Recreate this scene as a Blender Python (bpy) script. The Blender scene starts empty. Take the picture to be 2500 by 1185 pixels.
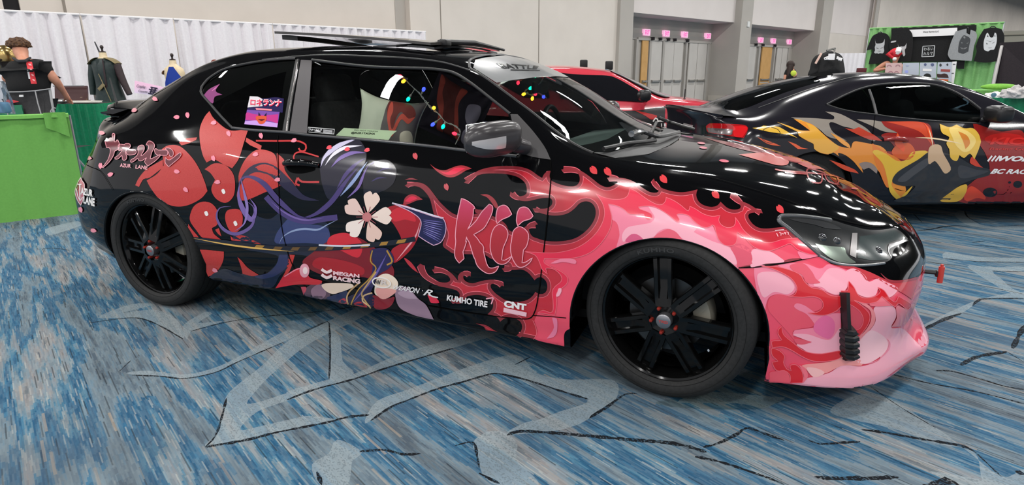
import bpy, bmesh, math, random
import numpy as np
from mathutils import Vector, Matrix
from mathutils.bvhtree import BVHTree
from mathutils.geometry import delaunay_2d_cdt
random.seed(7); RNG = np.random.default_rng(7)
scene = bpy.context.scene
COL = scene.collection
pi = math.pi

# ---------------------------------------------------------------- camera
FPX = 1460.0; CAM = np.array([2.945, -3.033, 1.217]); YAW, PITCH, ROLL = -.37826, .27141, -.00574
_F = np.array([math.sin(YAW)*math.cos(PITCH), math.cos(YAW)*math.cos(PITCH), -math.sin(PITCH)])
_R0 = np.array([math.cos(YAW), -math.sin(YAW), 0.0]); _U0 = np.cross(_R0, _F)
_R = _R0*math.cos(ROLL)+_U0*math.sin(ROLL); _U = -_R0*math.sin(ROLL)+_U0*math.cos(ROLL)
cd = bpy.data.cameras.new('camera'); cam = bpy.data.objects.new('camera', cd); COL.objects.link(cam)
cd.sensor_fit = 'HORIZONTAL'; cd.sensor_width = 36.0; cd.lens = FPX/2500.0*36.0; cd.clip_start = .05; cd.clip_end = 200
M = Matrix(((_R[0], _U[0], -_F[0], CAM[0]), (_R[1], _U[1], -_F[1], CAM[1]), (_R[2], _U[2], -_F[2], CAM[2]), (0, 0, 0, 1)))
cam.matrix_world = M
scene.camera = cam
scene.view_settings.view_transform = 'Standard'; scene.view_settings.look = 'None'
scene.view_settings.gamma = 1.0; scene.view_settings.use_curve_mapping = False
scene.view_settings.exposure = 0.57

# wall frame: s along the back wall, d straight away from the camera towards it
WS = np.array([.4613, .8872]); WN = np.array([-.8872, .4613])
def wp(s, d, z=0.0):
    p = CAM[:2]+WS*s+WN*d
    return (float(p[0]), float(p[1]), z)
def ray(x, y):
    return _F+_R*(x-1250)/FPX-_U*(y-592.5)/FPX
def floor_pt(x, y, z=0.0):
    d = ray(x, y); t = (z-CAM[2])/d[2]; return CAM+d*t
def at_depth(x, y, t):
    return CAM+ray(x, y)*t

# ---------------------------------------------------------------- world and hall lamps
w = bpy.data.worlds.new('world'); scene.world = w; w.use_nodes = True
bg = w.node_tree.nodes['Background']; bg.inputs[0].default_value = (.95, .96, 1.0, 1); bg.inputs[1].default_value = .50
def area(name, loc, sx, sy, power, rz=0.0, col=(1, .985, .96)):
    l = bpy.data.lights.new(name, 'AREA'); l.shape = 'RECTANGLE'; l.size = sx; l.size_y = sy; l.energy = power; l.color = col
    o = bpy.data.objects.new(name, l); o.location = loc; o.rotation_euler = (0, 0, rz); COL.objects.link(o); return o
_wa = math.atan2(WS[1], WS[0])
for i in range(-2, 17):
    for j in range(-1, 4):
        if i > 7 and j < 2: continue
        p = CAM[:2]+WS*(i*6.6-3.2)+WN*(j*5.6-1.0)
        area('hall_lamp', (p[0], p[1], 7.8), 2.3, .26, 150, _wa)
# ---------------------------------------------------------------- materials
def mat(name, col, rough=.5, metal=0.0, coat=0.0, spec=.5, emit=None, es=0.0, alpha=1.0, trans=0.0, ior=1.45):
    m = bpy.data.materials.new(name); m.use_nodes = True
    b = m.node_tree.nodes['Principled BSDF']; c = tuple(col)+(1,) if len(col) == 3 else col
    b.inputs['Base Color'].default_value = c; b.inputs['Roughness'].default_value = rough; b.inputs['Metallic'].default_value = metal
    b.inputs['Coat Weight'].default_value = coat; b.inputs['Coat Roughness'].default_value = .03
    b.inputs['Specular IOR Level'].default_value = spec; b.inputs['Alpha'].default_value = alpha
    b.inputs['Transmission Weight'].default_value = trans; b.inputs['IOR'].default_value = ior
    if emit: b.inputs['Emission Color'].default_value = tuple(emit)+(1,); b.inputs['Emission Strength'].default_value = es
    return m
def nn(m, t, **k):
    n = m.node_tree.nodes.new(t)
    for a, v in k.items(): setattr(n, a, v)
    return n
def lk(m, a, b): m.node_tree.links.new(a, b)
def mottled(name, c1, c2, scale=40, rough=.6, bump=.0, detail=4, coat=0.0, stretch=None):
    m = mat(name, c1, rough, coat=coat); b = m.node_tree.nodes['Principled BSDF']
    tc = nn(m, 'ShaderNodeTexCoord'); n = nn(m, 'ShaderNodeTexNoise'); n.inputs['Scale'].default_value = scale; n.inputs['Detail'].default_value = detail
    src = tc.outputs['Object']
    if stretch:
        mp = nn(m, 'ShaderNodeMapping'); mp.inputs['Scale'].default_value = stretch; lk(m, src, mp.inputs[0]); src = mp.outputs[0]
    lk(m, src, n.inputs['Vector'])
    r = nn(m, 'ShaderNodeValToRGB'); r.color_ramp.elements[0].position = .35; r.color_ramp.elements[1].position = .65
    r.color_ramp.elements[0].color = tuple(c1)+(1,); r.color_ramp.elements[1].color = tuple(c2)+(1,)
    lk(m, n.outputs['Fac'], r.inputs[0]); lk(m, r.outputs[0], b.inputs['Base Color'])
    if bump:
        bp = nn(m, 'ShaderNodeBump'); bp.inputs['Strength'].default_value = bump; bp.inputs['Distance'].default_value = .01
        lk(m, n.outputs['Fac'], bp.inputs['Height']); lk(m, bp.outputs[0], b.inputs['Normal'])
    return m
def glass(name, tint=(.5, .55, .55), refl=1.0, rough=.0):
    m = bpy.data.materials.new(name); m.use_nodes = True; nt = m.node_tree; nt.nodes.clear()
    o = nn(m, 'ShaderNodeOutputMaterial'); mx = nn(m, 'ShaderNodeMixShader'); t = nn(m, 'ShaderNodeBsdfTransparent'); g = nn(m, 'ShaderNodeBsdfGlossy')
    f = nn(m, 'ShaderNodeFresnel'); f.inputs[0].default_value = 1.5; ml = nn(m, 'ShaderNodeMath', operation='MULTIPLY'); ml.inputs[1].default_value = refl
    t.inputs[0].default_value = tuple(tint)+(1,); g.inputs['Roughness'].default_value = rough
    lk(m, f.outputs[0], ml.inputs[0]); lk(m, ml.outputs[0], mx.inputs[0]); lk(m, t.outputs[0], mx.inputs[1]); lk(m, g.outputs[0], mx.inputs[2]); lk(m, mx.outputs[0], o.inputs[0])
    return m
def srgb(h):
    h = h.lstrip('#'); v = [int(h[i:i+2], 16)/255 for i in (0, 2, 4)]
    return tuple(x/12.92 if x <= .04045 else ((x+.055)/1.055)**2.4 for x in v)
_flat = {}
def vinyl(h, rough=.16, coat=.6):
    k = (h, rough)
    if k not in _flat: _flat[k] = mat('vinyl_'+h.strip('#'), srgb(h), rough, coat=coat)
    return _flat[k]

# ---------------------------------------------------------------- objects
def link(name, me, parent=None, loc=None):
    o = bpy.data.objects.new(name, me); COL.objects.link(o)
    if parent: o.parent = parent
    if loc: o.location = loc
    return o
def empty(name, loc=(0, 0, 0), rz=0.0, label=None, cat=None, group=None):
    o = bpy.data.objects.new(name, None); COL.objects.link(o); o.location = loc; o.rotation_euler = (0, 0, rz); o.empty_display_size = .1
    return tag(o, label, cat, group)
def tag(o, label=None, cat=None, group=None, kind=None):
    if label: o['label'] = label
    if cat: o['category'] = cat
    if group: o['group'] = group
    if kind: o['kind'] = kind
    return o
def structure(o): o['kind'] = 'structure'; return o
def copy_tree(o, parent=None):
    c = o.copy(); COL.objects.link(c); c.parent = parent
    for ch in list(o.children): copy_tree(ch, c)
    return c
class MB:
    def __init__(s): s.v = []; s.f = []; s.m = []; s.sm = []
    def add(s, vs, fs, mi=0, smooth=True):
        b = len(s.v); s.v += [tuple(map(float, v)) for v in vs]; s.f += [tuple(i+b for i in f) for f in fs]; s.m += [mi]*len(fs); s.sm += [smooth]*len(fs); return s
    def box(s, c, d, mi=0, rz=0.0, bev=0.0, R=None):
        x, y, z = [k/2 for k in d]
        if bev <= 0:
            vs = [(a, b, e) for a in (-x, x) for b in (-y, y) for e in (-z, z)]
            fs = [(0, 1, 3, 2), (4, 6, 7, 5), (0, 4, 5, 1), (2, 3, 7, 6), (0, 2, 6, 4), (1, 5, 7, 3)]
        else:
            bm = bmesh.new(); bmesh.ops.create_cube(bm, size=1)
            for v in bm.verts: v.co = (v.co.x*2*x, v.co.y*2*y, v.co.z*2*z)
            bmesh.ops.bevel(bm, geom=bm.edges[:], offset=min(bev, .49*min(d)), segments=3, profile=.5, affect='EDGES')
            bm.verts.ensure_lookup_table(); vs = [tuple(v.co) for v in bm.verts]; fs = [tuple(v.index for v in f.verts) for f in bm.faces]; bm.free()
        if R is None: R = Matrix.Rotation(rz, 3, 'Z')
        vs = [tuple(Vector(c)+R@Vector(v)) for v in vs]
        return s.add(vs, fs, mi, bev > 0)
    def tube(s, pts, r, n=10, mi=0, caps=True, closed=False):
        P = [Vector(p) for p in pts]; m = len(P); rs = r if hasattr(r, '__len__') else [r]*m
        vs = []; up = None
        for i, p in enumerate(P):
            a = P[(i-1) % m] if (i > 0 or closed) else p; b = P[(i+1) % m] if (i < m-1 or closed) else p
            t = (b-a).normalized()
            if up is None: up = Vector((0, 0, 1)) if abs(t.z) < .9 else Vector((1, 0, 0))
            u = (up-t*up.dot(t)).normalized(); up = u; w_ = t.cross(u)
            vs += [tuple(p+(u*math.cos(k*2*pi/n)+w_*math.sin(k*2*pi/n))*rs[i]) for k in range(n)]
        fs = []
        for i in range(m if closed else m-1):
            for k in range(n):
                a, b = i*n+k, i*n+(k+1) % n; c, d = ((i+1) % m)*n+(k+1) % n, ((i+1) % m)*n+k; fs.append((a, b, c, d))
        if caps and not closed: fs += [tuple(range(n-1, -1, -1)), tuple(range((m-1)*n, m*n))]
        return s.add(vs, fs, mi)
    def lathe(s, prof, c=(0, 0, 0), axis='Z', n=48, mi=0, closed=False):
        vs = []; k = len(prof)
        for i in range(n):
            a = 2*pi*i/n
            for r, h in prof:
                x, y = r*math.cos(a), r*math.sin(a)
                p = (x, y, h) if axis == 'Z' else ((x, h, y) if axis == 'Y' else (h, x, y))
                vs.append((p[0]+c[0], p[1]+c[1], p[2]+c[2]))
        fs = []
        for i in range(n):
            for j in range(k if closed else k-1):
                a, b = i*k+j, i*k+(j+1) % k; c2, d = ((i+1) % n)*k+(j+1) % k, ((i+1) % n)*k+j
                fs.append((a, d, c2, b))
        return s.add(vs, fs, mi)
    def grid(s, P, mi=0, closed_u=False, closed_v=False):
        P = np.asarray(P); nu, nv = P.shape[:2]; vs = [tuple(p) for p in P.reshape(-1, 3)]; fs = []
        for i in range(nu if closed_u else nu-1):
            for j in range(nv if closed_v else nv-1):
                a, b, c, d = i*nv+j, i*nv+(j+1) % nv, ((i+1) % nu)*nv+(j+1) % nv, ((i+1) % nu)*nv+j
                fs.append((a, b, c, d))
        return s.add(vs, fs, mi)
    def prism(s, poly, h0, h1, fn, mi=0):
        n = len(poly); vs = [fn(p[0], p[1], h0) for p in poly]+[fn(p[0], p[1], h1) for p in poly]
        fs = [(i, (i+1) % n, n+(i+1) % n, n+i) for i in range(n)]
        r = delaunay_2d_cdt([Vector(p[:2]) for p in poly], [], [list(range(n))], 1, 1e-7)
        if len(r[0]) == n:
            fs += [tuple(f) for f in r[2]]+[tuple(n+i for i in reversed(f)) for f in r[2]]
        return s.add(vs, fs, mi, False)
    def ball(s, c, r, n=16, m=10, mi=0, sc=(1, 1, 1)):
        vs = [(c[0], c[1], c[2]-r*sc[2])]; fs = []
        for j in range(1, m):
            t = -pi/2+pi*j/m
            for i in range(n): a = 2*pi*i/n; vs.append((c[0]+r*sc[0]*math.cos(t)*math.cos(a), c[1]+r*sc[1]*math.cos(t)*math.sin(a), c[2]+r*sc[2]*math.sin(t)))
        vs.append((c[0], c[1], c[2]+r*sc[2])); L = len(vs)-1
        for i in range(n): fs.append((0, 1+(i+1) % n, 1+i)); fs.append((L, L-n+i, L-n+(i+1) % n))
        for j in range(m-2):
            for i in range(n): a = 1+j*n; fs.append((a+i, a+(i+1) % n, a+n+(i+1) % n, a+n+i))
        return s.add(vs, fs, mi)
    def build(s, name, mats, parent=None, loc=None, fix=True, sharp=40):
        me = bpy.data.meshes.new(name); me.from_pydata(s.v, [], s.f)
        if not isinstance(mats, (list, tuple)): mats = [mats]
        for m in mats: me.materials.append(m)
        me.polygons.foreach_set('material_index', s.m); me.polygons.foreach_set('use_smooth', [bool(x) for x in s.sm]); me.update()
        if fix:
            bm = bmesh.new(); bm.from_mesh(me); bmesh.ops.recalc_face_normals(bm, faces=bm.faces[:]); bm.to_mesh(me); bm.free()
        if sharp and hasattr(me, 'set_sharp_from_angle'): me.set_sharp_from_angle(angle=math.radians(sharp))
        return link(name, me, parent, loc)

# ---------------------------------------------------------------- 2D helpers
def inside(poly, P):
    poly = np.asarray(poly, float); P = np.asarray(P, float); x, y = P[:, 0], P[:, 1]; r = np.zeros(len(P), bool); n = len(poly)
    for i in range(n):
        x1, y1 = poly[i]; x2, y2 = poly[(i+1) % n]
        if y1 == y2: continue
        c = ((y1 > y) != (y2 > y)) & (x < (x2-x1)*(y-y1)/(y2-y1)+x1); r ^= c
    return r
def curve(pts, closed=True, step=6.0):
    # Catmull-Rom through pts; a point with a third element is a sharp corner
    n = len(pts); P = [np.array(p[:2], float) for p in pts]; sharp = [len(p) > 2 for p in pts]; out = []
    for i in range(n if closed else n-1):
        a, b = P[i], P[(i+1) % n]; L = np.linalg.norm(b-a)
        if L < 1e-9: continue
        p0 = P[i-1] if (closed or i > 0) else a; p3 = P[(i+2) % n] if (closed or i < n-2) else b
        m0 = (b-p0)/2; m1 = (p3-a)/2
        if sharp[i]: m0 = (b-a)*.9-m1*.0
        if sharp[(i+1) % n]: m1 = (b-a)*.9
        for m in (m0, m1):
            q = np.linalg.norm(m)
            if q > 1.2*L: m *= 1.2*L/q
        k = max(2, int(L/step)) if not (sharp[i] and sharp[(i+1) % n]) else 1
        for j in range(k):
            t = j/k; out.append((2*t**3-3*t**2+1)*a+(t**3-2*t**2+t)*m0+(-2*t**3+3*t**2)*b+(t**3-t**2)*m1)
    if not closed: out.append(P[-1])
    return out
def cdt(polys, holes=(), spacing=10.0, grid=True):
    # triangulates the union of polys minus holes, with inner points; returns 2D verts, faces
    vs = []; es = []
    for p in list(polys)+list(holes):
        b = len(vs); vs += [Vector((float(q[0]), float(q[1]))) for q in p]; es += [(b+i, b+(i+1) % len(p)) for i in range(len(p))]
    if grid:
        A = np.array([[v.x, v.y] for v in vs]); lo, hi = A.min(0), A.max(0)
        gx = np.arange(lo[0]+spacing*.5, hi[0], spacing); gy = np.arange(lo[1]+spacing*.43, hi[1], spacing*.87)
        G = np.array([(x+(spacing/2 if j % 2 else 0), y) for j, y in enumerate(gy) for x in gx])
        if len(G):
            k = np.zeros(len(G), bool)
            for p in polys: k |= inside(p, G)
            for p in holes: k &= ~inside(p, G)
            G = G[k]; vs += [Vector(g) for g in G]
    r = delaunay_2d_cdt(vs, es, [], 0, 1e-6)
    V = np.array([[v.x, v.y] for v in r[0]]); Fc = np.array([f for f in r[2] if len(f) == 3], int)
    if len(Fc) == 0: return V, Fc
    c = V[Fc].mean(1); k = np.zeros(len(c), bool)
    for p in polys: k |= inside(p, c)
    for p in holes: k &= ~inside(p, c)
    return V, Fc[k]

# ---------------------------------------------------------------- guide surface of a car body
def interp(A, n, axis=0):
    A = np.moveaxis(np.asarray(A, float), axis, 0); N = len(A)
    d = A[1:]-A[:-1]; m = np.zeros_like(A); m[1:-1] = .5*(d[1:]+d[:-1]); m[0] = d[0]; m[-1] = d[-1]
    lim = 2.0*np.minimum(abs(d[1:]), abs(d[:-1])); m[1:-1] = np.where(d[1:]*d[:-1] <= 0, 0.0, np.sign(m[1:-1])*np.minimum(abs(m[1:-1]), lim))
    out = []
    for i in range(N-1):
        k = n[i] if hasattr(n, '__len__') else n
        t = (np.arange(k)/k).reshape((-1,)+(1,)*(A.ndim-1))
        out.append((2*t**3-3*t**2+1)*A[i]+(t**3-2*t**2+t)*m[i]+(-2*t**3+3*t**2)*A[i+1]+(t**3-t**2)*m[i+1])
    out.append(A[-1:]); return np.moveaxis(np.concatenate(out, 0), 0, axis)
class Guide:
    def __init__(s, rows, NI, NJ, frame=None):
        ST = []
        for x, *pts in rows: ST.append([(x, p[0], p[1]) if len(p) == 2 else p for p in pts])
        G = interp(interp(np.array(ST, float), NI, 0), NJ, 1); nu, nv = G.shape[:2]
        L = G*np.array([1, -1, 1]); Rr = G[:, :-1][:, ::-1]          # near side (y<0) then far side
        A = np.concatenate([L, Rr], 1); s.nu, s.nv = nu, A.shape[1]; s.V = A.reshape(-1, 3).copy()
        I, J = np.meshgrid(np.arange(nu-1), np.arange(s.nv-1), indexing='ij'); a = (I*s.nv+J).ravel(); b = a+1; c = a+s.nv+1; d = a+s.nv
        alt = ((I+J) % 2).ravel().astype(bool)
        T1 = np.where(alt[:, None], np.stack([a, d, c], 1), np.stack([a, d, b], 1)); T2 = np.where(alt[:, None], np.stack([a, c, b], 1), np.stack([b, d, c], 1))
        s.T = np.concatenate([T1, T2]); s.frame = frame or Matrix.Identity(4)
        s.finish()
    def finish(s):
        V = s.V; T = s.T; n = np.cross(V[T[:, 1]]-V[T[:, 0]], V[T[:, 2]]-V[T[:, 0]])
        N = np.zeros_like(V)
        for k in range(3): np.add.at(N, T[:, k], n)
        cen = np.array([1.4, 0, .55]); sgn = np.sum((V-cen)*N, 1).sum(); N *= (1 if sgn > 0 else -1); 
        if sgn < 0: s.T = T[:, ::-1].copy()
        # weld the mirror seam and poles by averaging normals of coincident vertices
        key = {}; 
        for i, v in enumerate(np.round(V, 5)): key.setdefault(tuple(v), []).append(i)
        for ids in key.values():
            if len(ids) > 1: q = N[ids].sum(0); N[ids] = q
        L = np.linalg.norm(N, axis=1); L[L == 0] = 1; s.N = N/L[:, None]
        s.bvh = BVHTree.FromPolygons([tuple(v) for v in V], [tuple(map(int, t)) for t in s.T]); s.inv = s.frame.inverted()
    def hit(s, o, d):
        loc, nr, fi, dist = s.bvh.ray_cast(Vector(o), Vector(d).normalized())
        if loc is None: return None
        return loc, s.normal(loc, fi)
    def normal(s, p, fi):
        t = s.T[fi]; a, b, c = s.V[t[0]], s.V[t[1]], s.V[t[2]]; v0, v1, v2 = b-a, c-a, np.array(p)-a
        d00, d01, d11, d20, d21 = v0@v0, v0@v1, v1@v1, v2@v0, v2@v1; D = d00*d11-d01*d01
        if abs(D) < 1e-18: return Vector(s.N[t[0]])
        v = (d11*d20-d01*d21)/D; w_ = (d00*d21-d01*d20)/D; n = (1-v-w_)*s.N[t[0]]+v*s.N[t[1]]+w_*s.N[t[2]]
        return Vector(n).normalized()
    def cam(s, x, y):
        o = s.inv@Vector(CAM); d = s.inv.to_3x3()@Vector(ray(x, y)); h = s.hit(o, d)
        if h is None:
            q = s.bvh.find_nearest(o+d.normalized()*((Vector((1.4, 0, .6))-o).dot(d.normalized())))
            # graze: walk to the nearest surface point of the ray
            best = None
            for t in np.linspace(1.5, 7, 60):
                p = o+d.normalized()*t; r = s.bvh.find_nearest(p)
                if best is None or r[3] < best[3]: best = r
            h = (best[0], s.normal(best[0], best[2]))
        return h
    def side(s, x, z, sg=-1):
        h = s.hit((x, sg*3, z), (0, -sg, 0))
        if h is None:
            r = s.bvh.find_nearest(Vector((x, sg*.8, z))); h = (r[0], s.normal(r[0], r[2]))
        return h
    def top(s, x, y):
        h = s.hit((x, y, 3), (0, 0, -1))
        if h is None:
            r = s.bvh.find_nearest(Vector((x, y, .9))); h = (r[0], s.normal(r[0], r[2]))
        return h
    def skin(s, name, polys, lift, off, spacing, material, parent, holes=(), thick=0.0, max_edge=None, recess=None):
        V, Fc = cdt(polys, holes, spacing)
        P = []; N = []
        for v in V:
            p, n = lift(v[0], v[1]); o = off+(recess(v) if recess else 0.0); P.append(tuple(p+n*o)); N.append(tuple(n))
        if max_edge:
            A = np.array(P); e = np.max([np.linalg.norm(A[Fc[:, i]]-A[Fc[:, (i+1) % 3]], axis=1) for i in range(3)], 0); Fc = Fc[e < max_edge]
        me = bpy.data.meshes.new(name); 
        if len(Fc):
            A = np.array(P); Nn = np.array(N); fn = np.cross(A[Fc[:, 1]]-A[Fc[:, 0]], A[Fc[:, 2]]-A[Fc[:, 0]]); flip = np.sum(fn*Nn[Fc[:, 0]], 1) < 0
            Fc = np.where(flip[:, None], Fc[:, ::-1], Fc)
        me.from_pydata(P, [], [tuple(map(int, f)) for f in Fc]); me.materials.append(material)
        me.polygons.foreach_set('use_smooth', [True]*len(me.polygons)); me.update()
        if not recess: me.normals_split_custom_set_from_vertices(N)
        return link(name, me, parent)
    def strip(s, name, pts, lift, width, off, material, parent, step, h=.0):
        # a narrow band following a traced line on the surface
        L = curve(pts, closed=False, step=step); P = [lift(q[0], q[1]) for q in L]; vs = []; Nn = []
        for i, (p, n) in enumerate(P):
            a = P[max(0, i-1)][0]; b = P[min(len(P)-1, i+1)][0]; t = (b-a); t = t.normalized() if t.length > 1e-9 else Vector((1, 0, 0)); sd = t.cross(n).normalized()*width/2
            if h <= 0: vs += [p+sd+n*off, p-sd+n*off]; Nn += [tuple(n)]*2
            else: vs += [p+sd-n*.001, p+sd*.6+n*(off+h), p-sd*.6+n*(off+h), p-sd-n*.001]; Nn += [tuple(n)]*4
        k = 2 if h <= 0 else 4; fs = [(i*k+j, i*k+j+1, (i+1)*k+j+1, (i+1)*k+j) for i in range(len(P)-1) for j in range(k-1)]
        mb = MB(); mb.add(vs, fs); return mb.build(name, material, parent, sharp=None)
    def shell(s, name, openings, mats, parent, side_mats=None):
        # openings: list of (axis pair, mask(V)->bool, polygon): cut with the grid snapped to the outline
        V = s.V.copy(); T = s.T; E = np.unique(np.sort(np.concatenate([T[:, [0, 1]], T[:, [1, 2]], T[:, [2, 0]]]), 1), axis=0)
        drop = np.zeros(len(T), bool); cutN = s.N
        for ax, mask, poly in openings:
            poly = np.asarray(poly, float); mk = mask(V); Q = V[:, ax]; ins = inside(poly, Q) & mk
            lo, hi = poly.min(0)-.05, poly.max(0)+.05; near = mk & (Q > lo).all(1) & (Q < hi).all(1)
            locked = np.zeros(len(V), bool); cr = []
            Ec = E[near[E[:, 0]] & near[E[:, 1]] & (ins[E[:, 0]] != ins[E[:, 1]])]
            for a, b in Ec:
                lo_t, hi_t = 0.0, 1.0; A, B = V[a], V[b]; ia = ins[a]
                for _ in range(12):
                    m_ = (lo_t+hi_t)/2
                    if inside(poly, (A+(B-A)*m_)[None, ax])[0] == ia: lo_t = m_
                    else: hi_t = m_
                cr.append((min(lo_t, 1-lo_t), a, b, lo_t))
            cr.sort(key=lambda q: q[0]); W = V.copy()
            for _, a, b, t in cr:
                if locked[a] or locked[b]: continue
                k = a if t < .5 else b; W[k] = V[a]+(V[b]-V[a])*t; locked[k] = True
            V = W
            free = near[T].all(1); cnt_in = (ins[T] & ~locked[T]).sum(1); cnt_out = (~ins[T] & ~locked[T]).sum(1)
            cen = inside(poly, V[T].mean(1)[:, ax])
            drop |= free & (((cnt_in > 0) & (cnt_out == 0)) | ((cnt_in == 0) & (cnt_out == 0) & cen) | ((cnt_in > 0) & (cnt_out > 0) & cen))
        Fk = T[~drop]; used = np.unique(Fk); mp = -np.ones(len(V), int); mp[used] = np.arange(len(used))
        me = bpy.data.meshes.new(name); me.from_pydata([tuple(v) for v in V[used]], [], [tuple(map(int, f)) for f in mp[Fk]])
        for m in (mats if isinstance(mats, list) else [mats]): me.materials.append(m)
        me.polygons.foreach_set('use_smooth', [True]*len(me.polygons)); me.update()
        me.normals_split_custom_set_from_vertices([tuple(n) for n in s.N[used]])
        return link(name, me, parent)
def clean_poly(p): return [(float(q[0]), float(q[1])) for q in p]
def on(a, b, n): return [(a[0]+(b[0]-a[0])*i/n, a[1]+(b[1]-a[1])*i/n) for i in range(n)]
# ---------------------------------------------------------------- carpet
def carpet_mat(name, mode):
    m = mat(name, (.2, .3, .4), .92, spec=.15); b = m.node_tree.nodes['Principled BSDF']
    g = nn(m, 'ShaderNodeNewGeometry'); mp = nn(m, 'ShaderNodeVectorRotate', rotation_type='Z_AXIS'); mp.inputs['Angle'].default_value = -math.atan2(WN[1], WN[0])
    lk(m, g.outputs['Position'], mp.inputs['Vector'])
    def scaled(sx, sy, off=0.0):
        q = nn(m, 'ShaderNodeMapping'); q.inputs['Scale'].default_value = (sx, sy, 1); q.inputs['Location'].default_value = (off, off*1.7, 0); lk(m, mp.outputs[0], q.inputs[0]); return q.outputs[0]
    def vor(sx, sy, off=0.0, jit=1.0):
        # warp a little so cells look woven
        n = nn(m, 'ShaderNodeTexVoronoi', voronoi_dimensions='2D', distance='CHEBYCHEV'); n.inputs['Scale'].default_value = 1; n.inputs['Randomness'].default_value = jit
        lk(m, scaled(sx, sy, off), n.inputs['Vector']); sp = nn(m, 'ShaderNodeSeparateColor'); lk(m, n.outputs['Color'], sp.inputs[0]); return sp.outputs
    def noi(sx, sy, off=0.0, det=3):
        n = nn(m, 'ShaderNodeTexNoise', noise_dimensions='2D'); n.inputs['Scale'].default_value = 1; n.inputs['Detail'].default_value = det; n.inputs['Roughness'].default_value = .6
        lk(m, scaled(sx, sy, off), n.inputs['Vector']); return n.outputs['Fac']
    def math_(op, a, b_):
        n = nn(m, 'ShaderNodeMath', operation=op)
        for i, v in enumerate((a, b_)):
            if isinstance(v, float): n.inputs[i].default_value = v
            else: lk(m, v, n.inputs[i])
        return n.outputs[0]
    def mix(f, a, b_):
        n = nn(m, 'ShaderNodeMix', data_type='RGBA')
        if isinstance(f, float): n.inputs[0].default_value = f
        else: lk(m, f, n.inputs[0])
        for i, v in ((6, a), (7, b_)):
            if isinstance(v, tuple): n.inputs[i].default_value = v+(1,)
            else: lk(m, v, n.inputs[i])
        return n.outputs[2]
    def gt(a, t, soft=.04):
        n = nn(m, 'ShaderNodeMapRange'); n.inputs[1].default_value = t-soft; n.inputs[2].default_value = t+soft; lk(m, a, n.inputs[0]); return n.outputs[0]
    # woven look: positions snap to small yarn rectangles, rows shifted against each other
    def snapped(a, c, seed=0.0):
        s1 = nn(m, 'ShaderNodeSeparateXYZ'); lk(m, mp.outputs[0], s1.inputs[0])
        row = math_('FLOOR', math_('DIVIDE', s1.outputs[1], c), 0.0); w1 = nn(m, 'ShaderNodeTexWhiteNoise', noise_dimensions='1D'); lk(m, math_('ADD', row, seed), w1.inputs['W'])
        col_ = math_('FLOOR', math_('ADD', math_('DIVIDE', s1.outputs[0], a), w1.outputs['Value']), 0.0)
        cb = nn(m, 'ShaderNodeCombineXYZ'); lk(m, col_, cb.inputs[0]); lk(m, row, cb.inputs[1]); cb.inputs[2].default_value = seed
        return cb.outputs[0], col_, row
    def yarn(a, c, seed): v, _, _ = snapped(a, c, seed); w1 = nn(m, 'ShaderNodeTexWhiteNoise', noise_dimensions='3D'); lk(m, v, w1.inputs['Vector']); return w1.outputs['Value']
    def blocky(sx, sy, a, c, seed, det):
        v, cx_, rw = snapped(a, c, seed); q = nn(m, 'ShaderNodeMapping'); q.inputs['Scale'].default_value = (a*sx, c*sy, 1); lk(m, v, q.inputs[0])
        n = nn(m, 'ShaderNodeTexNoise', noise_dimensions='2D'); n.inputs['Scale'].default_value = 1; n.inputs['Detail'].default_value = det; n.inputs['Roughness'].default_value = .62; lk(m, q.outputs[0], n.inputs['Vector']); return n.outputs['Fac']
    big = blocky(.62, 6.5, .04, .006, 3.3, 4)
    fine = math_('ADD', math_('MULTIPLY', yarn(.045, .0055, 1.7), .55), math_('MULTIPLY', blocky(6.0, 60.0, .02, .004, 8.1, 2), .45))
    r = nn(m, 'ShaderNodeValToRGB'); cr = r.color_ramp; lk(m, big, r.inputs[0]); cr.interpolation = 'LINEAR'
    stops = [(.0, '#525c66'), (.32, '#636b74'), (.37, '#7c8b96'), (.435, '#8d9ea8'), (.462, '#3a7ba2'), (.50, '#0a5a86'), (.53, '#0f6593'), (.555, '#4488aa'), (.58, '#92a4ad'), (.62, '#a6a8ab'), (.655, '#b7aca4'), (.69, '#7b7c80'), (.74, '#54606b'), (1., '#145f90')]
    while len(cr.elements) < len(stops): cr.elements.new(.5)
    for e, (p, h) in zip(cr.elements, stops): e.position = p; e.color = srgb(h)+(1,)
    r2 = nn(m, 'ShaderNodeValToRGB'); c2 = r2.color_ramp; lk(m, fine, r2.inputs[0])
    st2 = [(.0, '#2f4351'), (.3, '#3e6680'), (.45, '#6a838f'), (.6, '#8aa0a9'), (.78, '#4f8cab'), (1., '#b9c0bd')]
    while len(c2.elements) < len(st2): c2.elements.new(.5)
    for e, (p, h) in zip(c2.elements, st2): e.position = p; e.color = srgb(h)+(1,)
    col = mix(.34, r.outputs[0], r2.outputs[0])
    dark = gt(yarn(.13, .0045, 21.0), .955, .01); col = mix(math_('MULTIPLY', dark, .6), col, srgb('#262d33'))
    lite = gt(math_('ADD', yarn(.075, .0045, 33.0), math_('MULTIPLY', big, .35)), 1.13, .03); col = mix(math_('MULTIPLY', lite, .42), col, srgb('#cfd3cb'))
    tan_ = gt(yarn(.16, .009, 55.0), .985, .01); col = mix(math_('MULTIPLY', tan_, .5), col, srgb('#c7b49c'))
    patch = gt(noi(1.3, 2.2, 7.7, 2), .60, .08); col = mix(math_('MULTIPLY', patch, .4), col, srgb('#5b6672'))
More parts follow.
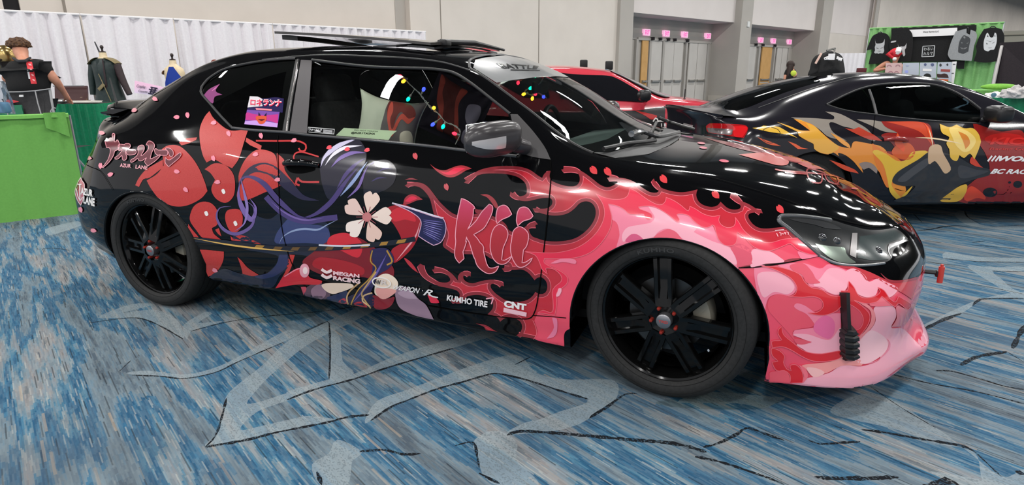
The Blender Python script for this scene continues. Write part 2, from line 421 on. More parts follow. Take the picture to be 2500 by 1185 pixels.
    wt = nn(m, 'ShaderNodeTexWhiteNoise', noise_dimensions='2D'); sn = nn(m, 'ShaderNodeVectorMath', operation='SNAP'); sn.inputs[1].default_value = (.006, .004, 1); lk(m, mp.outputs[0], sn.inputs[0]); lk(m, sn.outputs[0], wt.inputs['Vector'])
    if mode == 'pale':
        speck = gt(wt.outputs['Value'], .78, .02)
        col = mix(.56, col, srgb('#adbdc3')); col = mix(math_('MULTIPLY', speck, .5), col, srgb('#6c7a82'))
    if mode == 'line':
        speck = gt(wt.outputs['Value'], .75, .02)
        col = mix(math_('SUBTRACT', 1.0, math_('MULTIPLY', speck, .5)), col, srgb('#1c2026'))
    hs = nn(m, 'ShaderNodeHueSaturation'); hs.inputs['Saturation'].default_value = .95; hs.inputs['Value'].default_value = .62; lk(m, col, hs.inputs['Color'])
    lk(m, hs.outputs[0], b.inputs['Base Color'])
    bp = nn(m, 'ShaderNodeBump'); bp.inputs['Strength'].default_value = .35; bp.inputs['Distance'].default_value = .002; lk(m, fine, bp.inputs['Height']); lk(m, bp.outputs[0], b.inputs['Normal'])
    return m
def CA(l): return [(x/2.6625, y/2.6625+740) for x, y in l]
def CB(l): return [(x/2.926+700, y/2.926+780) for x, y in l]
def CC(l): return [(x/3.537+1400, y/3.537+850) for x, y in l]
def CD(l): return [(x/2.214+2000, y/2.214+650) for x, y in l]
def CE(l): return [(x/3.703+2200, y/3.703+480) for x, y in l]
pale = [
 CA([(1335,935),(1400,860),(1440,750),(1470,610),(1560,520),(1700,410),(1850,265),(2000,180),(2130,120),(2300,40),(2420,-20),(2520,-60),(2500,10),(2300,120),(2130,200),(1960,300),(1750,480),(1640,600),(1605,655),(1700,640),(1900,575),(2130,510),(2130,545),(1900,625),(1670,710),(1560,825),(1700,800),(1900,755),(2000,735),(2200,760),(2130,775),(1800,840),(1600,890)]),
 CB([(0,520),(300,430),(480,390),(620,330),(760,270),(1000,190),(1300,110),(1500,60),(1560,90),(1190,205),(900,290),(700,350),(480,425),(200,500),(0,575)]),
 CB([(300,60),(380,130),(400,300),(480,385),(300,430),(310,250)]),
 CB([(560,745),(640,590),(860,505),(1030,440),(1330,330),(1640,255),(1790,385),(2000,430),(2341,440),(2341,590),(2160,710),(2060,760),(1900,800),(1575,820),(1700,740),(1800,718),(1950,660),(2150,585),(1950,505),(1700,425),(1500,385),(1420,395),(1250,450),(1070,500),(860,580),(740,630)]),
 CB([(1575,820),(1650,900),(1640,1000),(1800,1185),(1500,1185),(1400,1110),(1370,1000),(1330,880),(1450,800)]),
 CB([(360,860),(540,950),(470,1010),(430,1185),(240,1185),(180,1040),(300,960)]),
 CA([(640,95),(850,10),(1000,10),(800,65),(1010,45),(1150,110),(1190,235),(1000,130),(860,97)]),
 CA([(1190,150),(1330,60),(1380,70),(1290,130),(1450,120),(1240,185),(1215,240)]),
 CA([(820,460),(950,440),(1200,465),(1400,420),(1550,350),(1860,180),(1960,190),(1840,255),(1550,385),(1400,452),(1200,492),(1050,480)]),
 CC([(900,470),(1430,480),(1640,520),(1760,470),(1830,430),(1700,420),(1200,380),(1000,420)]),
 CD([(60,790),(300,690),(640,880),(800,1000),(990,1140),(1107,1100),(1107,1185),(900,1185),(840,1010),(640,960),(400,880)]),
 CD([(700,1160),(600,1110),(900,1160),(1000,1185),(740,1185)]),
 CD([(870,180),(1107,140),(1107,175),(870,182),(830,215),(770,255),(650,300),(515,372),(510,350),(640,280)]),
 CE([(480,155),(570,130),(600,185),(760,265),(1111,270),(1111,300),(800,290),(580,250)]),
 CE([(400,500),(700,545),(1111,560),(1111,592),(700,588),(380,560)]),
 CE([(600,630),(820,640),(1111,635),(1111,672),(830,676),(900,740),(1000,830),(1111,880),(1111,930),(850,800)]),
 [(200,560),(215,566),(330,556),(430,565),(360,575),(240,590)],
 [(110,560),(190,540),(200,550),(120,575)],
]
lines = [
 (CA([(1335,937),(1600,892),(1800,842),(2130,777),(2250,745),(2400,728)]), .016), (CA([(1335,937),(1400,865),(1440,750),(1472,620)]), .008),
 (CB([(0,577),(200,502),(480,427),(700,352),(900,292),(1190,207)]), .013), (CB([(110,95),(290,15),(305,60),(310,250),(302,430)]), .008),
 (CB([(600,725),(740,630),(860,580),(1070,500),(1250,450),(1420,400),(1500,388),(1700,430),(1950,510),(2155,572)]), .013),
 (CB([(1572,830),(1650,802),(1800,805),(2000,820),(2341,850),(2430,860),(2700,880),(2850,905),(3000,950)]), .018), (CB([(520,945),(700,935),(830,965),(960,960)]), .014), (CB([(1200,905),(1330,880),(1360,980),(1375,1060)]), .008), (CB([(1375,1100),(1450,1140),(1520,1175)]), .014), (CB([(215,1090),(235,1140),(250,1185)]), .012),
 (CB([(2160,710),(2341,600)]), .008), (CB([(1630,325),(1740,270)]), .008),
 (CA([(580,130),(860,97),(1000,130),(1190,235)]), .009), (CA([(1240,185),(1450,130),(1700,90),(2130,50),(2500,-10)]), .009), (CA([(770,450),(850,375)]), .007), (CA([(860,470),(1050,478),(1200,492),(1400,452),(1550,382),(1840,257)]), .009), (CA([(1960,200),(2130,120)]), .007),
 (CC([(140,605),(300,500),(450,400),(550,395)]), .012), (CC([(1120,858),(1250,825),(1420,740),(1500,690),(1650,740),(1820,800)]), .013), (CC([(1050,940),(1250,980),(1500,1060),(1700,1130),(1820,1180)]), .013),
 (CC([(2030,800),(2130,830),(2300,820),(2476,810)]), .012), (CC([(2080,1115),(2300,1130),(2476,1108)]), .013),
 (CD([(230,885),(350,900),(550,935),(780,975),(850,1012)]), .016), (CD([(850,1012),(985,1140)]), .006), (CD([(390,585),(600,635),(850,680),(1107,745)]), .011), (CD([(630,566),(720,570),(900,620),(1000,650),(1107,668)]), .014),
 (CD([(765,537),(850,492),(1015,463)]), .022), (CD([(1015,463),(1107,520)]), .006), (CD([(1045,445),(1107,320)]), .02), (CD([(515,372),(650,300),(770,255)]), .018), (CD([(830,215),(870,180),(1107,175)]), .016),
 (CD([(275,650),(450,770),(630,875)]), .005), (CD([(0,1145),(220,1150),(430,1140)]), .016), (CD([(935,27),(1107,30)]), .015), (CD([(560,1200),(640,1185),(700,1160),(760,1200)]), .03), (CD([(1060,1110),(1107,1125)]), .03),
 (CE([(140,312),(300,292),(370,275),(500,265),(620,275)]), .018), (CE([(380,562),(600,580),(700,590),(1111,595)]), .016), (CE([(640,418),(760,402)]), .015), (CE([(640,440),(900,460),(1111,480)]), .012), (CE([(110,155),(450,155)]), .014), (CE([(110,155),(190,235)]), .012), (CE([(190,405),(370,418)]), .012), (CE([(575,130),(600,185),(720,250)]), .012), (CE([(800,275),(1000,265),(1111,270)]), .012), (CE([(190,590),(600,635)]), .01), (CE([(290,720),(500,770),(850,830),(1111,885)]), .008),
 ([(90,610),(130,606),(170,612)], .01), ([(20,585),(60,578)], .01),
]
def to_floor(p): q = floor_pt(p[0], p[1]); return (q[0], q[1])
pale_w = [[to_floor(q) for q in curve(p, True, 12)] for p in pale]
line_w = []
for pts, wd in lines:
    L = np.array([to_floor(q) for q in curve(pts, False, 10)]); k = len(L); t = np.gradient(L, axis=0); t /= np.linalg.norm(t, axis=1)[:, None]+1e-9
    wv = wd/2*np.clip(np.minimum(np.arange(k), np.arange(k)[::-1])/2.0+.35, 0, 1)*(1+.25*RNG.standard_normal(k)); n = np.stack([-t[:, 1], t[:, 0]], 1)*wv[:, None]
    line_w.append([tuple(q) for q in (L+n)]+[tuple(q) for q in (L-n)[::-1]])
_B = 45.0
rect = [(-26, -10), (100, -10), (100, 190), (-26, 190)]
vs = [Vector(p) for p in rect]; es = [(0, 1), (1, 2), (2, 3), (3, 0)]
for p in pale_w+line_w:
    b0 = len(vs); vs += [Vector(q) for q in p]; es += [(b0+i, b0+(i+1) % len(p)) for i in range(len(p))]
r_ = delaunay_2d_cdt(vs, es, [], 0, 1e-5)
V = np.array([[v.x, v.y] for v in r_[0]]); Fc = [tuple(f) for f in r_[2]]; cen = np.array([V[list(f)].mean(0) for f in Fc])
mi = np.zeros(len(Fc), int)
for p in pale_w: mi[inside(p, cen)] = 1
for p in line_w: mi[inside(p, cen)] = 2
me = bpy.data.meshes.new('floor'); me.from_pydata([(v[0], v[1], 0) for v in V], [], Fc)
for mm in (carpet_mat('carpet_streaks', 'base'), carpet_mat('carpet_pale_ribbon', 'pale'), carpet_mat('carpet_dark_line', 'line')): me.materials.append(mm)
me.polygons.foreach_set('material_index', mi.tolist()); me.update()
fl = structure(link('floor', me))
for p in me.polygons:
    if p.normal.z < 0: me.flip_normals(); break

# ---------------------------------------------------------------- back wall with columns and door recesses
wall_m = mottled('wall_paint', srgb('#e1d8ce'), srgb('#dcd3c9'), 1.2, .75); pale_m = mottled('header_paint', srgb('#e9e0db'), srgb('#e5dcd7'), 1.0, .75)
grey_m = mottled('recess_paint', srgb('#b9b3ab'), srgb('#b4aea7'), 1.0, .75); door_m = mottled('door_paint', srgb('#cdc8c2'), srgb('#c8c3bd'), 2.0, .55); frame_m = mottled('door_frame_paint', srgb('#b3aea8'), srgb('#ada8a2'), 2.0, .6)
dark_m = mat('dark_gap', (.02, .02, .022), .8); steel_m = mat('brushed_steel', (.45, .44, .42), .35, .9)
D0 = 15.6; DC = 15.2; DD = 16.6; HZ = 3.57; TOPZ = 8.6
def wbox(mb, s0, s1, d0, d1, z0, z1, mi=0):
    P = [wp(s, d, z) for s in (s0, s1) for d in (d0, d1) for z in (z0, z1)]
    mb.add(P, [(0, 1, 3, 2), (4, 6, 7, 5), (0, 4, 5, 1), (2, 3, 7, 6), (0, 2, 6, 4), (1, 5, 7, 3)], mi, False)
mb = MB()
wbox(mb, -8, .02*D0+.3, D0, D0+.5, 0, TOPZ)
wbox(mb, .0594*D0, .628*DC, D0, D0+.5, 0, TOPZ)
wbox(mb, .0431*D0-.35, .0431*D0, D0, D0+.5, 0, TOPZ)
wbox(mb, .592*D0-.02, .628*DC, D0-.02, D0+.5, 0, TOPZ, 1)  # darker strip puts the pilaster's shadow into the wall colour
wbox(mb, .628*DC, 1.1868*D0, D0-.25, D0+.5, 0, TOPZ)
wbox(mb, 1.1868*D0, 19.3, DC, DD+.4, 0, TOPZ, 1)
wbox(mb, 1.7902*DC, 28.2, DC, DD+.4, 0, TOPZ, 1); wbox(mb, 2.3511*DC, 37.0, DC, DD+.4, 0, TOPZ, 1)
wbox(mb, 37.0, 44.0, D0, D0+.5, 0, TOPZ); wbox(mb, 44.0, 200, D0-.35, D0+.5, 0, TOPZ)
for a, b in ((19.3, 1.7902*DC), (28.2, 2.3511*DC)):
    wbox(mb, a, b, D0-.05, DD+.4, HZ, TOPZ, 2)                       # pale header above the recess
wbox(mb, 37.0, 44.0, D0-.01, D0+.1, 3.55, TOPZ, 2)
mb.v = mb.v
structure(mb.build('wall_back', [wall_m, grey_m, pale_m], sharp=None))
# dark doorway high on the left
mb = MB(); wbox(mb, .0431*D0, .0594*D0, D0+.2, D0+.3, 0, TOPZ); structure(mb.build('trim_1', dark_m, sharp=None))
# control joints
mb = MB()
for s in (.1037*D0, .6891*(D0-.25), .70*(D0-.25)*1.35): wbox(mb, s-.012, s+.012, D0-.262, D0-.25, 0, TOPZ)
wbox(mb, .1037*D0-.012, .1037*D0+.012, D0-.012, D0, 0, TOPZ)
structure(mb.build('trim_2', mat('joint_grey', srgb('#8f877d'), .8), sharp=None))
mb = MB(); wbox(mb, 43.3, 43.8, D0-.40, D0-.35, 0, TOPZ); structure(mb.build('trim_3', grey_m, sharp=None))
# recess back walls, soffit stripes
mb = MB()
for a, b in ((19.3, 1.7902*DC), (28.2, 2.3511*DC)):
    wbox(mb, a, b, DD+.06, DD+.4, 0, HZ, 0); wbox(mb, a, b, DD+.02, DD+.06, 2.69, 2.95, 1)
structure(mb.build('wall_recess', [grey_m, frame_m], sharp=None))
mb = MB()
for a, b in ((19.3, 1.7902*DC), (28.2, 2.3511*DC)): wbox(mb, b-.03, b, D0+.1, DD, 0, .25, 0)
wbox(mb, 37, 43.9, D0-.02, D0, 0, .3); structure(mb.build('baseboard_back', mat('baseboard_paint', srgb('#c9c2b8'), .6), sharp=None))

dn = [0]
wood_m = mottled('warm_tan_door', srgb('#d8a869'), srgb('#cf9f60'), 3, .5)  # plain tan colour, used on one door per recess
def hall_door(s0, s1, z1=2.66, m=None, ajar=0.0, bar=True):
    dn[0] += 1; mb = MB(); wbox(mb, s0, s1, DD-.03, DD+.02, 0.02, z1); d = structure(mb.build('door_%d' % dn[0], m or door_m, sharp=None))
    if bar:
        h = MB(); wbox(h, s0+.06, s1-.06, DD-.12, DD-.07, .93, 1.0); wbox(h, s0+.06, s0+.12, DD-.08, DD-.03, .91, 1.02); wbox(h, s1-.12, s1-.06, DD-.08, DD-.03, .91, 1.02)
        h.build('panic_bar', steel_m, d, sharp=None); k = MB(); wbox(k, s0+.10, s1-.10, DD-.035, DD-.03, .78, .83); k.build('push_plate', frame_m, d, sharp=None)
    return d
kd = 16.6/16.9
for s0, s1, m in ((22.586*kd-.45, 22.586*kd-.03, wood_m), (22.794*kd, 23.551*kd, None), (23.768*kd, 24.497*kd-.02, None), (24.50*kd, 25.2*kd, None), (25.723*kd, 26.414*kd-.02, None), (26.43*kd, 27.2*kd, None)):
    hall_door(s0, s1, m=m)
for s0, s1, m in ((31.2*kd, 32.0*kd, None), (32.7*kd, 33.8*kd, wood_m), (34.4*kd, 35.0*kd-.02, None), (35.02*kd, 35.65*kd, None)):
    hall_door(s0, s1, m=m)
mb = MB()
for s in (22.0*kd-.25, 22.69*kd, 23.66*kd, 25.46*kd, 27.3*kd, 32.35*kd, 34.1*kd, 35.75*kd): wbox(mb, s-.07, s+.07, DD-.06, DD+.06, 0, 2.69)
for a, b in ((21.4, 27.0), (30.6, 35.3)): wbox(mb, a, b, DD-.06, DD+.06, 2.66, 2.76)
structure(mb.build('trim_4', frame_m, sharp=None))
mb = MB()
for s in (22.7, 23.25, 23.85, 24.35, 25.35, 31.75, 32.5, 33.85): wbox(mb, s*kd-.03, s*kd+.05, DD-.2, DD-.03, 2.68, 2.8)
structure(mb.build('trim_5', dark_m, sharp=None))
# exit signs
sign_w = mat('exit_sign_face', srgb('#ffd9ea'), .4, emit=(1, .45, .72), es=.45); sign_r = mat('exit_letters', srgb('#ff2f92'), .4, emit=(1, .02, .25), es=.7)
def text_mesh(txt, size=1.0, bold=0.0, shear=0.0, extr=0.0, space=1.0):
    c = bpy.data.curves.new('t', 'FONT'); c.body = txt; c.size = size; c.align_x = 'LEFT'; c.offset = bold; c.shear = shear; c.extrude = extr; c.space_character = space; c.resolution_u = 3
    o = bpy.data.objects.new('t', c); COL.objects.link(o); dg = bpy.context.evaluated_depsgraph_get(); dg.update(); ev = o.evaluated_get(dg); me = ev.to_mesh()
    vs = [tuple(v.co) for v in me.vertices]; fs = [tuple(p.vertices) for p in me.polygons]; ev.to_mesh_clear(); bpy.data.objects.remove(o); bpy.data.curves.remove(c)
    return np.array(vs), fs
_ex = text_mesh('EXIT', 1, .02)
def wall_text(tm, s0, s1, z0, z1, d, name, m, parent):
    V, Fs = tm; lo, hi = V.min(0), V.max(0); mb = MB()
    mb.add([wp(s0+(v[0]-lo[0])/(hi[0]-lo[0])*(s1-s0), d, z0+(v[1]-lo[1])/(hi[1]-lo[1])*(z1-z0)) for v in V], Fs, 0, False); return mb.build(name, m, parent, fix=False, sharp=None)
es_ = [(1580, 79), (1628, 82), (1673, 84.5), (1729.5, 88), (1859, 98), (1889.5, 100), (1928.5, 102.5)]
ord_ = ['leftmost sign over the left door recess', 'second sign from the left over the left door recess', 'third sign from the left over the left door recess', 'rightmost sign over the left door recess', 'leftmost sign over the right door recess', 'middle sign over the right door recess', 'rightmost sign over the right door recess']
def on_wall(x, y, d):
    r = ray(x, y); t = d/(r[:2]@WN); p = CAM+r*t; return float((p[:2]-CAM[:2])@WS), float(p[2])
for (x, y), lb in zip(es_, ord_):
    s, z = on_wall(x, y, DD-.05); h = .13
    e = empty('exit_sign', wp(s, DD-.05, z-h), 0, 'glowing pink exit sign, '+lb, 'exit sign', 'exit signs over the hall doors')
    def loc(mb_):
        mb_.v = [(v[0]-e.location.x, v[1]-e.location.y, v[2]-e.location.z) for v in mb_.v]; return mb_
    mb = MB(); wbox(mb, s-.21, s+.21, DD-.06, DD+.05, z-h, z+h); loc(mb).build('housing', sign_w, e, sharp=None)
    V, Fs = _ex; lo, hi = V.min(0), V.max(0); mb = MB(); mb.add([wp(s-.15+(v[0]-lo[0])/(hi[0]-lo[0])*.30, DD-.065, z-.085+(v[1]-lo[1])/(hi[1]-lo[1])*.17) for v in V], Fs, 0, False); loc(mb).build('lettering', sign_r, e, fix=False, sharp=None)
# ceiling and the hall's other walls (only reflected)
mb = MB(); mb.add([(-26, -10, 8.6), (100, -10, 8.6), (100, 190, 8.6), (-26, 190, 8.6)], [(0, 1, 2, 3)], 0, False); structure(mb.build('ceiling', mottled('ceiling_grey', srgb('#6d6a67'), srgb('#5f5c5a'), .6, .9), sharp=None))
s, z = on_wall(1826, 59, DC)
mb = MB(); mb.v = []; wbox(mb, s-.09, s+.09, DC-.05, DC, z-.12, z+.12); e = mb.build('wall_sensor', mat('white_plastic', (.8, .8, .78), .5), sharp=None); tag(e, 'small white sensor box on the column between the two door recesses', 'sensor')
# ================================================================ the black coupe in front
ROWS = []
def st(x, *p):
    p = list(p); a, b = [(x,)+q if len(q) == 2 else q for q in p[2:4]]
    if len(p) == 11: p.insert(3, tuple(a[k]*.7+b[k]*.3 for k in range(3)))
    ROWS.append((x,)+tuple(p))
st(0,(-.62,0,.24),(-.68,0,.24),(-.76,0,.25),(-.83,0,.38),(-.83,0,.52),(-.75,0,.66),(-.70,0,.88),(-.70,0,.99),(-.68,0,1.01),(-.58,0,1.018),(-.46,0,1.02))
st(0,(-.62,.0,.24),(-.68,.20,.24),(-.75,.25,.25),(-.82,.26,.38),(-.82,.26,.52),(-.745,.26,.66),(-.69,.26,.88),(-.69,.25,.99),(-.67,.24,1.01),(-.57,.16,1.018),(-.46,0,1.02))
st(0,(-.60,.0,.24),(-.66,.50,.24),(-.72,.55,.25),(-.785,.57,.38),(-.785,.57,.52),(-.71,.56,.66),(-.64,.55,.86),(-.64,.52,.98),(-.62,.49,1.005),(-.52,.25,1.018),(-.44,0,1.02))
st(0,(-.55,.0,.24),(-.60,.68,.24),(-.64,.735,.25),(-.705,.765,.38),(-.705,.77,.54),(-.62,.755,.68),(-.55,.70,.85),(-.54,.655,.965),(-.52,.60,.995),(-.46,.30,1.02),(-.40,0,1.025))
st(0,(-.45,.0,.24),(-.46,.72,.23),(-.48,.80,.24),(-.51,.848,.36),(-.51,.852,.54),(-.46,.828,.74),(-.43,.765,.89),(-.43,.69,.968),(-.42,.60,1.00),(-.38,.30,1.045),(-.35,0,1.05))
st(-.30,(0,.2),(.74,.2),(.83,.21),(.88,.34),(.89,.54),(.865,.75),(.80,.915),(.66,1.02),(.55,1.085),(.28,1.12),(0,1.125))
st(-.05,(0,.18),(.74,.18),(.83,.2),(.885,.34),(.895,.56),(.872,.77),(.80,.945),(.625,1.15),(.52,1.20),(.27,1.24),(0,1.25))
st(.22,(0,.17),(.74,.17),(.83,.19),(.88,.34),(.89,.55),(.87,.78),(.80,.965),(.595,1.25),(.5,1.305),(.26,1.335),(0,1.345))
st(.55,(0,.16),(.72,.16),(.825,.185),(.87,.34),(.88,.55),(.868,.78),(.80,.965),(.575,1.305),(.48,1.352),(.25,1.377),(0,1.385))
st(1.0,(0,.15),(.72,.15),(.825,.175),(.865,.34),(.875,.55),(.868,.77),(.80,.955),(.57,1.31),(.48,1.355),(.25,1.378),(0,1.388))
st(1.4,(0,.14),(.72,.14),(.83,.165),(.868,.33),(.875,.55),(.868,.76),(.80,.94),(.58,1.285),(.49,1.33),(.26,1.355),(0,1.365))
st(1.75,(0,.13),(.72,.13),(.835,.155),(.87,.33),(.878,.55),(.87,.75),(.80,.925),(.615,1.205),(.54,1.262),(.28,1.30),(0,1.312))
st(2.05,(0,.13),(.72,.13),(.84,.145),(.875,.32),(.882,.54),(.872,.74),(.805,.91),(.685,1.06),(.62,1.10),(.32,1.165),(0,1.182))
st(2.32,(0,.13),(.72,.13),(.85,.14),(.885,.32),(.89,.53),(.875,.73),(.81,.885),(.765,.925),(.70,.94),(.36,1.00),(0,1.02))
st(2.55,(0,.13),(.72,.13),(.86,.14),(.893,.32),(.897,.53),(.878,.71),(.81,.855),(.745,.888),(.66,.900),(.33,.917),(0,.922))
st(2.85,(0,.13),(.72,.13),(.86,.14),(.893,.31),(.897,.50),(.872,.67),(.79,.80),(.72,.842),(.6,.865),(.3,.882),(0,.888))
st(3.1,(0,.13),(.72,.13),(.845,.13),(.856,.17),(.874,.30),(.88,.47),(.845,.62),(.76,.725),(.67,.78),(.55,.81),(.28,.832),(0,.838))
st(0,(3.3,0,.13),(3.3,.68,.13),(3.30,.815,.13),(3.305,.820,.17),(3.322,.808,.30),(3.335,.815,.44),(3.315,.77,.57),(3.29,.69,.665),(3.27,.60,.725),(3.25,.50,.76),(3.25,.26,.785),(3.25,0,.792))
st(0,(3.4,0,.13),(3.41,.55,.13),(3.465,.705,.13),(3.470,.710,.17),(3.468,.688,.29),(3.49,.692,.42),(3.48,.65,.53),(3.44,.58,.615),(3.40,.50,.675),(3.36,.42,.715),(3.34,.24,.74),(3.33,0,.75))
st(0,(3.45,0,.13),(3.47,.38,.13),(3.605,.475,.13),(3.612,.480,.17),(3.575,.477,.27),(3.59,.485,.41),(3.59,.46,.51),(3.55,.42,.585),(3.51,.37,.642),(3.45,.30,.69),(3.41,.20,.71),(3.40,0,.718))
st(0,(3.45,0,.13),(3.5,.22,.13),(3.685,.335,.13),(3.693,.338,.17),(3.628,.26,.27),(3.65,.25,.40),(3.65,.24,.50),(3.62,.22,.57),(3.57,.20,.62),(3.50,.16,.665),(3.45,.10,.688),(3.43,0,.702))
st(0,(3.45,0,.13),(3.5,0,.13),(3.715,0,.13),(3.722,0,.17),(3.648,0,.27),(3.665,0,.40),(3.665,0,.50),(3.64,0,.57),(3.59,0,.62),(3.52,0,.66),(3.47,0,.682),(3.44,0,.698))
ROWS_TC = list(ROWS)
g1 = Guide(ROWS, [12,12,12,12,12,18,18,20,26,24,22,22,20,16,20,18,14,12,11,10,9], [3,4,5,9,14,14,12,18,8,12,12])
paint = mat('black_gloss_paint', (.0025, .0025, .003), .045, coat=0.0, spec=.42)
trimk = mat('black_trim', (.012, .012, .013), .42); trims = mat('satin_grey_trim', srgb('#3c3c3e'), .35, coat=.3); rubber = mottled('tyre_rubber', (.010, .010, .010), (.016, .016, .016), 90, .78)
gapm = mat('panel_gap', (.0015, .0015, .0015), .9, spec=.1); wheelm = mat('gloss_black_wheel', (.003, .003, .003), .10, coat=0.0, spec=.38); chrome = mat('chrome', (.75, .75, .76), .12, 1.0)
inner = mat('cabin_black', (.008, .008, .009), .7); clearg = glass('side_glass', (.88, .92, .88)); rearg = glass('rear_tinted_glass', (.34, .36, .35)); farg = glass('far_side_tinted_glass', (.14, .15, .14)); wsg = glass('windscreen_glass', (.74, .80, .78))
car = empty('sports_coupe', (0, 0, 0), 0, 'glossy black two-door coupe wrapped in red and pink flames and blossoms, in the foreground', 'car')
px = g1.cam
def xz(l, step=5): return [(g1.cam(*q)[0].x, g1.cam(*q)[0].z) for q in curve(l, True, step)]
S = 1  # corner marker
QG = [(488,222,S),(520,262),(566,310,S),(610,315),(694,321,S),(706,240),(722,146,S),(680,148),(627,154),(580,163),(545,171),(515,190)]
DG = [(763,150,S),(756,240),(750,326,S),(900,339),(1050,353),(1120,360),(1262,376,S),(1256,330),(1243,281,S),(1200,247),(1150,208),(1110,183),(1080,175),(1040,171),(900,166)]
qg, dg_ = xz(QG), xz(DG)
def arch(cx, r=.366, zc=.283, n=48): return [(cx+r*math.cos(a), zc+r*math.sin(a)) for a in np.linspace(0, pi, n)]+[(cx-r-.005, .0), (cx+r+.005, .0)]
fa, ra = arch(2.705, .368), arch(.005)
ws_poly = [(1.765, -.548), (1.9, -.585), (2.05, -.625), (2.2, -.668), (2.36, -.705), (2.42, -.64), (2.465, -.5), (2.495, -.25), (2.505, 0)]
ws_poly += [(x, -y) for x, y in ws_poly[-2::-1]]; ws_poly += [(1.715, .42), (1.695, 0), (1.715, -.42)]
rw_poly = [(-.32, -.50), (-.1, -.495), (.16, -.46), (.20, -.3), (.215, 0), (.20, .3), (.16, .46), (-.1, .495), (-.32, .5), (-.36, .3), (-.375, 0), (-.36, -.3)]
roof_poly = [(.80, -.40), (1.46, -.40), (1.50, -.37), (1.50, .37), (1.46, .40), (.80, .40), (.77, .37), (.77, -.37)]
ops = []
for sg in (-1, 1):
    mk = (lambda V, sg=sg: V[:, 1]*sg > .35)
    for p in (fa, ra): ops.append(([0, 2], (lambda V, sg=sg: V[:, 1]*sg > .45), p))
    ops.append(([0, 2], mk, dg_)); ops.append(([0, 2], mk, qg))
hi = lambda V: V[:, 2] > .90
ops += [([0, 1], hi, ws_poly), ([0, 1], lambda V: V[:, 2] > 1.02, rw_poly), ([0, 1], lambda V: V[:, 2] > 1.2, roof_poly)]
lip_m = vinyl('#f5a9ba')
bs = g1.shell('body_shell', ops, [paint, lip_m, vinyl('#ec5068')], car)
_c = np.zeros(len(bs.data.polygons)*3); bs.data.polygons.foreach_get('center', _c); _c = _c.reshape(-1, 3); bs.data.polygons.foreach_set('material_index', ((_c[:, 0] > 3.09) & (_c[:, 2] < .24)).astype(int)+2*((_c[:, 0] > 3.09) & (_c[:, 2] >= .24) & (_c[:, 2] < .485)).astype(int)); bs.data.update()
# underbody and cabin tub keep the floor from showing through
def slab(name, pts, z0, z1, m, parent): mb = MB(); mb.prism(pts, z0, z1, lambda a, b, h: (a, b, h)); return mb.build(name, m, parent, sharp=None)
slab('underbody', [(-.55, -.6), (3.45, -.55), (3.45, .55), (-.55, .6)], .16, .20, inner, car)
slab('cabin_floor', [(.35, -.80), (2.3, -.80), (2.3, .80), (.35, .80)], .20, .26, inner, car)
# wheel-well liners and flared arch lips
for cx in (0.005, 2.705):
    for sg in (-1, 1):
        mb = MB(); rr = .40; P = []
        for a in np.linspace(.0, pi, 40):
            P.append([(cx+rr*math.cos(a), sg*y, .283+rr*math.sin(a)) for y in (.85, .80, .70, .55)])
        mb.grid(P); P2 = [[(cx+r*math.cos(a), sg*.56, .283+r*math.sin(a)) for r in (.01, .2, .405)] for a in np.linspace(-.1, pi+.1, 40)]; mb.grid(P2)
        mb.build('wheel_well', inner, car, sharp=None)
for poly, nm in ((fa, 'front'), (ra, 'rear')):
    for sg in (-1, 1):
        mb = MB(); P = []
        for (x, z) in poly[:48]+[]:
            p, n = g1.side(x, z, sg); q = Vector((x, p.y, z)); c = Vector((2.705 if nm == 'front' else .005, 0, .283)); r = Vector((q.x-c.x, 0, q.z-c.z)).normalized()
            P.append([q+n*.0005+r*.001, q+n*.003-r*.001, q-r*.005+n*.0015, q-r*.006-n*.012, q-r*.004-n*.06])
        mb.grid(P); mb.build('arch_lip', paint, car, sharp=None)
# side windows
for sg in (-1, 1):
    L = lambda a, b, sg=sg: g1.side(a, b, sg)
    g1.skin('door_window', [dg_], L, -.006, .05, clearg if sg < 0 else farg, car); g1.skin('quarter_window', [qg], L, -.003, .05, rearg if sg < 0 else farg, car)
T_ = lambda a, b: g1.top(a, b)
g1.skin('windscreen', [ws_poly], T_, -.003, .05, wsg, car); g1.skin('rear_window', [rw_poly], T_, -.003, .05, rearg, car)
# --- overlays traced on the near side; each lies on the skin of the body
GP = lambda name, poly, off=.0009, m=None, sp=14, parent=None, step=6, holes=(): g1.skin(name, [curve(poly, True, step)], px, off, sp, m or paint, parent or car, holes=[curve(h, True, step) for h in holes])
ST_ = lambda name, pts, wd, m=None, off=.0035, parent=None, step=10, h=0.0: g1.strip(name, pts, px, wd, off, m or gapm, parent or car, step, h)
door = GP('door', [(679,331,S),(700,330),(900,348),(1130,372),(1290,388),(1344,392,S),(1346,430),(1338,520),(1325,640),(1312,740),(1303,770,S),(1286,778),(1150,764),(1000,737),(911,714),(800,690),(739,677,S),(712,640),(694,580),(686,520),(682,430)])
for n_, pts in (('a', [(679,331),(681,430),(685,520),(694,580),(712,640),(739,677),(800,690),(911,714),(1000,737),(1150,764),(1250,776),(1290,778),(1303,768),(1312,740),(1325,640),(1338,520),(1346,430),(1344,392)]),):
    ST_('door_gap', pts, .005, parent=door)
ST_('fender_gap', [(1803,654),(1850,652),(1920,642),(1975,630),(2000,622)], .004); ST_('sill_gap', [(1303,770),(1340,772),(1383,776)], .004); ST_('rear_bumper_gap', [(207,400),(222,408),(246,418),(262,440),(277,465)], .003)
ST_('hood_gap', [(1470,384),(1520,392),(1600,402),(1700,425),(1800,452),(1900,483),(1960,505)], .0035)
ST_('hood_front_gap', [(1960,505),(2040,535),(2120,552),(2180,552),(2207,545)], .004)
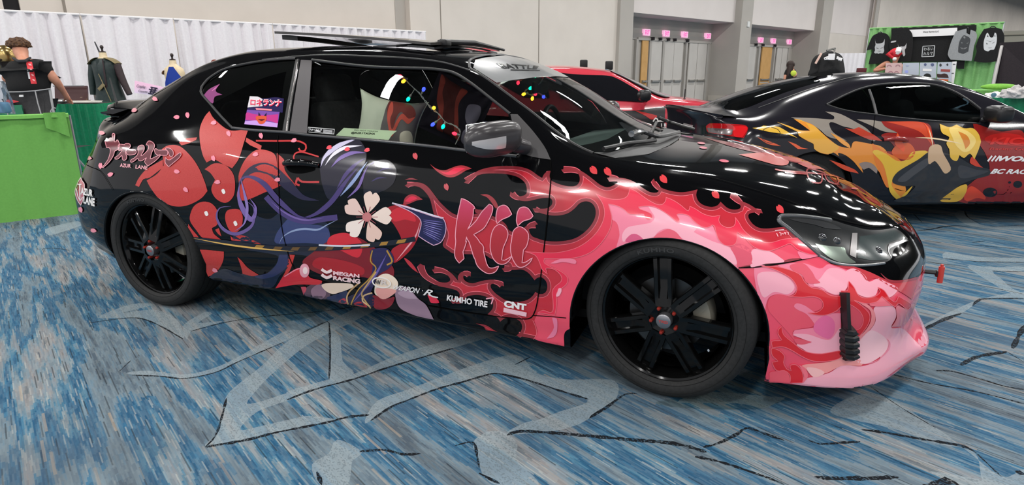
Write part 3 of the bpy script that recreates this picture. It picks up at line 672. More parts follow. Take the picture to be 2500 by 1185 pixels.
# belt moulding, window surrounds, pillar covers
ST_('belt_moulding', [(566,312),(620,318),(700,323),(757,330),(900,342),(1050,357),(1125,366),(1262,382)], .014, trims, .001, h=.004)
ST_('window_surround', [(566,312),(540,285),(515,256),(490,224),(500,202),(515,188),(545,170),(580,160),(627,151),(680,145),(722,143)], .012, trimk, .001, h=.004)
ST_('window_surround', [(762,147),(900,163),(1040,168),(1080,172),(1112,180),(1152,205),(1202,244),(1246,279)], .012, trimk, .001, h=.006)
GP('pillar_cover', [(735,147,S),(762,148,S),(756,240),(750,326,S),(708,321,S),(720,240)], .002, mat('satin_pillar', srgb('#4a4648'), .38), 8)
ST_('pillar_strip', [(729,146),(722,190),(712,240),(704,290),(701,322)], .012, mat('grey_chrome', (.30, .29, .29), .18, 1.0), .002, h=.004)
GP('quarter_trim', [(722,146,S),(727,146,S),(712,240),(699,322,S),(690,321,S),(704,240)], .002, trimk, 8)
GP('sail_panel', [(1246,280,S),(1264,281,S),(1300,320),(1330,360),(1345,391,S),(1300,384),(1282,378,S),(1262,340)], .004, mat('satin_sail', srgb('#403e3f'), .36), 8)
GP('roof_frit', [(560,170,S),(627,156),(720,147,S),(718,168,S),(640,190),(575,222),(520,250,S),(492,222,S),(505,205)], -.0045, mat('window_frit', (.004,)*3, .5), 8)
GP('door_frit', [(690,322,S),(706,240),(720,150,S),(704,150,S),(692,200),(684,260),(676,318,S)], -.0045, mat('window_frit2', (.004,)*3, .5), 8)
# rain gutter line on the roof
ST_('roof_moulding', [(640,146),(720,138),(800,134),(900,137),(1000,142),(1080,152),(1148,172)], .008, trimk, .001, h=.002)
# sunscreen banner at the top of the windscreen
wsx = lambda l: [(x, y) for x, y in l]
band_m = mottled('silver_banner', srgb('#8d8f90'), srgb('#7d7f80'), 6, .28, coat=.5)
bpoly = [(1.775,-.54),(1.90,-.575),(1.965,-.30),(1.985,0),(1.965,.30),(1.90,.575),(1.775,.54),(1.73,.42),(1.71,0),(1.73,-.42)]
g1.skin('windscreen_banner', [bpoly], T_, .0005, .04, band_m, car)
fr = MB()
def topstrip(name, pts, wd, m, off, h=0.0, par=None): return g1.strip(name, pts, T_, wd, off, m, par or car, .03, h)
topstrip('windscreen_surround', [(1.765,-.555),(1.9,-.592),(2.05,-.632),(2.2,-.676),(2.37,-.712)], .012, trimk, .001, .003); topstrip('windscreen_surround', [(1.765,.555),(1.9,.592),(2.05,.632),(2.2,.676),(2.37,.712)], .045, mat('far_pillar_reflection', srgb('#7c7d7d'), .3, coat=.5), .001, .006)  # wide far strip: pillar plus a wall reflection put into its grey
topstrip('header_moulding', [(1.765,-.555),(1.71,-.42),(1.69,0),(1.71,.42),(1.765,.555)], .014, trimk, .001, .003)
g1.skin('windscreen_frit', [[(2.30,-.69),(2.36,-.705),(2.42,-.64),(2.465,-.5),(2.495,-.25),(2.505,0),(2.495,.25),(2.465,.5),(2.42,.64),(2.36,.705),(2.30,.69),(2.34,.62),(2.375,.48),(2.39,.25),(2.395,0),(2.39,-.25),(2.375,-.48),(2.34,-.60)]], T_, -.0045, .04, mat('frit_band', (.006,)*3, .45), car)
# cowl panel
cowl_m = mat('cowl_plastic', srgb('#232425'), .45)
cp = [(2.37,-.712),(2.43,-.65),(2.475,-.5),(2.505,-.25),(2.515,0),(2.505,.25),(2.475,.5),(2.43,.65),(2.37,.712),(2.46,.72),(2.56,.55),(2.60,.25),(2.61,0),(2.60,-.25),(2.56,-.55),(2.46,-.72)]
g1.skin('cowl_panel', [cp], T_, .002, .04, cowl_m, car)
# tilted sunroof glass and its wind deflector
def tray(name, corners, th, m, parent, bow=.02):
    a, b, c, d = [np.array(q) for q in corners]; P = []; nU, nV = 14, 14
    def pt(u, v, dz): q = (a*(1-u)+b*u)*(1-v)+(d*(1-u)+c*u)*v; q = q.copy(); q[2] += bow*(1-(2*v-1)**2)*1.0+bow*.4*(1-(2*u-1)**2)+dz; return q
    mb = MB(); T1 = [[pt(u, v, 0) for v in np.linspace(0, 1, nV)] for u in np.linspace(0, 1, nU)]; T2 = [[pt(u, v, -th) for v in np.linspace(0, 1, nV)] for u in np.linspace(0, 1, nU)]
    mb.grid(T1); mb.grid(T2)
    for e in ([[T1[i][0], T2[i][0]] for i in range(nU)], [[T1[i][-1], T2[i][-1]] for i in range(nU)], [[T1[0][i], T2[0][i]] for i in range(nV)], [[T1[-1][i], T2[-1][i]] for i in range(nV)]): mb.grid(e)
    return mb.build(name, m, parent)
roofglass = mat('smoked_roof_glass', srgb('#3f3c3a'), .12, coat=.6)
tray('sunroof_panel', [(.58,-.42,1.450),(1.50,-.42,1.372),(1.50,.42,1.372),(.50,.42,1.432)], .012, roofglass, car, .014)
tray('sunroof_lower_edge', [(.60,-.39,1.432),(.70,-.39,1.424),(.62,.40,1.408),(.52,.40,1.416)], .022, trimk, car, .006)
mb = MB(); mb.tube([(1.30,-.40,1.362),(1.42,-.36,1.370),(1.50,-.30,1.378)], .006, 8); mb.box((1.50,-.28,1.376), (.05,.06,.03), bev=.006); mb.tube([(1.49,-.30,1.382),(1.53,0,1.390),(1.545,.38,1.366)], [.012,.012,.007], 8)
mb.build('wind_deflector', trimk, car)
tray('front_roof_glass', [(1.16,-.39,1.366),(1.50,-.385,1.352),(1.50,.385,1.352),(1.16,.39,1.366)], .01, mat('roof_glass_dark', (.02, .02, .022), .05, coat=1), car, .02)
slab('headliner', [(.3, -.55), (.74, -.55), (.74, .55), (.3, .55)], 1.262, 1.27, inner, car)
# ---------------------------------------------------------------- wheels
red_nut = mat('red_anodised', srgb('#a8362c'), .35, .6); cap_m = mat('satin_silver', srgb('#8c8c90'), .3, .8); disc_m = mat('brake_disc_steel', (.10, .10, .10), .35, 1.0); cal_m = mat('brake_caliper_grey', srgb('#8f8a7d'), .45, .3)
def spoke_mesh(mb):
    # one split spoke pointing to +x in the wheel plane (x, z); the outer face looks to -y
    prof = [(.055, .032, -.010), (.085, .035, -.004), (.12, .035, .000), (.16, .035, .004), (.20, .036, .009), (.232, .037, .014), (.246, .038, .022)]
    P = []
    for r, hw, y in prof:
        f = min(1, max(0, (r-.085)/.03)); gd = .016*f
        sec = [(-hw, y+.035), (-hw, y+.004), (-hw+.003, y), (-hw*.52, y), (-hw*.38, y+gd), (hw*.38, y+gd), (hw*.52, y), (hw-.003, y), (hw, y+.004), (hw, y+.035)]
        P.append([(r, yy, zz) for zz, yy in sec])
    mb.grid(P, closed_v=True)
def make_wheel(cx, y, steer=0.0, rot=0.0, side=-1):
    # built with the outer face towards -y, centre at the origin
    root = link('wheel', None, car) if False else None
    rim = MB()
    rim.lathe([(.247, -.004), (.252, -.001), (.2515, .006), (.243, .010), (.238, .02), (.232, .03), (.226, .06), (.222, .12), (.226, .17), (.24, .20), (.247, .205), (.235, .205), (.215, .17), (.210, .10), (.212, .05)], axis='Y', n=96)
    rim.lathe([(.0, .012), (.03, .010), (.05, .004), (.072, -.002), (.082, .004), (.085, .02), (.08, .05), (.0, .055)], axis='Y', n=48)
    w_ = rim.build('wheel', wheelm, car, sharp=35)
    t = MB(); t.lathe([(.249, .000), (.256, -.012), (.275, -.019), (.296, -.018), (.310, -.010), (.3195, .004), (.3235, .02), (.325, .05), (.3255, .1), (.325, .16), (.3235, .19), (.3185, .205), (.305, .218), (.275, .224), (.25, .212)], axis='Y', n=120)
    tyre = t.build('tyre', rubber, w_, sharp=50)
    gr = MB()
    for yy in (.045, .085, .125, .165): gr.lathe([(.3258, yy-.004), (.3262, yy-.003), (.3262, yy+.003), (.3258, yy+.004)], axis='Y', n=96)
    gr.lathe([(.2925, -.0195), (.2935, -.0200), (.2945, -.0195)], axis='Y', n=96); gr.lathe([(.262, -.0160), (.2630, -.0168), (.264, -.0162)], axis='Y', n=96)
    gr.build('tread_groove', mat('groove_black', (.003,)*3, .9) if 'groove_black' not in bpy.data.materials else bpy.data.materials['groove_black'], w_, sharp=None)
    for k in range(7):
        s_ = MB(); spoke_mesh(s_); a = rot+k*2*pi/7
        s_.v = [(v[0]*math.cos(a)-v[2]*math.sin(a), v[1], v[0]*math.sin(a)+v[2]*math.cos(a)) for v in s_.v]; s_.build('spoke', wheelm, w_, sharp=30)
    c = MB(); c.lathe([(.0, -.024), (.024, -.024), (.028, -.021), (.029, -.012), (.029, .01)], axis='Y', n=40); c.build('centre_cap', cap_m, w_)
    tm, fs = text_mesh('TRD', 1, .03); lo, hi_ = tm.min(0), tm.max(0); q = MB(); q.add([(-.018+(v[0]-lo[0])/(hi_[0]-lo[0])*.036, -.0248, -.005+(v[1]-lo[1])/(hi_[1]-lo[1])*.010) for v in tm], fs, 0, False); q.build('cap_lettering', mat('cap_red', srgb('#b53a36'), .4) if 'cap_red' not in bpy.data.materials else bpy.data.materials['cap_red'], w_, fix=False, sharp=None)
    tm, fs = text_mesh('KUMHO', 1, .03, space=1.1); lo, hi_ = tm.min(0), tm.max(0); q = MB()
    vv = []
    for v in tm:
        a = pi/2+.42-(v[0]-lo[0])/(hi_[0]-lo[0])*.50; r = .270+(v[1]-lo[1])/(hi_[1]-lo[1])*.016; vv.append((r*math.cos(a), -.0205, r*math.sin(a)))
    q.add(vv, fs, 0, False); q.build('tyre_lettering', mat('tyre_letters', (.03,)*3, .6) if 'tyre_letters' not in bpy.data.materials else bpy.data.materials['tyre_letters'], w_, fix=False, sharp=None)
    for k in range(5):
        a = rot+.35+k*2*pi/5; n_ = MB(); x, z = .050*math.cos(a), .050*math.sin(a)
        n_.lathe([(.0, -.019), (.0055, -.018), (.0075, -.014), (.0078, .006)], (x, 0, z), 'Y', 12); n_.build('lug_nut', red_nut, w_)
    vl = MB(); vl.tube([(.205*math.cos(-.5), .03, .205*math.sin(-.5)), (.19*math.cos(-.5), .005, .19*math.sin(-.5))], .005, 8); vl.build('valve_stem', chrome, w_)
    w_.location = (cx, y, .3255); w_.rotation_euler = (0, 0, steer+(0 if side < 0 else pi)); return w_
def brakes(cx, y, sg, steer):
    d = MB(); d.lathe([(.05, 0), (.15, 0), (.15, .025), (.05, .025)], axis='Y', n=60); o = d.build('brake_disc', disc_m, car, (cx, y, .3255)); o.rotation_euler = (0, 0, steer if sg < 0 else steer+pi)
    c = MB(); P = []
    for a in np.linspace(-.15, .62, 12): P.append([(r*math.cos(a), yy, r*math.sin(a)) for r, yy in ((.105, -.02), (.168, -.024), (.175, -.01), (.175, .05), (.105, .05))])
    c.grid(P, closed_v=True); c.add([P[0][k] for k in range(5)], [(0, 1, 2, 3, 4)]); c.add([P[-1][k] for k in range(5)], [(0, 1, 2, 3, 4)]); o = c.build('brake_caliper', cal_m, car, (cx, y, .3255)); o.rotation_euler = (0, 0, steer if sg < 0 else steer+pi)
make_wheel(2.705, -.868, -.13, math.radians(97)); make_wheel(0.005, -.868, 0, math.radians(74)); make_wheel(2.705, .868, -.13, .3, 1); make_wheel(.005, .868, 0, .9, 1)
brakes(2.705, -.80, -1, -.13); brakes(.005, -.80, -1, 0)
# ================================================================ printed wrap on the near side, laid on the body's skin
class Livery:
    def __init__(s, guide, arches=()): s.g = guide; s.P = []; s.N = []; s.F = []; s.M = []; s.mats = []; s.holes = list(arches); s.base = .0015
    def mi(s, m):
        if isinstance(m, str): m = vinyl(m)
        if m not in s.mats: s.mats.append(m)
        return s.mats.index(m)
    def _put(s, V, Fc, col, layer, lift=None):
        b = len(s.P); k = s.mi(col); o = s.base+layer*.00045; lift = lift or s.g.cam
        for v in V: p, n = lift(v[0], v[1]); s.P.append(tuple(p+n*o)); s.N.append(tuple(n))
        A = np.array(s.P[b:]); Nn = np.array(s.N[b:])
        if len(Fc):
            Fc = np.array(Fc); fn = np.cross(A[Fc[:, 1]]-A[Fc[:, 0]], A[Fc[:, 2]]-A[Fc[:, 0]]); fl_ = np.sum(fn*Nn[Fc[:, 0]], 1) < 0; Fc = np.where(fl_[:, None], Fc[:, ::-1], Fc)
            ok = np.max([np.linalg.norm(A[Fc[:, i]]-A[Fc[:, (i+1) % 3]], axis=1) for i in range(3)], 0) < .30
            for f in Fc[ok]: s.F.append(tuple(int(i)+b for i in f)); s.M.append(k)
    def fill(s, pts, col, layer=0, sp=9.0, step=5, holes=True, raw=False, extra=()):
        L = pts if raw else curve(pts, True, step); H = []
        if holes:
            A = np.array(L); lo, hi_ = A.min(0), A.max(0)
            H = [h for h in s.holes if not (np.array(h).max(0) < lo).any() and not (np.array(h).min(0) > hi_).any()]
        V, Fc = cdt([L], H+[curve(e, True, step) for e in extra], sp); s._put(V, Fc, col, layer); return L
    def band(s, L, w0, w1, col, layer, closed=True, taper=False):
        # ribbon between offsets w0 and w1 (pixels, inward positive) along the outline L
        A = np.array(L); n = len(A); 
        if closed: area_ = .5*np.sum(A[:, 0]*np.roll(A[:, 1], -1)-np.roll(A[:, 0], -1)*A[:, 1]); t = np.roll(A, -1, 0)-np.roll(A, 1, 0)
        else: area_ = 1; t = np.gradient(A, axis=0)
        t /= np.linalg.norm(t, axis=1)[:, None]+1e-9; nr = np.stack([-t[:, 1], t[:, 0]], 1)*(1 if area_ > 0 else -1)
        a, b_ = w0, w1
        k = np.ones(n)
        if taper: k = np.clip(np.minimum(np.arange(n), np.arange(n)[::-1])/(n*.35), .05, 1)
        V = np.concatenate([A+nr*a*k[:, None], A+nr*b_*k[:, None]]); F_ = []
        for i in range(n if closed else n-1):
            j = (i+1) % n; F_ += [(i, j, n+j), (i, n+j, n+i)]
        if s.holes:
            c = V[np.array(F_)].mean(1); ko = np.ones(len(F_), bool)
            for h in s.holes: ko &= ~inside(h, c)
            F_ = [f for f, q in zip(F_, ko) if q]
        s._put(V, F_, col, layer)
    def line(s, pts, w_, col, layer, closed=False, step=5, taper=False): L = curve(pts, closed, step); s.band(L, -w_/2, w_/2, col, layer, closed, taper)
    def text(s, txt, quad, col, layer, bold=.0, shear=0.0, out=None, outw=1.2, space=1.0):
        V, Fs = text_mesh(txt, 1, bold, shear, space=space); lo, hi_ = V.min(0), V.max(0); q = [np.array(p, float) for p in quad]
        U = []
        for v in V:
            a, b_ = (v[0]-lo[0])/(hi_[0]-lo[0]), (v[1]-lo[1])/(hi_[1]-lo[1]); U.append((q[0]*(1-a)+q[1]*a)*b_+(q[3]*(1-a)+q[2]*a)*(1-b_))
        T3 = []
        for f in Fs:
            for k in range(1, len(f)-1): T3.append((f[0], f[k], f[k+1]))
        s._put(U, T3, col, layer)
    def petal(s, x, y, r, ang, col='#f58ea4', layer=9, notch=True):
        L = [(1.15, 0, 1), (.6, .52), (-.1, .72), (-.75, .45), (-.95, .12, 1), (-.62, 0, 1), (-.95, -.2, 1), (-.7, -.5), (0, -.66), (.6, -.48)]; c, s_ = math.cos(ang), math.sin(ang)
        s.fill([(x+r*(p[0]*c-p[1]*s_), y+r*(p[0]*s_+p[1]*c))+((1,) if len(p) > 2 else ()) for p in L], col, layer, 30, 2)
    def build(s, name, parent):
        me = bpy.data.meshes.new(name); me.from_pydata(s.P, [], s.F)
        for m in s.mats: me.materials.append(m)
        me.polygons.foreach_set('material_index', s.M); me.polygons.foreach_set('use_smooth', [True]*len(s.F)); me.update(); me.normals_split_custom_set_from_vertices(s.N)
        return link(name, me, parent)
def crop(ox, oy, sc): return lambda l: [(p[0]/sc+ox, p[1]/sc+oy)+tuple(p[2:]) for p in l]
P1, P2, P3, P4 = crop(1000, 380, 5.386), crop(1000, 590, 4.5575), crop(1300, 380, 4.5575), crop(1650, 400, 4.5575)
ZB, HL, HD, AZ, ALc, MG, SW, RR, MM = crop(1850, 640, 3.702), crop(1780, 480, 4.232), crop(1640, 280, 4.167), crop(230, 310, 9.116), crop(180, 400, 9.875), crop(680, 620, 5.952), crop(460, 480, 4.938), crop(180, 230, 2.155), crop(700, 330, 2.278)
def to_px(p):
    d = np.array(p)-CAM; z = d@_F; return (1250+FPX*(d@_R)/z, 592.5-FPX*(d@_U)/z)
arch_px = []
for poly in (fa, ra):
    L = [to_px(g1.side(x, z)[0]) for x, z in poly[:48]]; 
    a, b_ = L[-1], L[0]; L += [(a[0]-2, a[1]+140), (b_[0]+2, b_[1]+180)]
    arch_px.append(L)
C0, C1, C1B, C2, C3, C4, C5, PK = '#8d2b34', '#c02c39', '#bb3a42', '#e62f4c', '#ec5068', '#f5839d', '#f8abbc', '#f0707f'
# ---- front bumper skin (both sides)
def cyl(a, z): 
    d = Vector((math.cos(a), math.sin(a), 0)); h = g1.hit(Vector((2.75, 0, z))+d*3, -d)
    if h is None: r = g1.bvh.find_nearest(Vector((2.75, 0, z))+d*.9); h = (r[0], g1.normal(r[0], r[2]))
    return h
bt = [g1.cam(*p)[0] for p in curve([(1803,654),(1850,652),(1920,642),(1975,632),(2000,628),(2030,646),(2063,655),(2094,661),(2130,670),(2158,682),(2182,687),(2217,684),(2232,678)], False, 12)]
tops = [(math.atan2(p.y, p.x-2.75), p.z) for p in bt if math.atan2(p.y, p.x-2.75) < -.02]
archp = []
for x, z in [q for q in fa[:48] if q[0] > 2.93 and q[1] < bt[0].z+.02]:
    p = g1.side(x, z)[0]; archp.append((math.atan2(p.y, p.x-2.75), z))
archp = sorted(archp, key=lambda q: q[1]); p0 = g1.side(3.078, .20)[0]; a0 = math.atan2(p0.y, p0.x-2.75)
half = [(a0, .132)]+[(a0, z) for z in (.18, .23)]+archp+[t for t in tops if t[0] > archp[-1][0]+.005]
bump_poly = half+[(-a, z) for a, z in half[::-1]]; bump_poly += [(a, .132) for a in np.linspace(-a0, a0, 30)[1:-1]]
salmon = vinyl(C3); g1.skin('front_bumper', [bump_poly], cyl, .0008, .035, salmon, car)
bumper = [o for o in car.children if o.name.startswith('front_bumper')][0]
# ---- flames on door, fender and sill
fl_ = Livery(g1, arch_px)
F0 = (P1([(720,358,1),(790,292),(880,215),(1000,170),(1150,145),(1300,140),(1450,150),(1580,190),(1690,265),(1745,297,1),(1765,255),(1800,220),(1862,202,1)])
 +P3([(190,215),(205,272),(260,305),(350,335),(430,345),(490,335),(525,290),(520,220),(470,175),(320,158,1),(430,150),(520,165),(600,210),(680,270),(750,325),(830,355),(900,335),(948,300,1),(930,275),(900,262),(830,250,1),(930,248),(1040,260),(1140,300),(1230,365),(1310,410),(1380,415),(1405,398,1),(1370,350),(1335,300),(1350,258,1),(1370,310),(1430,360),(1530,395),(1640,412),(1730,405)])
 +P4([(240,290,1),(225,350),(250,420),(310,465),(400,485),(465,465),(495,425,1),(530,460),(580,500),(650,515),(715,500),(710,450),(610,335,1),(700,405),(820,460),(965,555,1),(880,545),(815,560),(805,600),(850,670),(920,715),(1010,725),(1150,712),(1250,708,1),(1300,785),(1400,860),(1500,930),(1600,1030,1),(1450,1062),(1200,1100),(900,1130),(660,1162,1)])
 +[(1750,740),(1640,800),(1500,800)]+P2([(2000,700),(1900,900),(1735,1000),(1722,1162,1),(1600,1130),(1400,1085),(1190,1042,1),(1230,1015),(1255,950),(1235,890),(1180,855),(1110,840),(1055,855),(1010,890,1),(980,845),(930,820),(870,808,1),(890,788,1),(925,745),(930,680),(870,620),(760,592),(640,612),(590,680),(530,690),(450,652,1),(540,630),(562,590),(530,545),(430,515),(330,495),(250,450),(180,400),(140,330),(120,245,1),
   (145,320),(190,375),(260,420),(340,452),(420,455),(455,430),(440,390),(370,340),(250,312,1),(350,305),(430,330),(480,365),(520,410),(545,442,1),(540,390),(570,345),(620,335),(665,360),(682,388,1),(640,365),(605,375),(600,410),(630,445),(700,465),(780,445),(850,430),(930,425),(1000,450),(1052,497,1),
   (980,472),(915,470),(905,510),(950,570),(1020,622),(1080,655),(1200,672),(1310,650),(1375,600),(1400,560,1),(1450,585),(1510,570),(1535,510),(1520,440),(1470,395),(1420,405),(1393,430,1),(1370,400),(1320,345),(1250,310),(1150,315),(1030,300,1),(1120,285),(1090,262),(1000,228),(900,185),(840,150),(680,140),(500,135),(430,95)])
 +P1([(440,1180),(470,1050),(440,950),(380,880),(330,790),(305,700),(270,570),(210,480),(140,420),(60,400),(-60,395,1),(-20,370),(0,358),(100,352),(190,375),(260,430),(330,520),(400,610),(480,690),(560,755),(640,785),(760,778),(870,768),(960,765),(1080,790),(1200,850),(1270,910),(1310,985),(1400,1010),(1480,985),(1510,945),(1580,908),(1690,905,1),(1610,925),(1575,960),(1580,1010),(1616,1064)])
 +P3([(50,920),(150,950),(300,955),(450,930),(560,870),(650,780),(700,680),(700,590),(660,530),(600,510),(530,530),(470,590),(400,640),(310,665),(200,665),(80,635)])
 +P1([(1620,695,1),(1750,700),(1820,690),(1870,650),(1880,600),(1850,560),(1750,560),(1650,580),(1550,600),(1450,590),(1380,550),(1330,475,1),(1400,530),(1470,535),(1540,500),(1530,380),(1450,300),(1350,260),(1200,240),(1000,240),(880,270),(800,310)]))
L0 = fl_.fill(F0, C1, 0, 9); fl_.band(L0, 0, 9.2, PK, 1); fl_.band(L0, 0, 7.8, C0, 2)
bright = (P2([(1285,108,1),(1400,118)])+P3([(0,1070),(140,1080),(300,1075),(480,1030),(620,950),(720,850),(780,750),(805,640),(780,530),(705,425,1),(790,465),(900,490),(1000,485),(1060,450),(1085,370,1),(1150,400),(1220,450),(1300,505),(1380,545),(1440,550),(1480,510),(1485,470,1),(1560,500),(1640,550),(1700,600),(1735,620)])
 +P4([(155,478,1),(220,510),(300,560),(400,590),(490,580,1),(475,630),(500,680),(570,715),(640,700),(660,650),(655,600,1),(700,660),(740,730),(800,790),(870,840),(960,875),(1060,880),(1200,845),(1375,830,1),(1460,900),(1560,1000),(1590,1020,1),(1480,1010),(1350,960),(1270,895),(1200,915),(1100,955),(1020,970),(900,945),(830,900),(760,820),(680,765,1),(675,860),(650,900),(600,915),(540,905),(480,850),(450,780),(430,700),(405,685,1),(350,712),(280,700),(200,640),(140,580),(50,560),(10,570),(40,620),(30,645)])
 +P3([(1640,740),(1600,735),(1550,690),(1450,620),(1350,570),(1260,565),(1180,575,1),(1200,600),(1260,620),(1320,650),(1335,690),(1300,715),(1260,700),(1240,655),(1180,655),(1080,650),(1020,600),(940,560),(845,540,1),(870,620),(885,700),(870,800),(820,900),(740,1000),(640,1080),(500,1130),(350,1145),(140,1140)])
 +P2([(1505,190,1),(1500,230),(1560,270),(1650,310),(1730,360),(1765,410),(1750,470),(1680,530),(1640,570),(1640,700),(1620,815,1),(1430,785,1),(1490,760),(1570,785),(1600,760),(1600,650),(1590,560),(1620,500),(1690,440),(1690,380),(1620,310),(1550,293),(1520,300),(1540,360,1),(1490,320),(1470,290),(1450,230),(1400,150)]))
sal = P2([(1505,190)])+P3([(300,1130),(600,1000),(800,700),(830,560),(1100,560),(1500,560),(1750,640)])+P4([(300,600),(500,700),(680,740),(850,900),(1100,940),(1300,850),(1600,1028,1),(660,1160,1)])+[(1640,780)]+P2([(1980,560),(1900,900),(1735,1000),(1722,1162,1),(1400,1085),(1425,1000),(1390,880,1),(1430,790,1),(1600,815),(1630,700),(1640,560),(1760,430),(1650,310),(1500,240)])
fl_.fill(sal, C3, 3)
pinkp = P3([(845,540,1),(940,560),(1020,600),(1080,650),(1180,655),(1240,655),(1260,700),(1300,715),(1335,690),(1320,650),(1260,620),(1200,600),(1180,575,1),(1260,565),(1350,570),(1450,620),(1550,690),(1600,735),(1640,740)])+P4([(30,645),(40,620),(10,570),(50,560),(140,580),(200,640),(280,700),(350,715),(405,685,1),(430,740),(470,820),(520,890),(600,925),(650,1000),(675,1080),(680,1175)])+P3([(1700,1150),(1400,1000),(960,1100),(970,880),(950,770),(920,730),(885,710)])
fl_.fill(pinkp, C4, 4)
fl_.fill(P3([(1000,880),(1060,800),(1200,770),(1320,745),(1360,690),(1320,620),(1290,568,1),(1400,600),(1500,660),(1600,745),(1700,770),(1823,820)])+P4([(200,760),(400,860),(520,900),(600,940),(660,1040),(675,1120),(560,1100),(300,960),(0,850)])+P3([(1700,960),(1640,900),(1560,830),(1480,815),(1400,850),(1340,910),(1200,930),(1170,880),(1110,875),(1060,930),(1010,960)]), C5, 5)
fl_.fill(P3([(1340,960),(1370,890),(1420,855),(1500,820),(1580,840),(1640,900),(1680,1000)]), '#e65a70', 6); fl_.fill(P3([(1040,960),(1080,890),(1130,870),(1190,890),(1240,960)]), '#d8527c', 6)
fl_.fill(P4([(835,1150),(850,1060),(835,980),(870,950),(960,955),(1060,985),(1150,1040),(1200,1095),(1000,1112,1)]), C5, 5); fl_.fill(P4([(1350,980),(1450,1000),(1590,1030,1),(1400,1065),(1370,1030)]), C4, 5)
fl_.fill(P4([(610,935),(700,890),(800,930),(850,1000),(830,1080),(850,1112),(680,1152,1),(670,1050)]), '#e0526a', 5)
fl_.fill(P4([(640,900),(690,790),(760,850),(850,930),(830,990),(760,960)]), '#ee5f74', 5)
Lb = fl_.fill(bright, C2, 6); fl_.band(Lb, -.7, .7, PK, 7)
fl_.fill(P2([(1570,240,1),(1650,200),(1730,185),(1850,200),(1850,245),(1720,225),(1630,240)]), C4, 8); fl_.fill(P2([(1640,610),(1635,590),(1650,560),(1660,520),(1690,515),(1695,550),(1670,600)]), C5, 8)
fl_.fill(P2([(1590,840,1),(1640,850),(1650,920),(1640,1010),(1600,1060),(1530,1075,1),(1580,1010),(1610,950),(1600,890)]), '#ef7fa0', 8)
fl_.line(P2([(1375,870),(1410,950),(1415,1030),(1385,1082)]), 1.4, PK, 8)
def small(pts, c0=C0, inner=None, ci=C2, l=0): fl_.fill(pts, c0, l); inner and fl_.fill(inner, ci, l+1)
small(P1([(268,110,1),(330,160),(400,190),(470,195),(550,165),(640,135),(720,135),(820,172,1),(740,200),(660,250),(580,285),(500,285),(420,250),(340,190)]), '#a83038', P1([(400,205,1),(480,225),(540,200),(600,165),(680,160),(745,168,1),(680,200),(600,245),(520,258),(450,240)]))
small(P1([(-85,655,1),(-60,560),(0,515),(60,512),(120,540),(175,578,1),(100,590),(40,615),(-20,640)]), '#a83038', P1([(-60,600,1),(0,545),(60,535),(110,565,1),(50,590),(0,610)]))
small(P1([(-60,320,1),(0,298),(50,300),(112,320,1),(20,318)]), C0); small(P1([(930,515,1),(1020,510),(1100,555),(1150,625),(1170,700),(1120,680),(1080,620),(1020,550)]), '#a83038')
small(P1([(865,700),(900,710),(1000,720),(960,765),(900,765),(860,740)]), C0)
small(P2([(-60,180),(0,215),(50,270),(100,350,1),(40,310),(-20,250)]), '#b8303a'); small(P2([(200,590,1),(250,610),(300,630),(330,680),(240,680),(220,640)]), C2); small(P2([(740,910,1),(850,930),(950,990),(982,1002,1),(900,990),(850,985),(830,950)]), C0, P2([(835,945,1),(870,955),(940,992,1),(880,985)]), C1)
for x, y, c in ((680,165,P3),(838,182,P3),(1457,265,P3),(440,345,P4),(1155,508,P4)):
    q = c([(x, y)])[0]; fl_.petal(q[0], q[1], 11.5, .85, '#cf3f44', 3)
# bumper graphics
B = lambda pts, c, l, o=False: (lambda L: fl_.band(L, -.8, .8, '#f26a78', l+1) if o else None)(fl_.fill(pts, c, l))
fl_.base = .0022
B(ZB([(-30,45),(100,40),(280,110),(350,190),(345,260),(280,305),(180,290),(100,320),(70,400),(60,440),(0,300)]), C4, 0); B(ZB([(0,110),(150,90),(280,150),(330,230),(270,290),(150,270),(60,320),(20,260)]), C5, 1)
B(ZB([(180,30),(400,10),(560,60),(640,20),(760,60),(830,110),(820,200),(760,280),(700,300),(600,260),(540,230),(470,220),(420,150),(340,90)]), C4, 0)
B(ZB([(560,150),(640,60),(760,70),(820,130),(810,220),(740,290),(650,280),(580,230),(500,210)]), C5, 1); B(ZB([(290,30),(400,10),(480,80),(520,150),(560,190),(440,190),(400,120),(320,80)]), '#e5566a', 2)
B(ZB([(820,180),(780,100),(860,60),(960,120),(1000,180),(1080,150),(1150,180),(1260,240),(1180,320),(1090,240),(1060,300),(980,320),(900,290),(870,240)]), C5, 1)
B(ZB([(610,0),(700,30),(850,40),(1000,90),(1180,170),(1300,180),(1430,140),(1440,180),(1390,340,1),(1300,280),(1200,230),(1060,150),(980,170),(920,100),(800,60),(700,40)]), '#c8404a', 1)
B(ZB([(1100,100),(1180,160),(1300,165),(1440,135),(1445,150),(1300,185),(1180,180)]), '#a03a44', 3)
B(ZB([(90,380),(110,320),(180,290),(280,305),(400,320),(520,310),(580,360),(570,420),(500,450),(480,470),(510,560),(480,585),(320,620),(330,700),(260,620),(150,500),(100,440)]), '#ea5468', 2)
B(ZB([(325,400),(350,370),(420,390),(480,430),(520,455),(620,460),(745,460,1),(745,790,1),(640,805),(480,820),(400,780),(350,740),(470,720),(400,690),(315,660,1),(330,615),(500,590),(510,560),(440,470),(360,430)]), C4, 3)
B(ZB([(320,650),(450,650),(640,700),(745,590),(745,795),(480,820),(400,780),(350,740),(480,725),(400,690)]), C5, 4); B(ZB([(500,600),(520,540),(600,480),(680,520),(690,620),(640,690),(540,650)]), '#ec6a9a', 4); B(ZB([(325,690),(400,695),(485,718,1),(420,740),(350,735)]), '#e5566a', 5)
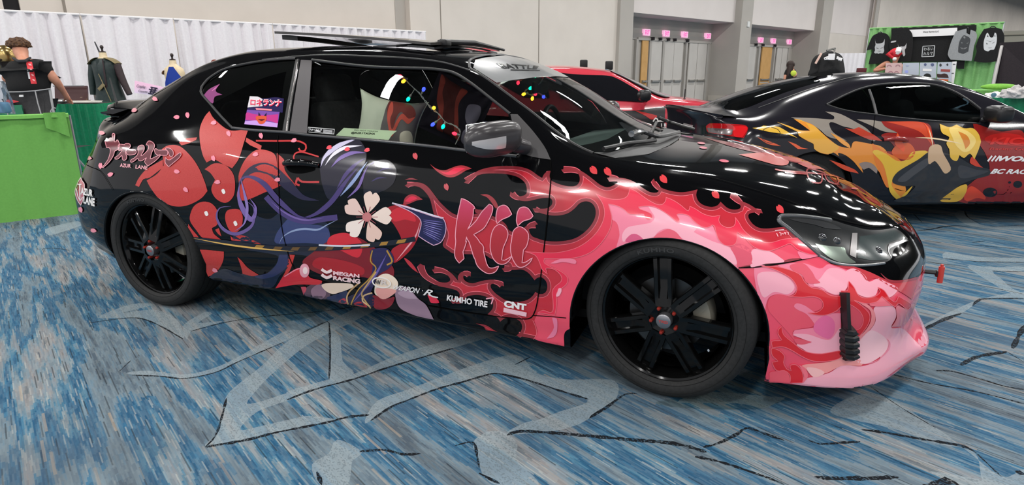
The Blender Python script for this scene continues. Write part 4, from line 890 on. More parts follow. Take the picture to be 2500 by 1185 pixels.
RED = ZB([(30,38,1),(150,40),(260,65),(370,110),(420,180),(480,230),(570,250),(650,300),(740,305),(745,260),(800,260),(815,175,1),(860,230),(900,300),(960,325),(1050,310),(1095,270),(1075,230,1),(1130,260),(1180,330),(1230,360),(1260,310,1),(1370,380),(1340,430,1),(1260,370),(1230,400),(1180,370),(1110,310,1),(1060,360),(960,370),(860,345,1),(940,400),(1000,470),(990,550),(930,640),(875,690),(870,620),(920,590),(945,520),(920,450),(860,400),(790,370),(745,400),(700,440),(600,475),(500,470),(450,455,1),(530,450),(585,400),(570,340),(500,310),(400,315),(270,308,1),(330,290),(350,230),(310,160),(240,110),(130,60)])
B(RED, '#d6242e', 6, True)
B(ZB([(215,580,1),(230,650),(310,720),(420,800),(560,825),(740,800),(740,860),(640,890),(500,890),(400,850),(300,790),(220,760),(130,770,1),(125,712),(180,705),(215,700,1),(180,640),(190,600)]), '#d6242e', 6, True)
B(ZB([(125,775),(200,800),(240,850),(230,900),(260,960),(300,975,1),(290,930),(340,922),(390,970),(410,1040),(400,1085,1),(290,1088,1),(290,1020),(240,975),(170,975),(130,900),(180,890),(130,840)]), '#d6242e', 6, True)
B(ZB([(800,370),(870,400),(930,460),(945,530),(920,590),(870,620),(850,575),(800,570)]), '#de4a5c', 5); B(ZB([(850,690),(940,640),(1010,540),(1010,440),(930,380),(880,350),(980,380),(1050,460),(1040,560),(960,650),(880,720)]), '#f08a90', 5)
B(ZB([(1100,300),(1180,370),(1230,400),(1200,395),(1060,400),(1000,380)]), '#ef7080', 5); B(ZB([(1060,400),(1180,385),(1240,430),(1240,500),(1200,590),(1300,600),(1400,700),(1475,800),(1300,920),(1100,1070),(960,1128),(700,1125),(365,1085,1),(450,1050),(640,1000),(760,930),(940,940),(1100,860),(870,720),(1010,610),(1060,520),(1040,430)]), C5, 2)
B(ZB([(880,760),(1000,620),(1090,640),(1160,710),(1150,800),(1060,880),(950,920),(840,860)]), '#fac3cc', 3); B(ZB([(400,930),(640,900),(740,860),(880,830),(940,890),(930,935),(760,935),(620,1000),(540,1010),(460,980)]), '#f59a98', 3); B(ZB([(440,950),(540,960),(600,1000),(520,1040),(470,1010)]), '#f8b8b8', 4)
B(ZB([(960,920),(1080,880),(1160,790),(1175,715),(1140,680),(1185,720),(1180,790),(1100,870),(1030,910)]), '#f08aa0', 4); B(ZB([(470,1040),(700,1040),(960,1040),(1100,1000),(1470,800),(1300,925),(1100,1072),(960,1130),(700,1127),(365,1087)]), '#f5a9ba', 4)
B(ZB([(370,925),(430,960),(450,1030),(410,1085,1),(400,1085),(415,1030),(390,960)]), '#f27080', 7); B(ZB([(100,1000),(170,980),(250,980),(290,1040),(285,1088,1),(90,1080,1)]), '#ee5a6a', 5); B(ZB([(1240,400),(1300,410),(1340,430,1),(1300,560),(1200,582,1),(1245,500)]), '#ef7a88', 5)
fl_.base = .0015
livery = fl_.build('flame_livery', car)
# ---- blossoms and petals on the rear quarter
bl = Livery(g1, arch_px); RC = mottled('red_flake_vinyl', srgb('#b92b27'), srgb('#c43a34'), 260, .3, coat=.5)
for pts in ([(715,90,1),(740,130),(820,190),(920,183,1),(895,260),(870,340),(835,390,1),(790,370),(740,345),(700,360,1),(680,320),(665,250),(665,180),(690,120)],
 [(465,290,1),(500,270),(560,275),(620,330),(660,390),(690,460),(705,510,1),(670,550),(600,585),(530,590),(460,560),(410,500),(385,455,1),(440,420),(475,375,1),(470,330)],
 [(325,480,1),(345,440),(385,395),(470,345,1),(472,385,1),(400,440),(368,448),(345,488,1)],
 [(690,395,1),(740,365),(800,375),(840,420),(850,480),(840,540),(800,572),(750,550),(725,500),(745,450,1),(720,415)],
 [(1000,293),(950,300),(900,350),(870,420),(870,480),(860,540),(900,560),(1000,520),(1100,470),(1075,400),(1060,320)],
 [(910,230,1),(990,272,1),(985,295,1),(930,270,1),(905,250,1)], [(555,255,1),(590,235),(650,228,1),(645,242,1),(600,262),(568,270,1)],
 [(1070,310,1),(1110,350),(1112,400),(1170,480,1),(1155,512,1),(1090,440),(1062,430,1)], [(1170,500,1),(1215,540,1),(1205,546,1),(1163,517,1)]):
    bl.fill(RR(pts), RC, 0)
for pts in ([(20,240),(60,130),(130,75),(210,62),(290,90),(350,170),(355,270),(350,340),(285,380,1),(310,450),(395,520,1),(330,515),(180,500),(100,410),(30,310)], [(445,240),(470,170),(540,150),(620,160),(655,230),(655,310),(640,370),(600,420),(550,435),(500,410),(460,330)],
 [(325,400,1),(370,380,1),(400,480,1),(360,450)], [(510,475,1),(540,500),(640,535),(520,530,1)], [(560,470,1),(640,465),(720,490),(745,520),(700,535),(620,510)], [(760,535),(790,530),(880,575,1),(800,565)],
 [(0,330,1),(50,400),(130,500),(60,490,1),(0,390,1)], [(125,640,1),(240,645),(430,665,1),(425,760),(380,860),(300,940),(240,965,1),(180,810)], [(595,730,1),(640,770),(720,860),(850,945,1),(760,965),(660,960,1),(640,860)], [(1210,700,1),(1285,705,1),(1240,860),(1200,930),(1100,1030,1),(1180,880)]):
    bl.fill(SW(pts), RC, 0)
for c, q in ((RR, (790,512)), (RR, (700,628)), (RR, (853,680))):  # small white squares: reflected highlights painted onto the wrap
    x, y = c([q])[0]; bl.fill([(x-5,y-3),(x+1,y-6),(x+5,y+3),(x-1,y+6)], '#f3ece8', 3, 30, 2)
bl.line(RR([(960,246),(1060,247),(1180,248),(1222,268),(1218,298),(1195,300),(1185,285)]), 4, '#c5383a', 1); bl.line(RR([(1290,330),(1200,305),(1165,315),(1160,345),(1190,362),(1290,372)]), 3.5, '#c5383a', 1)
bl.line(RR([(1180,440),(1200,460),(1293,462)]), 5, '#c5383a', 1); bl.line(RR([(1180,440),(1170,470),(1190,480)]), 5, '#c5383a', 1)
for x, y, a in ((430,27,.5),(322,87,2.6),(602,112,1.4),(545,123,3.1),(740,152,2.9),(818,208,1.1),(150,206,.1),(83,336,.3),(145,377,1.6),(196,423,-.4),(738,338,1.2),(960,318,2.9),(545,407,.2),(760,463,3.0),(592,502,.8),(988,220,1.3),(1162,245,2.7),(1075,450,3.0),(107,717,.2),(40,607,1.2),(745,925,.5)):
    q = RR([(x, y)])[0]; bl.petal(q[0], q[1], 7.2, a, '#f58fa2', 6)
for x, y, a in ((322,1075,0.),):
    pass
for x, y, a in ((1130,112,2.9),(650,150,2.6)): q = P1([(x*0+(80 if x < 700 else 490), (10 if x < 700 else 412))])[0]; bl.petal(q[0], q[1], 8.5, 1.2, '#c8535a', 6)
for x, y in ((240,70),(340,1110),(450,85)): 
    q = MM([(x, y if y < 600 else 80)])[0]; bl.petal(q[0], q[1], 7, 2.8, '#e8505c', 6)
# hood graphics
for pts in ([(320,235,1),(700,300),(1000,340),(1250,400),(1480,450),(1470,500),(1300,500),(1100,455),(900,400),(650,340)],):
    bl.fill(HD(pts), '#a8484c', 0, 8)
for pts in ([(680,410,1),(900,390),(1060,400),(1150,440),(1190,480),(1170,515),(1080,520),(960,490),(820,450)], [(1100,420,1),(1250,440),(1400,460),(1470,485),(1420,500),(1280,490),(1170,460)], [(1280,500,1),(1480,490),(1640,540),(1760,580),(1860,640),(1880,665,1),(1780,640),(1750,660,1),(1700,630),(1680,650,1),(1640,600),(1520,560),(1400,550)]):
    bl.fill(HD(pts), RC, 1, 7)
for pts in ([(1050,560),(1120,575),(1380,595),(1640,625),(1750,655)], [(1150,595),(1380,610)], [(1385,555),(1370,580),(1390,650),(1430,690),(1510,700),(1530,640),(1520,600)], [(1385,555),(1440,560),(1560,600)], [(1555,620),(1590,680),(1680,712),(1690,660),(1660,600),(1655,580)]):
    bl.line(HD(pts), 3.4, '#b83a3c', 2)
for x, y, a, r in ((530,477,.1,10),(300,295,.1,8),(320,342,.1,8),(1860,757,.2,7)):
    q = HD([(x, y)])[0]; L = [(q[0]+r*1.2*math.cos(t), q[1]+r*.34*math.sin(t)+r*.12*math.cos(t)) for t in np.linspace(0, 2*pi, 16, endpoint=False)]; bl.fill(L, '#f2798f', 3, 30, raw=True)
bl.line(HD([(1950,640),(2010,690),(2050,760)]), 9, '#f29aa8', 3); bl.line(HD([(2110,740),(2160,800),(2195,870)]), 8, '#e8e4e0', 3)
bl.line(HD([(1900,640),(2000,640),(2070,720),(2060,800),(2150,900),(2160,935)]), 1.3, '#1c1a1a', 3)
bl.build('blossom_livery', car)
# ---- abstract ribbons and cloth shapes across the door
rb = Livery(g1, arch_px)
NV, NV2, PU, PU2, LV, RD, RD2, GD, CR, MV = '#171b31', '#39406e', '#4a3a72', '#7a62a4', '#c9c2dc', '#a51d26', '#d02a36', '#b58a3a', '#f0d3c4', '#8f7284'
rb.fill(SW([(800,230),(900,260),(1000,265),(1130,185),(1300,240),(1500,330),(1679,330),(1679,700),(1300,700),(1230,700),(1200,860),(1100,960),(1000,1100),(700,1100),(300,1060),(250,980),(420,870),(600,920),(850,960),(1000,880),(1080,720),(700,640),(560,560),(540,480),(640,440),(760,340)]), NV, 0)
rb.fill(SW([(1040,540),(1080,420),(1230,250),(1330,300),(1450,330),(1679,380),(1679,560),(1400,560),(1100,570)]), NV2, 1); rb.fill(SW([(1100,700,1),(1200,700,1),(1190,840),(1060,950),(900,990),(800,960),(960,920),(1060,820)]), '#2c3058', 1)
rb.line(SW([(1100,570),(1140,490),(1250,420),(1400,390),(1560,400),(1679,340),(1800,280)]), 5, '#8e9cc0', 2, taper=True)
rb.line(SW([(940,0),(1020,90),(1130,190),(1280,270),(1450,300),(1640,270),(1800,250)]), 14, PU, 2); rb.line(SW([(1000,60),(1130,170),(1290,255),(1450,285),(1640,255)]), 4, PU2, 3, taper=True)
rb.line(RR([(1290,560),(1200,540),(1120,470),(1040,400),(960,390),(900,430),(870,490)]), 26, '#241a38', 1, taper=True); rb.line(RR([(870,500),(880,450),(930,435),(1000,470),(1080,560),(1180,640),(1250,650)]), 13, PU, 2, taper=True)
rb.line(RR([(875,470),(870,540),(900,620),(940,660),(960,600),(930,550)]), 12, PU2, 3, taper=True); rb.line(RR([(905,560),(950,600),(940,690),(860,735),(790,710),(755,650),(770,600),(830,590)]), 8, '#6a5590', 3, taper=True); rb.line(RR([(880,440),(900,520),(915,600),(900,680),(850,720)]), 7, '#8a74b4', 4, taper=True)
# plume
rb.fill(MM([(185,185,1),(200,120),(260,70),(330,30),(390,18),(430,60),(445,110),(430,170),(380,260),(320,320),(240,360),(200,280)]), '#1a1528', 1)
for k, (pts, w_, c) in enumerate((([(190,180),(215,120),(290,60),(390,22)], 11, LV), ([(215,170),(260,110),(330,70),(420,60)], 8, '#e6e1ec'), ([(250,180),(300,130),(370,100),(440,100)], 9, PU2), ([(280,300),(330,220),(390,160),(440,130)], 9, PU), ([(300,340),(370,260),(420,190),(450,150)], 8, '#8fa0cc'), ([(340,350),(400,290),(430,220),(455,170)], 7, PU2), ([(60,470),(160,440),(250,370),(330,260),(400,180)], 12, PU))):
    rb.line(MM(pts), w_, c, 2+(k % 3), taper=True)
rb.fill(MM([(430,190),(480,150),(560,140),(610,190),(600,260),(560,300),(500,330),(450,400),(430,330)]), '#15111d', 2)
for a in ((450,180,520,150),(500,210,590,190),(470,260,560,240)): rb.line(MM([a[:2], ((a[0]+a[2])/2, (a[1]+a[3])/2-12), a[2:]]), 4, '#3b3160', 3, taper=True)
# pale five-petal blossom in place of a figure, with red cloth folds around it
rb.fill(MM([(150,650),(230,590),(300,545),(380,560),(470,610),(560,690),(600,760),(560,830),(430,790),(300,800),(180,770),(90,710)]), '#7c1720', 3); rb.fill(MM([(250,560),(340,545),(420,600),(400,680),(300,640),(230,610)]), RD2, 4); rb.fill(MM([(180,680),(330,700),(430,740),(420,780),(280,770),(150,730)]), RD, 4)
rb.fill(MM([(540,420),(640,385),(720,420),(750,480),(735,560),(690,640),(600,710),(585,640),(640,590),(600,500)]), RD, 3); rb.fill(MM([(580,430),(640,400),(700,430),(720,480),(660,470),(600,480)]), RD2, 4); rb.line(MM([(610,700),(660,640),(720,560),(745,480)]), 4, '#e8a0a8', 5, taper=True)
cx, cy = 450, 455
for k in range(5):
    a = -pi/2+.25+k*2*pi/5; pt = [(cx+r*math.cos(a+d), cy+r*math.sin(a+d)*1.05)+((1,) if s_ else ()) for r, d, s_ in ((18,0,1),(70,-.42,0),(118,-.40,0),(138,-.12,0),(122,0,1),(138,.12,0),(118,.40,0),(70,.42,0))]
    rb.fill(MM(pt), (CR, '#f4ddd0', '#ecc7b8', '#f6e4da', '#eccabf')[k], 5+k % 2)
rb.fill(MM([(cx+26*math.cos(t), cy+26*math.sin(t)) for t in np.linspace(0, 2*pi, 18, endpoint=False)]), '#c97a7a', 8, 30)
for k in range(10):
    a = k*2*pi/10; rb.line(MM([(cx+20*math.cos(a), cy+20*math.sin(a)), (cx+60*math.cos(a), cy+60*math.sin(a))]), 1.4, '#b05a62', 8)
# flared pleated fan shape
fan = MM([(590,378,1),(700,412),(830,455),(870,462),(888,500),(884,550),(860,595),(820,612,1),(780,590),(735,560,1),(750,480),(700,430)]); Lf = rb.fill(fan, '#241f48', 6); rb.band(Lf, -1.0, 1.0, '#d9a8c4', 8)
for k in range(9): y0 = 475+k*10; rb.line(MM([(760, 470+k*9), (820, 478+k*12), (874-k*2, 485+k*14)]), 2.2, ('#6a60a8', '#8f86c8')[k % 2], 7, taper=True)
rb.line(MM([(590,378),(700,408),(830,450),(875,462)]), 4, '#e2dcea', 8)
# gold and dark banded cord
cord = [(472,584),(533,590),(598,598),(680,606),(760,607),(850,603),(960,592),(1015,583)]
rb.line(cord, 12, '#1d1a24', 7); 
Lc = curve(cord, False, 6)
for k in range(24, len(Lc)-4, 7):
    a, b_ = Lc[k], Lc[k+2]; b_ = Lc[k+3]; t = (b_-a)/np.linalg.norm(b_-a); n = np.array([-t[1], t[0]])*4; rb.fill([tuple(a+n)+(1,), tuple(b_+n)+(1,), tuple(b_-n+t*6)+(1,), tuple(a-n+t*6)+(1,)], ('#a87c34', '#6b4d24')[k//4 % 2], 8, 40)
rb.line([(472,581),(560,597),(640,607),(720,614)], 4, '#e0b25c', 9, taper=True); rb.line([(780,598),(840,600),(905,598)], 4, '#d9d9e4', 9)
# hanging sash and lower cloth
rb.fill(MM([(470,640),(560,630),(600,690),(570,740),(510,780),(480,850),(440,930),(380,935),(400,870),(470,780),(480,700)]), '#2b2350', 6); rb.line(MM([(560,660),(500,770),(430,860),(370,930)]), 6, '#6a5aa4', 7, taper=True); rb.line(MM([(480,640),(470,700),(500,740),(460,800),(400,860),(360,940)]), 3, GD, 8); rb.line(MM([(560,640),(590,700),(560,720)]), 4, GD, 8)
rb.line(MM([(500,760),(450,830),(420,880),(440,920),(470,960)]), 3.4, '#c8a268', 8)
rb.fill(MM([(-20,790,1),(60,740),(110,750),(130,790),(200,810),(180,830),(60,830),(-60,850,1)]), RD2, 5); rb.line(MM([(-10,785),(60,745),(110,735)]), 2.4, '#f08aa0', 6); rb.fill([(733+12*math.cos(t)+12, 650+17*math.sin(t)+10) for t in np.linspace(0, 2*pi, 20, endpoint=False)], '#e9a0ae', 8, 30, raw=True); rb.fill([(747+6*math.cos(t), 660+9*math.sin(t)) for t in np.linspace(0, 2*pi, 12, endpoint=False)], '#f6dcdc', 9, 30, raw=True)
rb.fill(MG([(330,480,1),(400,475),(410,520),(370,595,1)]), '#c0485a', 4); rb.fill(MG([(400,500),(520,430),(640,430),(760,590),(700,650),(560,645),(390,600)]), '#5a4252', 3); rb.fill(MG([(480,520),(600,440),(700,560),(640,650),(520,640)]), '#8d6d80', 4)
rb.fill(MG([(630,450),(740,420),(1060,430),(1100,470),(1000,520),(880,560),(800,580),(700,540)]), '#f2d9c4', 5); rb.fill(MG([(700,640),(860,580),(1000,530),(1010,600),(980,700),(860,700)]), '#232a50', 4); rb.fill(MG([(870,700),(960,640),(1000,720)]), '#b03848', 5)
rb.fill(MG([(1570+0,0)]) if False else MG([(1400,560),(1440,350),(1560,285),(1680,330),(1745,430),(1700,560),(1560,650),(1470,620)]), '#f0dcc8', 5); rb.fill(MG([(1420,500),(1600,500),(1720,540),(1560,650),(1460,620)]), '#f0a8a0', 6)
rb.fill(MG([(1380,600),(1560,650),(1690,620),(1650,740),(1540,800),(1400,780)]), '#8a1f2c', 5); rb.fill(MG([(1700,560),(1760,470),(1900,500),(2040,650),(2150,740),(2260,950,1),(2150,930),(1960,880),(1760,770)]), '#9a7d90', 5); rb.fill(MG([(1740,560),(1900,520),(2030,650,1),(1860,640)]), '#b89cae', 6)
rb.fill(MG([(1000,700),(1020,620),(1180,560),(1370,560),(1400,700),(1360,770),(1200,740)]), '#221c3c', 5); rb.fill(MG([(1100,720),(1200,690),(1300,770),(1160,750)]), '#b02a32', 6); rb.line(MG([(1020,725),(1000,640),(1040,540),(1200,400)]), 3.6, '#c8a070', 8); rb.line(MG([(1340,760),(1230,680),(1250,600),(1370,560)]), 3.6, '#d8b488', 8)
rb.build('ribbon_livery', car)
# ---- lettering
nm = Livery(g1); gm = mat('name_gradient', srgb('#b8303a'), .2, coat=.5); _b = gm.node_tree.nodes['Principled BSDF']; _t = nn(gm, 'ShaderNodeNewGeometry'); _s = nn(gm, 'ShaderNodeSeparateXYZ'); lk(gm, _t.outputs['Position'], _s.inputs[0]); _m = nn(gm, 'ShaderNodeMapRange'); _m.inputs[1].default_value = .36; _m.inputs[2].default_value = .76; lk(gm, _s.outputs['Z'], _m.inputs[0])
_r = nn(gm, 'ShaderNodeValToRGB'); _e = _r.color_ramp; _e.elements[0].color = srgb('#4a1c22')+(1,); _e.elements[1].color = srgb('#d0436c')+(1,); _x = _e.elements.new(.28); _x.color = srgb('#a62a32')+(1,); _x = _e.elements.new(.62); _x.color = srgb('#b62f3a')+(1,); lk(gm, _m.outputs[0], _r.inputs[0]); lk(gm, _r.outputs[0], _b.inputs['Base Color'])
letters = [P1([(690,565,1),(740,580),(790,610),(840,650),(868,690,1),(848,700,1),(840,800),(820,870),(768,972,1),(880,860),(960,740),(1055,640,1),(1095,660),(1100,710),(1080,780),(1030,880),(1000,930),(960,970),(850,1035,1),(900,1090),(940,1150)])+P2([(805,20),(830,60),(830,110),(862,240,1),(890,285),(940,290),(1000,268,1),(960,330),(890,352),(820,320),(760,260),(735,190),(720,160),(690,60),(670,0)])+P1([(770,1100),(758,1062,1),(745,1130)])+P2([(640,-10),(620,60),(600,110,1),(612,185,1),(580,215),(560,234,1),(520,180),(510,120),(522,0)])+P1([(612,1050),(625,900),(650,750),(680,620)]),
 P1([(1165,700),(1190,670),(1250,652),(1300,680),(1330,730),(1350,768,1),(1310,800),(1220,840),(1160,890,1),(1145,830),(1150,760)]),
 P1([(1130,940),(1190,905),(1250,930),(1290,980),(1300,1040),(1280,1110)])+P2([(1055,46),(1042,90,1),(1030,200,1),(1065,205),(1140,162,1),(1110,210),(1060,245),(1000,242),(950,200),(920,140),(905,60)])+P1([(1075,1110),(1090,1020)]),
 P1([(1430,740),(1460,690),(1520,677),(1570,700),(1605,750),(1630,792,1),(1590,830),(1500,860),(1430,920,1),(1415,860),(1420,790)]),
 P1([(1380,980),(1440,935),(1500,950),(1560,1010),(1570,1080)])+P2([(1307,46),(1272,90,1),(1256,235,1),(1300,225),(1372,178,1),(1340,230),(1270,277),(1210,272),(1160,200),(1135,120),(1132,40)])+P1([(1350,1120),(1360,1040)])]
for L_ in letters: q = nm.fill(L_, gm, 10, 8, 3); nm.band(q, -1.3, .7, '#f6a3b4', 11)
nm.build('name_lettering', car)
sp_ = Livery(g1); W_ = '#efeaea'
sp_.text('KUMHO TIRE', P2([(428,585),(875,658),(872,728),(420,648)]), W_, 12, .035); sp_.line(P2([(858,630),(925,620),(938,625),(915,690)]), 3, '#f3a8ba', 12)
sp_.text('CNT', P2([(1060,645),(1308,690),(1305,762),(1055,722)]), W_, 12, .06); sp_.fill(P2([(1055,728,1),(1310,782,1),(1305,828,1),(1050,775,1)]), '#f6c3cd', 12, 30)
sp_.text('MEGAN', MG([(810,240),(1190,290),(1190,345),(805,295)]), '#f4c6cc', 13, .05); sp_.text('RACING', MG([(810,310),(1200,360),(1195,430),(805,370)]), '#f4d2d4', 13, .05)
for dy in (0, 70): sp_.line(MG([(640,215+dy*1.1),(715,262+dy*1.1),(790,228+dy*1.1)]), 7, '#f4d8d8', 13, step=60)
sp_.text('WEAPON', MG([(1690,440),(2070,492),(2050,570),(1670,500)]), W_, 13, .02, .25); sp_.text('R', MG([(2140,500),(2260,520),(2230,600),(2110,590)]), W_, 13, .02, .3); sp_.line(MG([(2190,575),(2250,610),(2330,625)]), 3, W_, 13, taper=False); sp_.line(MG([(2098,525),(2108,527)]), 2.4, W_, 13)
el = lambda cx, cy, rx, ry, n=24: [(cx+rx*math.cos(t), cy+ry*math.sin(t)+rx*math.cos(t)*.12) for t in np.linspace(0, 2*pi, n, endpoint=False)]
sp_.band(MG(el(1510,410,140,80)), 0, 3, '#f4ece6', 13); sp_.text('W', MG([(1420,370),(1500,375),(1490,445),(1425,435)]), '#2a2428', 13, .02); sp_.text('R', MG([(1510,370),(1600,380),(1600,450),(1500,440)]), '#d8ccc8', 13, .02)
sp_.line(HL([(468,360),(510,354),(560,350)]), 1.6, '#f0d8dc', 9)
for _p in ([(484,385),(500,420)], [(510,380),(530,385),(528,410)], [(540,395),(548,388),(556,398)], [(565,375),(580,400)], [(560,385),(585,380)], [(592,378),(606,380),(602,402)]): sp_.line(HL(_p), 1.8, '#f0b8c0', 9)
sp_.build('sponsor_lettering', car)
# brushed katakana title and small latin title
tl = Livery(g1)
title = [[(205,905,1),(260,840),(340,720),(385,560),(370,480),(300,465,1),(290,420),(265,325,1),(300,290),(365,290,1),(370,262),(430,262,1),(428,180),(450,160),(478,180),(470,340),(510,340,1),(535,300),(575,360),(578,440),(545,510),(480,545),(450,640),(350,790),(215,912,1)],
 [(580,400),(700,410,1),(720,385),(800,385),(828,430),(800,480),(740,520),(720,590),(745,660),(735,720),(690,748),(655,720),(640,640),(560,710),(500,720),(485,690,1),(570,630),(650,520),(575,530),(560,480)],
 [(740,500,1),(930,515),(960,560),(930,610),(780,625),(735,560)], [(835,770),(850,735),(930,690),(1000,600),(1000,460),(1080,415),(1130,440),(1130,520),(1060,640),(1100,640),(1220,520),(1230,420),(1180,405,1),(1230,330),(1300,340),(1360,400),(1350,480),(1300,580),(1265,720,1),(1330,700),(1490,625),(1480,660),(1380,760),(1220,870,1),(1150,780),(1190,690),(1080,755),(1020,750),(990,700),(920,760),(850,790)],
 [(1370,510),(1400,495),(1450,525),(1640,530),(1655,600),(1630,635),(1430,625),(1380,580)], [(1615,490),(1700,485),(1770,540),(1780,620),(1745,665),(1700,640),(1680,570)], [(1610,690,1),(1660,735),(1720,735),(1900,600),(1940,585),(1955,620),(1900,700),(1680,885,1),(1610,800)]]
for p in title: q = tl.fill(AZ(p), '#6a2530', 9, 10, 2); tl.band(q, -1.0, .35, '#f0a0aa', 10)
tl.text('AZUR', AZ([(600,815),(845,830),(835,915),(595,895)]), '#f3a9b2', 10, .03); tl.text('LANE', AZ([(950,845),(1215,870),(1205,955),(940,930)]), '#f3a9b2', 10, .03)
tl.fill(ALc([(195,325,1),(240,410),(295,500),(285,700),(250,900),(195,1010,1),(120,900),(60,730),(60,620),(110,480)]), '#c4606c', 9, 30, 3); tl.band(curve(ALc([(195,325,1),(240,410),(295,500),(285,700),(250,900),(195,1010,1),(120,900),(60,730),(60,620),(110,480)]), True, 3), 0, 1.6, '#f3d6d4', 10)
tl.line(ALc([(120,500),(220,500)]), 2.2, '#f6e8e6', 10); tl.line(ALc([(175,500),(180,900)]), 2.4, '#f6e8e6', 10); tl.line(ALc([(90,600),(130,780),(190,880),(240,800)]), 2.0, '#f6e8e6', 10)
tl.text('AZUR', ALc([(200,570),(490,630),(485,800),(195,740)]), '#f7f2ee', 11, .05); tl.text('LANE', ALc([(270,780),(540,830),(530,1030),(265,950)]), '#f7f2ee', 11, .05)
tl.build('title_lettering', car)
wl = Livery(g1); wl.text('BATTLE', [(1211,155),(1316,162),(1310,170),(1228,168)], '#1a1b1c', 3, .03); wl.line([(1246,172),(1318,173)], 2, '#1a1b1c', 3); wl.build('banner_lettering', car)
# ---------------------------------------------------------------- lamps, mirror, wipers, wing and the rest of the coupe
chromed = mat('dark_chrome', (.42, .42, .43), .16, 1.0); lampglass = glass('lamp_glass', (.9, .92, .92)); housing_m = mat('lamp_housing', (.010, .011, .012), .22, coat=1)
HO = HL([(515,242),(538,202),(700,203),(870,220),(1050,247),(1180,287),(1300,320),(1420,348),(1560,350),(1700,328,1),(1770,370),(1842,440,1),(1760,500),(1690,560),(1672,640),(1600,688),(1450,706),(1300,712),(1150,698),(1030,655),(900,575),(760,450),(620,322)])
Lh = curve(HO, True, 5); hl = g1.skin('headlight', [Lh], px, .0030, 9, housing_m, car)
def on_lamp(name, pts, m, off, sp=9, par=None): return g1.skin(name, [curve(pts, True, 4)], px, off, sp, m, par or hl)
on_lamp('reflector', HL([(600,235,1),(760,235),(950,262),(1080,300),(1150,345),(1000,335),(880,300),(720,268)]), chromed, .0042); on_lamp('reflector', HL([(880,490,1),(1010,515),(1180,535),(1200,590),(1240,640),(1300,690),(1150,685),(1040,640),(950,570)]), mat('silver_bowl', srgb('#9aa79c'), .22, .85), .0042)
on_lamp('lamp_divider', HL([(1262,385,1),(1315,385,1),(1310,500),(1300,640,1),(1236,610,1),(1250,480)]), mat('divider_silver', srgb('#8f8c8c'), .3, .6), .005)
on_lamp('indicator_panel', HL([(1335,420,1),(1500,395),(1690,350,1),(1815,430,1),(1630,490),(1600,560),(1640,655,1),(1480,665),(1320,640,1)]), mat('smoked_panel', srgb('#323d3d'), .18, coat=1), .0042)
on_lamp('lamp_trim', HL([(1640,500,1),(1820,450,1),(1842,462,1),(1700,520),(1640,560),(1672,650,1),(1630,560)]), chromed, .0048)
g1.strip('lamp_bezel', HL([(930,610),(760,465),(620,340),(530,270),(515,240),(538,203),(700,203),(870,220),(1050,247)]), px, .016, .003, mat('bezel_grey', srgb('#56575a'), .3, .6), hl, 8, .004)
g1.strip('lamp_bezel', HL([(930,610),(1040,668),(1150,702),(1300,714),(1450,708),(1600,690)]), px, .010, .003, mat('bezel_silver', srgb('#9b9b9d'), .25, .7), hl, 8, .003)
plm = mat('projector_lens', (.02, .022, .025), .03, coat=1)
for (x, y, r) in ((960,425,.018),(1110,460,.017),(1540,560,.018)):
    q = HL([(x, y)])[0]; p, n = px(*q); lc_ = MB(); lc_.ball(tuple(p-n*.006), r, 20, 12, sc=(1, 1, 1)); lc_.build('projector_lens', plm, hl)
# far-side headlight and grille between them
def mir(p): return (p.x, -p.y, p.z)
MBm = MB(); 
me_ = hl.data.copy(); me_.transform(Matrix.Diagonal((1, -1, 1, 1))); me_.flip_normals(); link('headlight', me_, car)
g1.skin('upper_grille', [[(-.75,.50),(-.45,.49),(0,.485),(.45,.49),(.75,.50),(.72,.575),(.45,.60),(0,.605),(-.45,.60),(-.72,.575)]], cyl, .0012, .03, mat('grille_gloss', (.004,)*3, .1, coat=1), car)
# tail lamp on the near rear corner
tlm = mat('tail_lamp_red', srgb('#7a1512'), .12, coat=1); tlw = mat('tail_lamp_clear', srgb('#9a8f8c'), .15, coat=1)
tlp = [(231,306,1),(240,312),(232,340),(222,372),(212,398,1),(204,392),(206,350),(214,318)]
tl_ = g1.skin('tail_light', [curve(tlp, True, 4)], px, .003, 6, tlw, car); g1.skin('red_lens', [curve([(222,318),(230,322),(224,345),(214,352),(212,335)], True, 4)], px, .0045, 6, tlm, tl_)
me_ = tl_.data.copy(); me_.transform(Matrix.Diagonal((1, -1, 1, 1))); me_.flip_normals(); link('tail_light', me_, car)
# door mirror
mc = Vector((2.045, -.975, 1.0)); mirror_m = mat('mirror_shell', srgb('#353234'), .3, coat=.15); mb = MB(); P = []
for i in range(33):
    u = -1+2*i/32; row = []
    for j in range(32):
        t = 2*pi*j/32; c, s_ = math.cos(t), math.sin(t); e = lambda v, p: math.copysign(abs(v)**p, v)
        k = max(0.0, 1-abs(u)**3.2)**.42
        row.append((mc.x+(.052*e(c, .8)+.018)*k+u*.045, mc.y+u*.118, mc.z-.004+(.062*e(s_, .72))*k-(.0 if s_ > 0 else .004)+u*.006))
    P.append(row)
mb.grid(P, closed_v=True); mir_ = mb.build('side_mirror', mirror_m, car)
mb = MB(); mb.box((mc.x-.055, mc.y, mc.z), (.006, .19, .10), bev=.003); mb.build('mirror_glass', chrome, mir_)
sig = MB(); Pq = []
for u in np.linspace(-.985, -.12, 18):
    k = max(0.0, 1-abs(u)**3.2)**.42; Pq.append([(mc.x+(.052*math.cos(t)**.8+.018)*k+u*.045+.0035, mc.y+u*.118-(.003 if u < -.9 else 0), mc.z-.004+.062*math.copysign(abs(math.sin(t))**.72, math.sin(t))*k+u*.006) for t in np.linspace(-.42, .10, 8)])
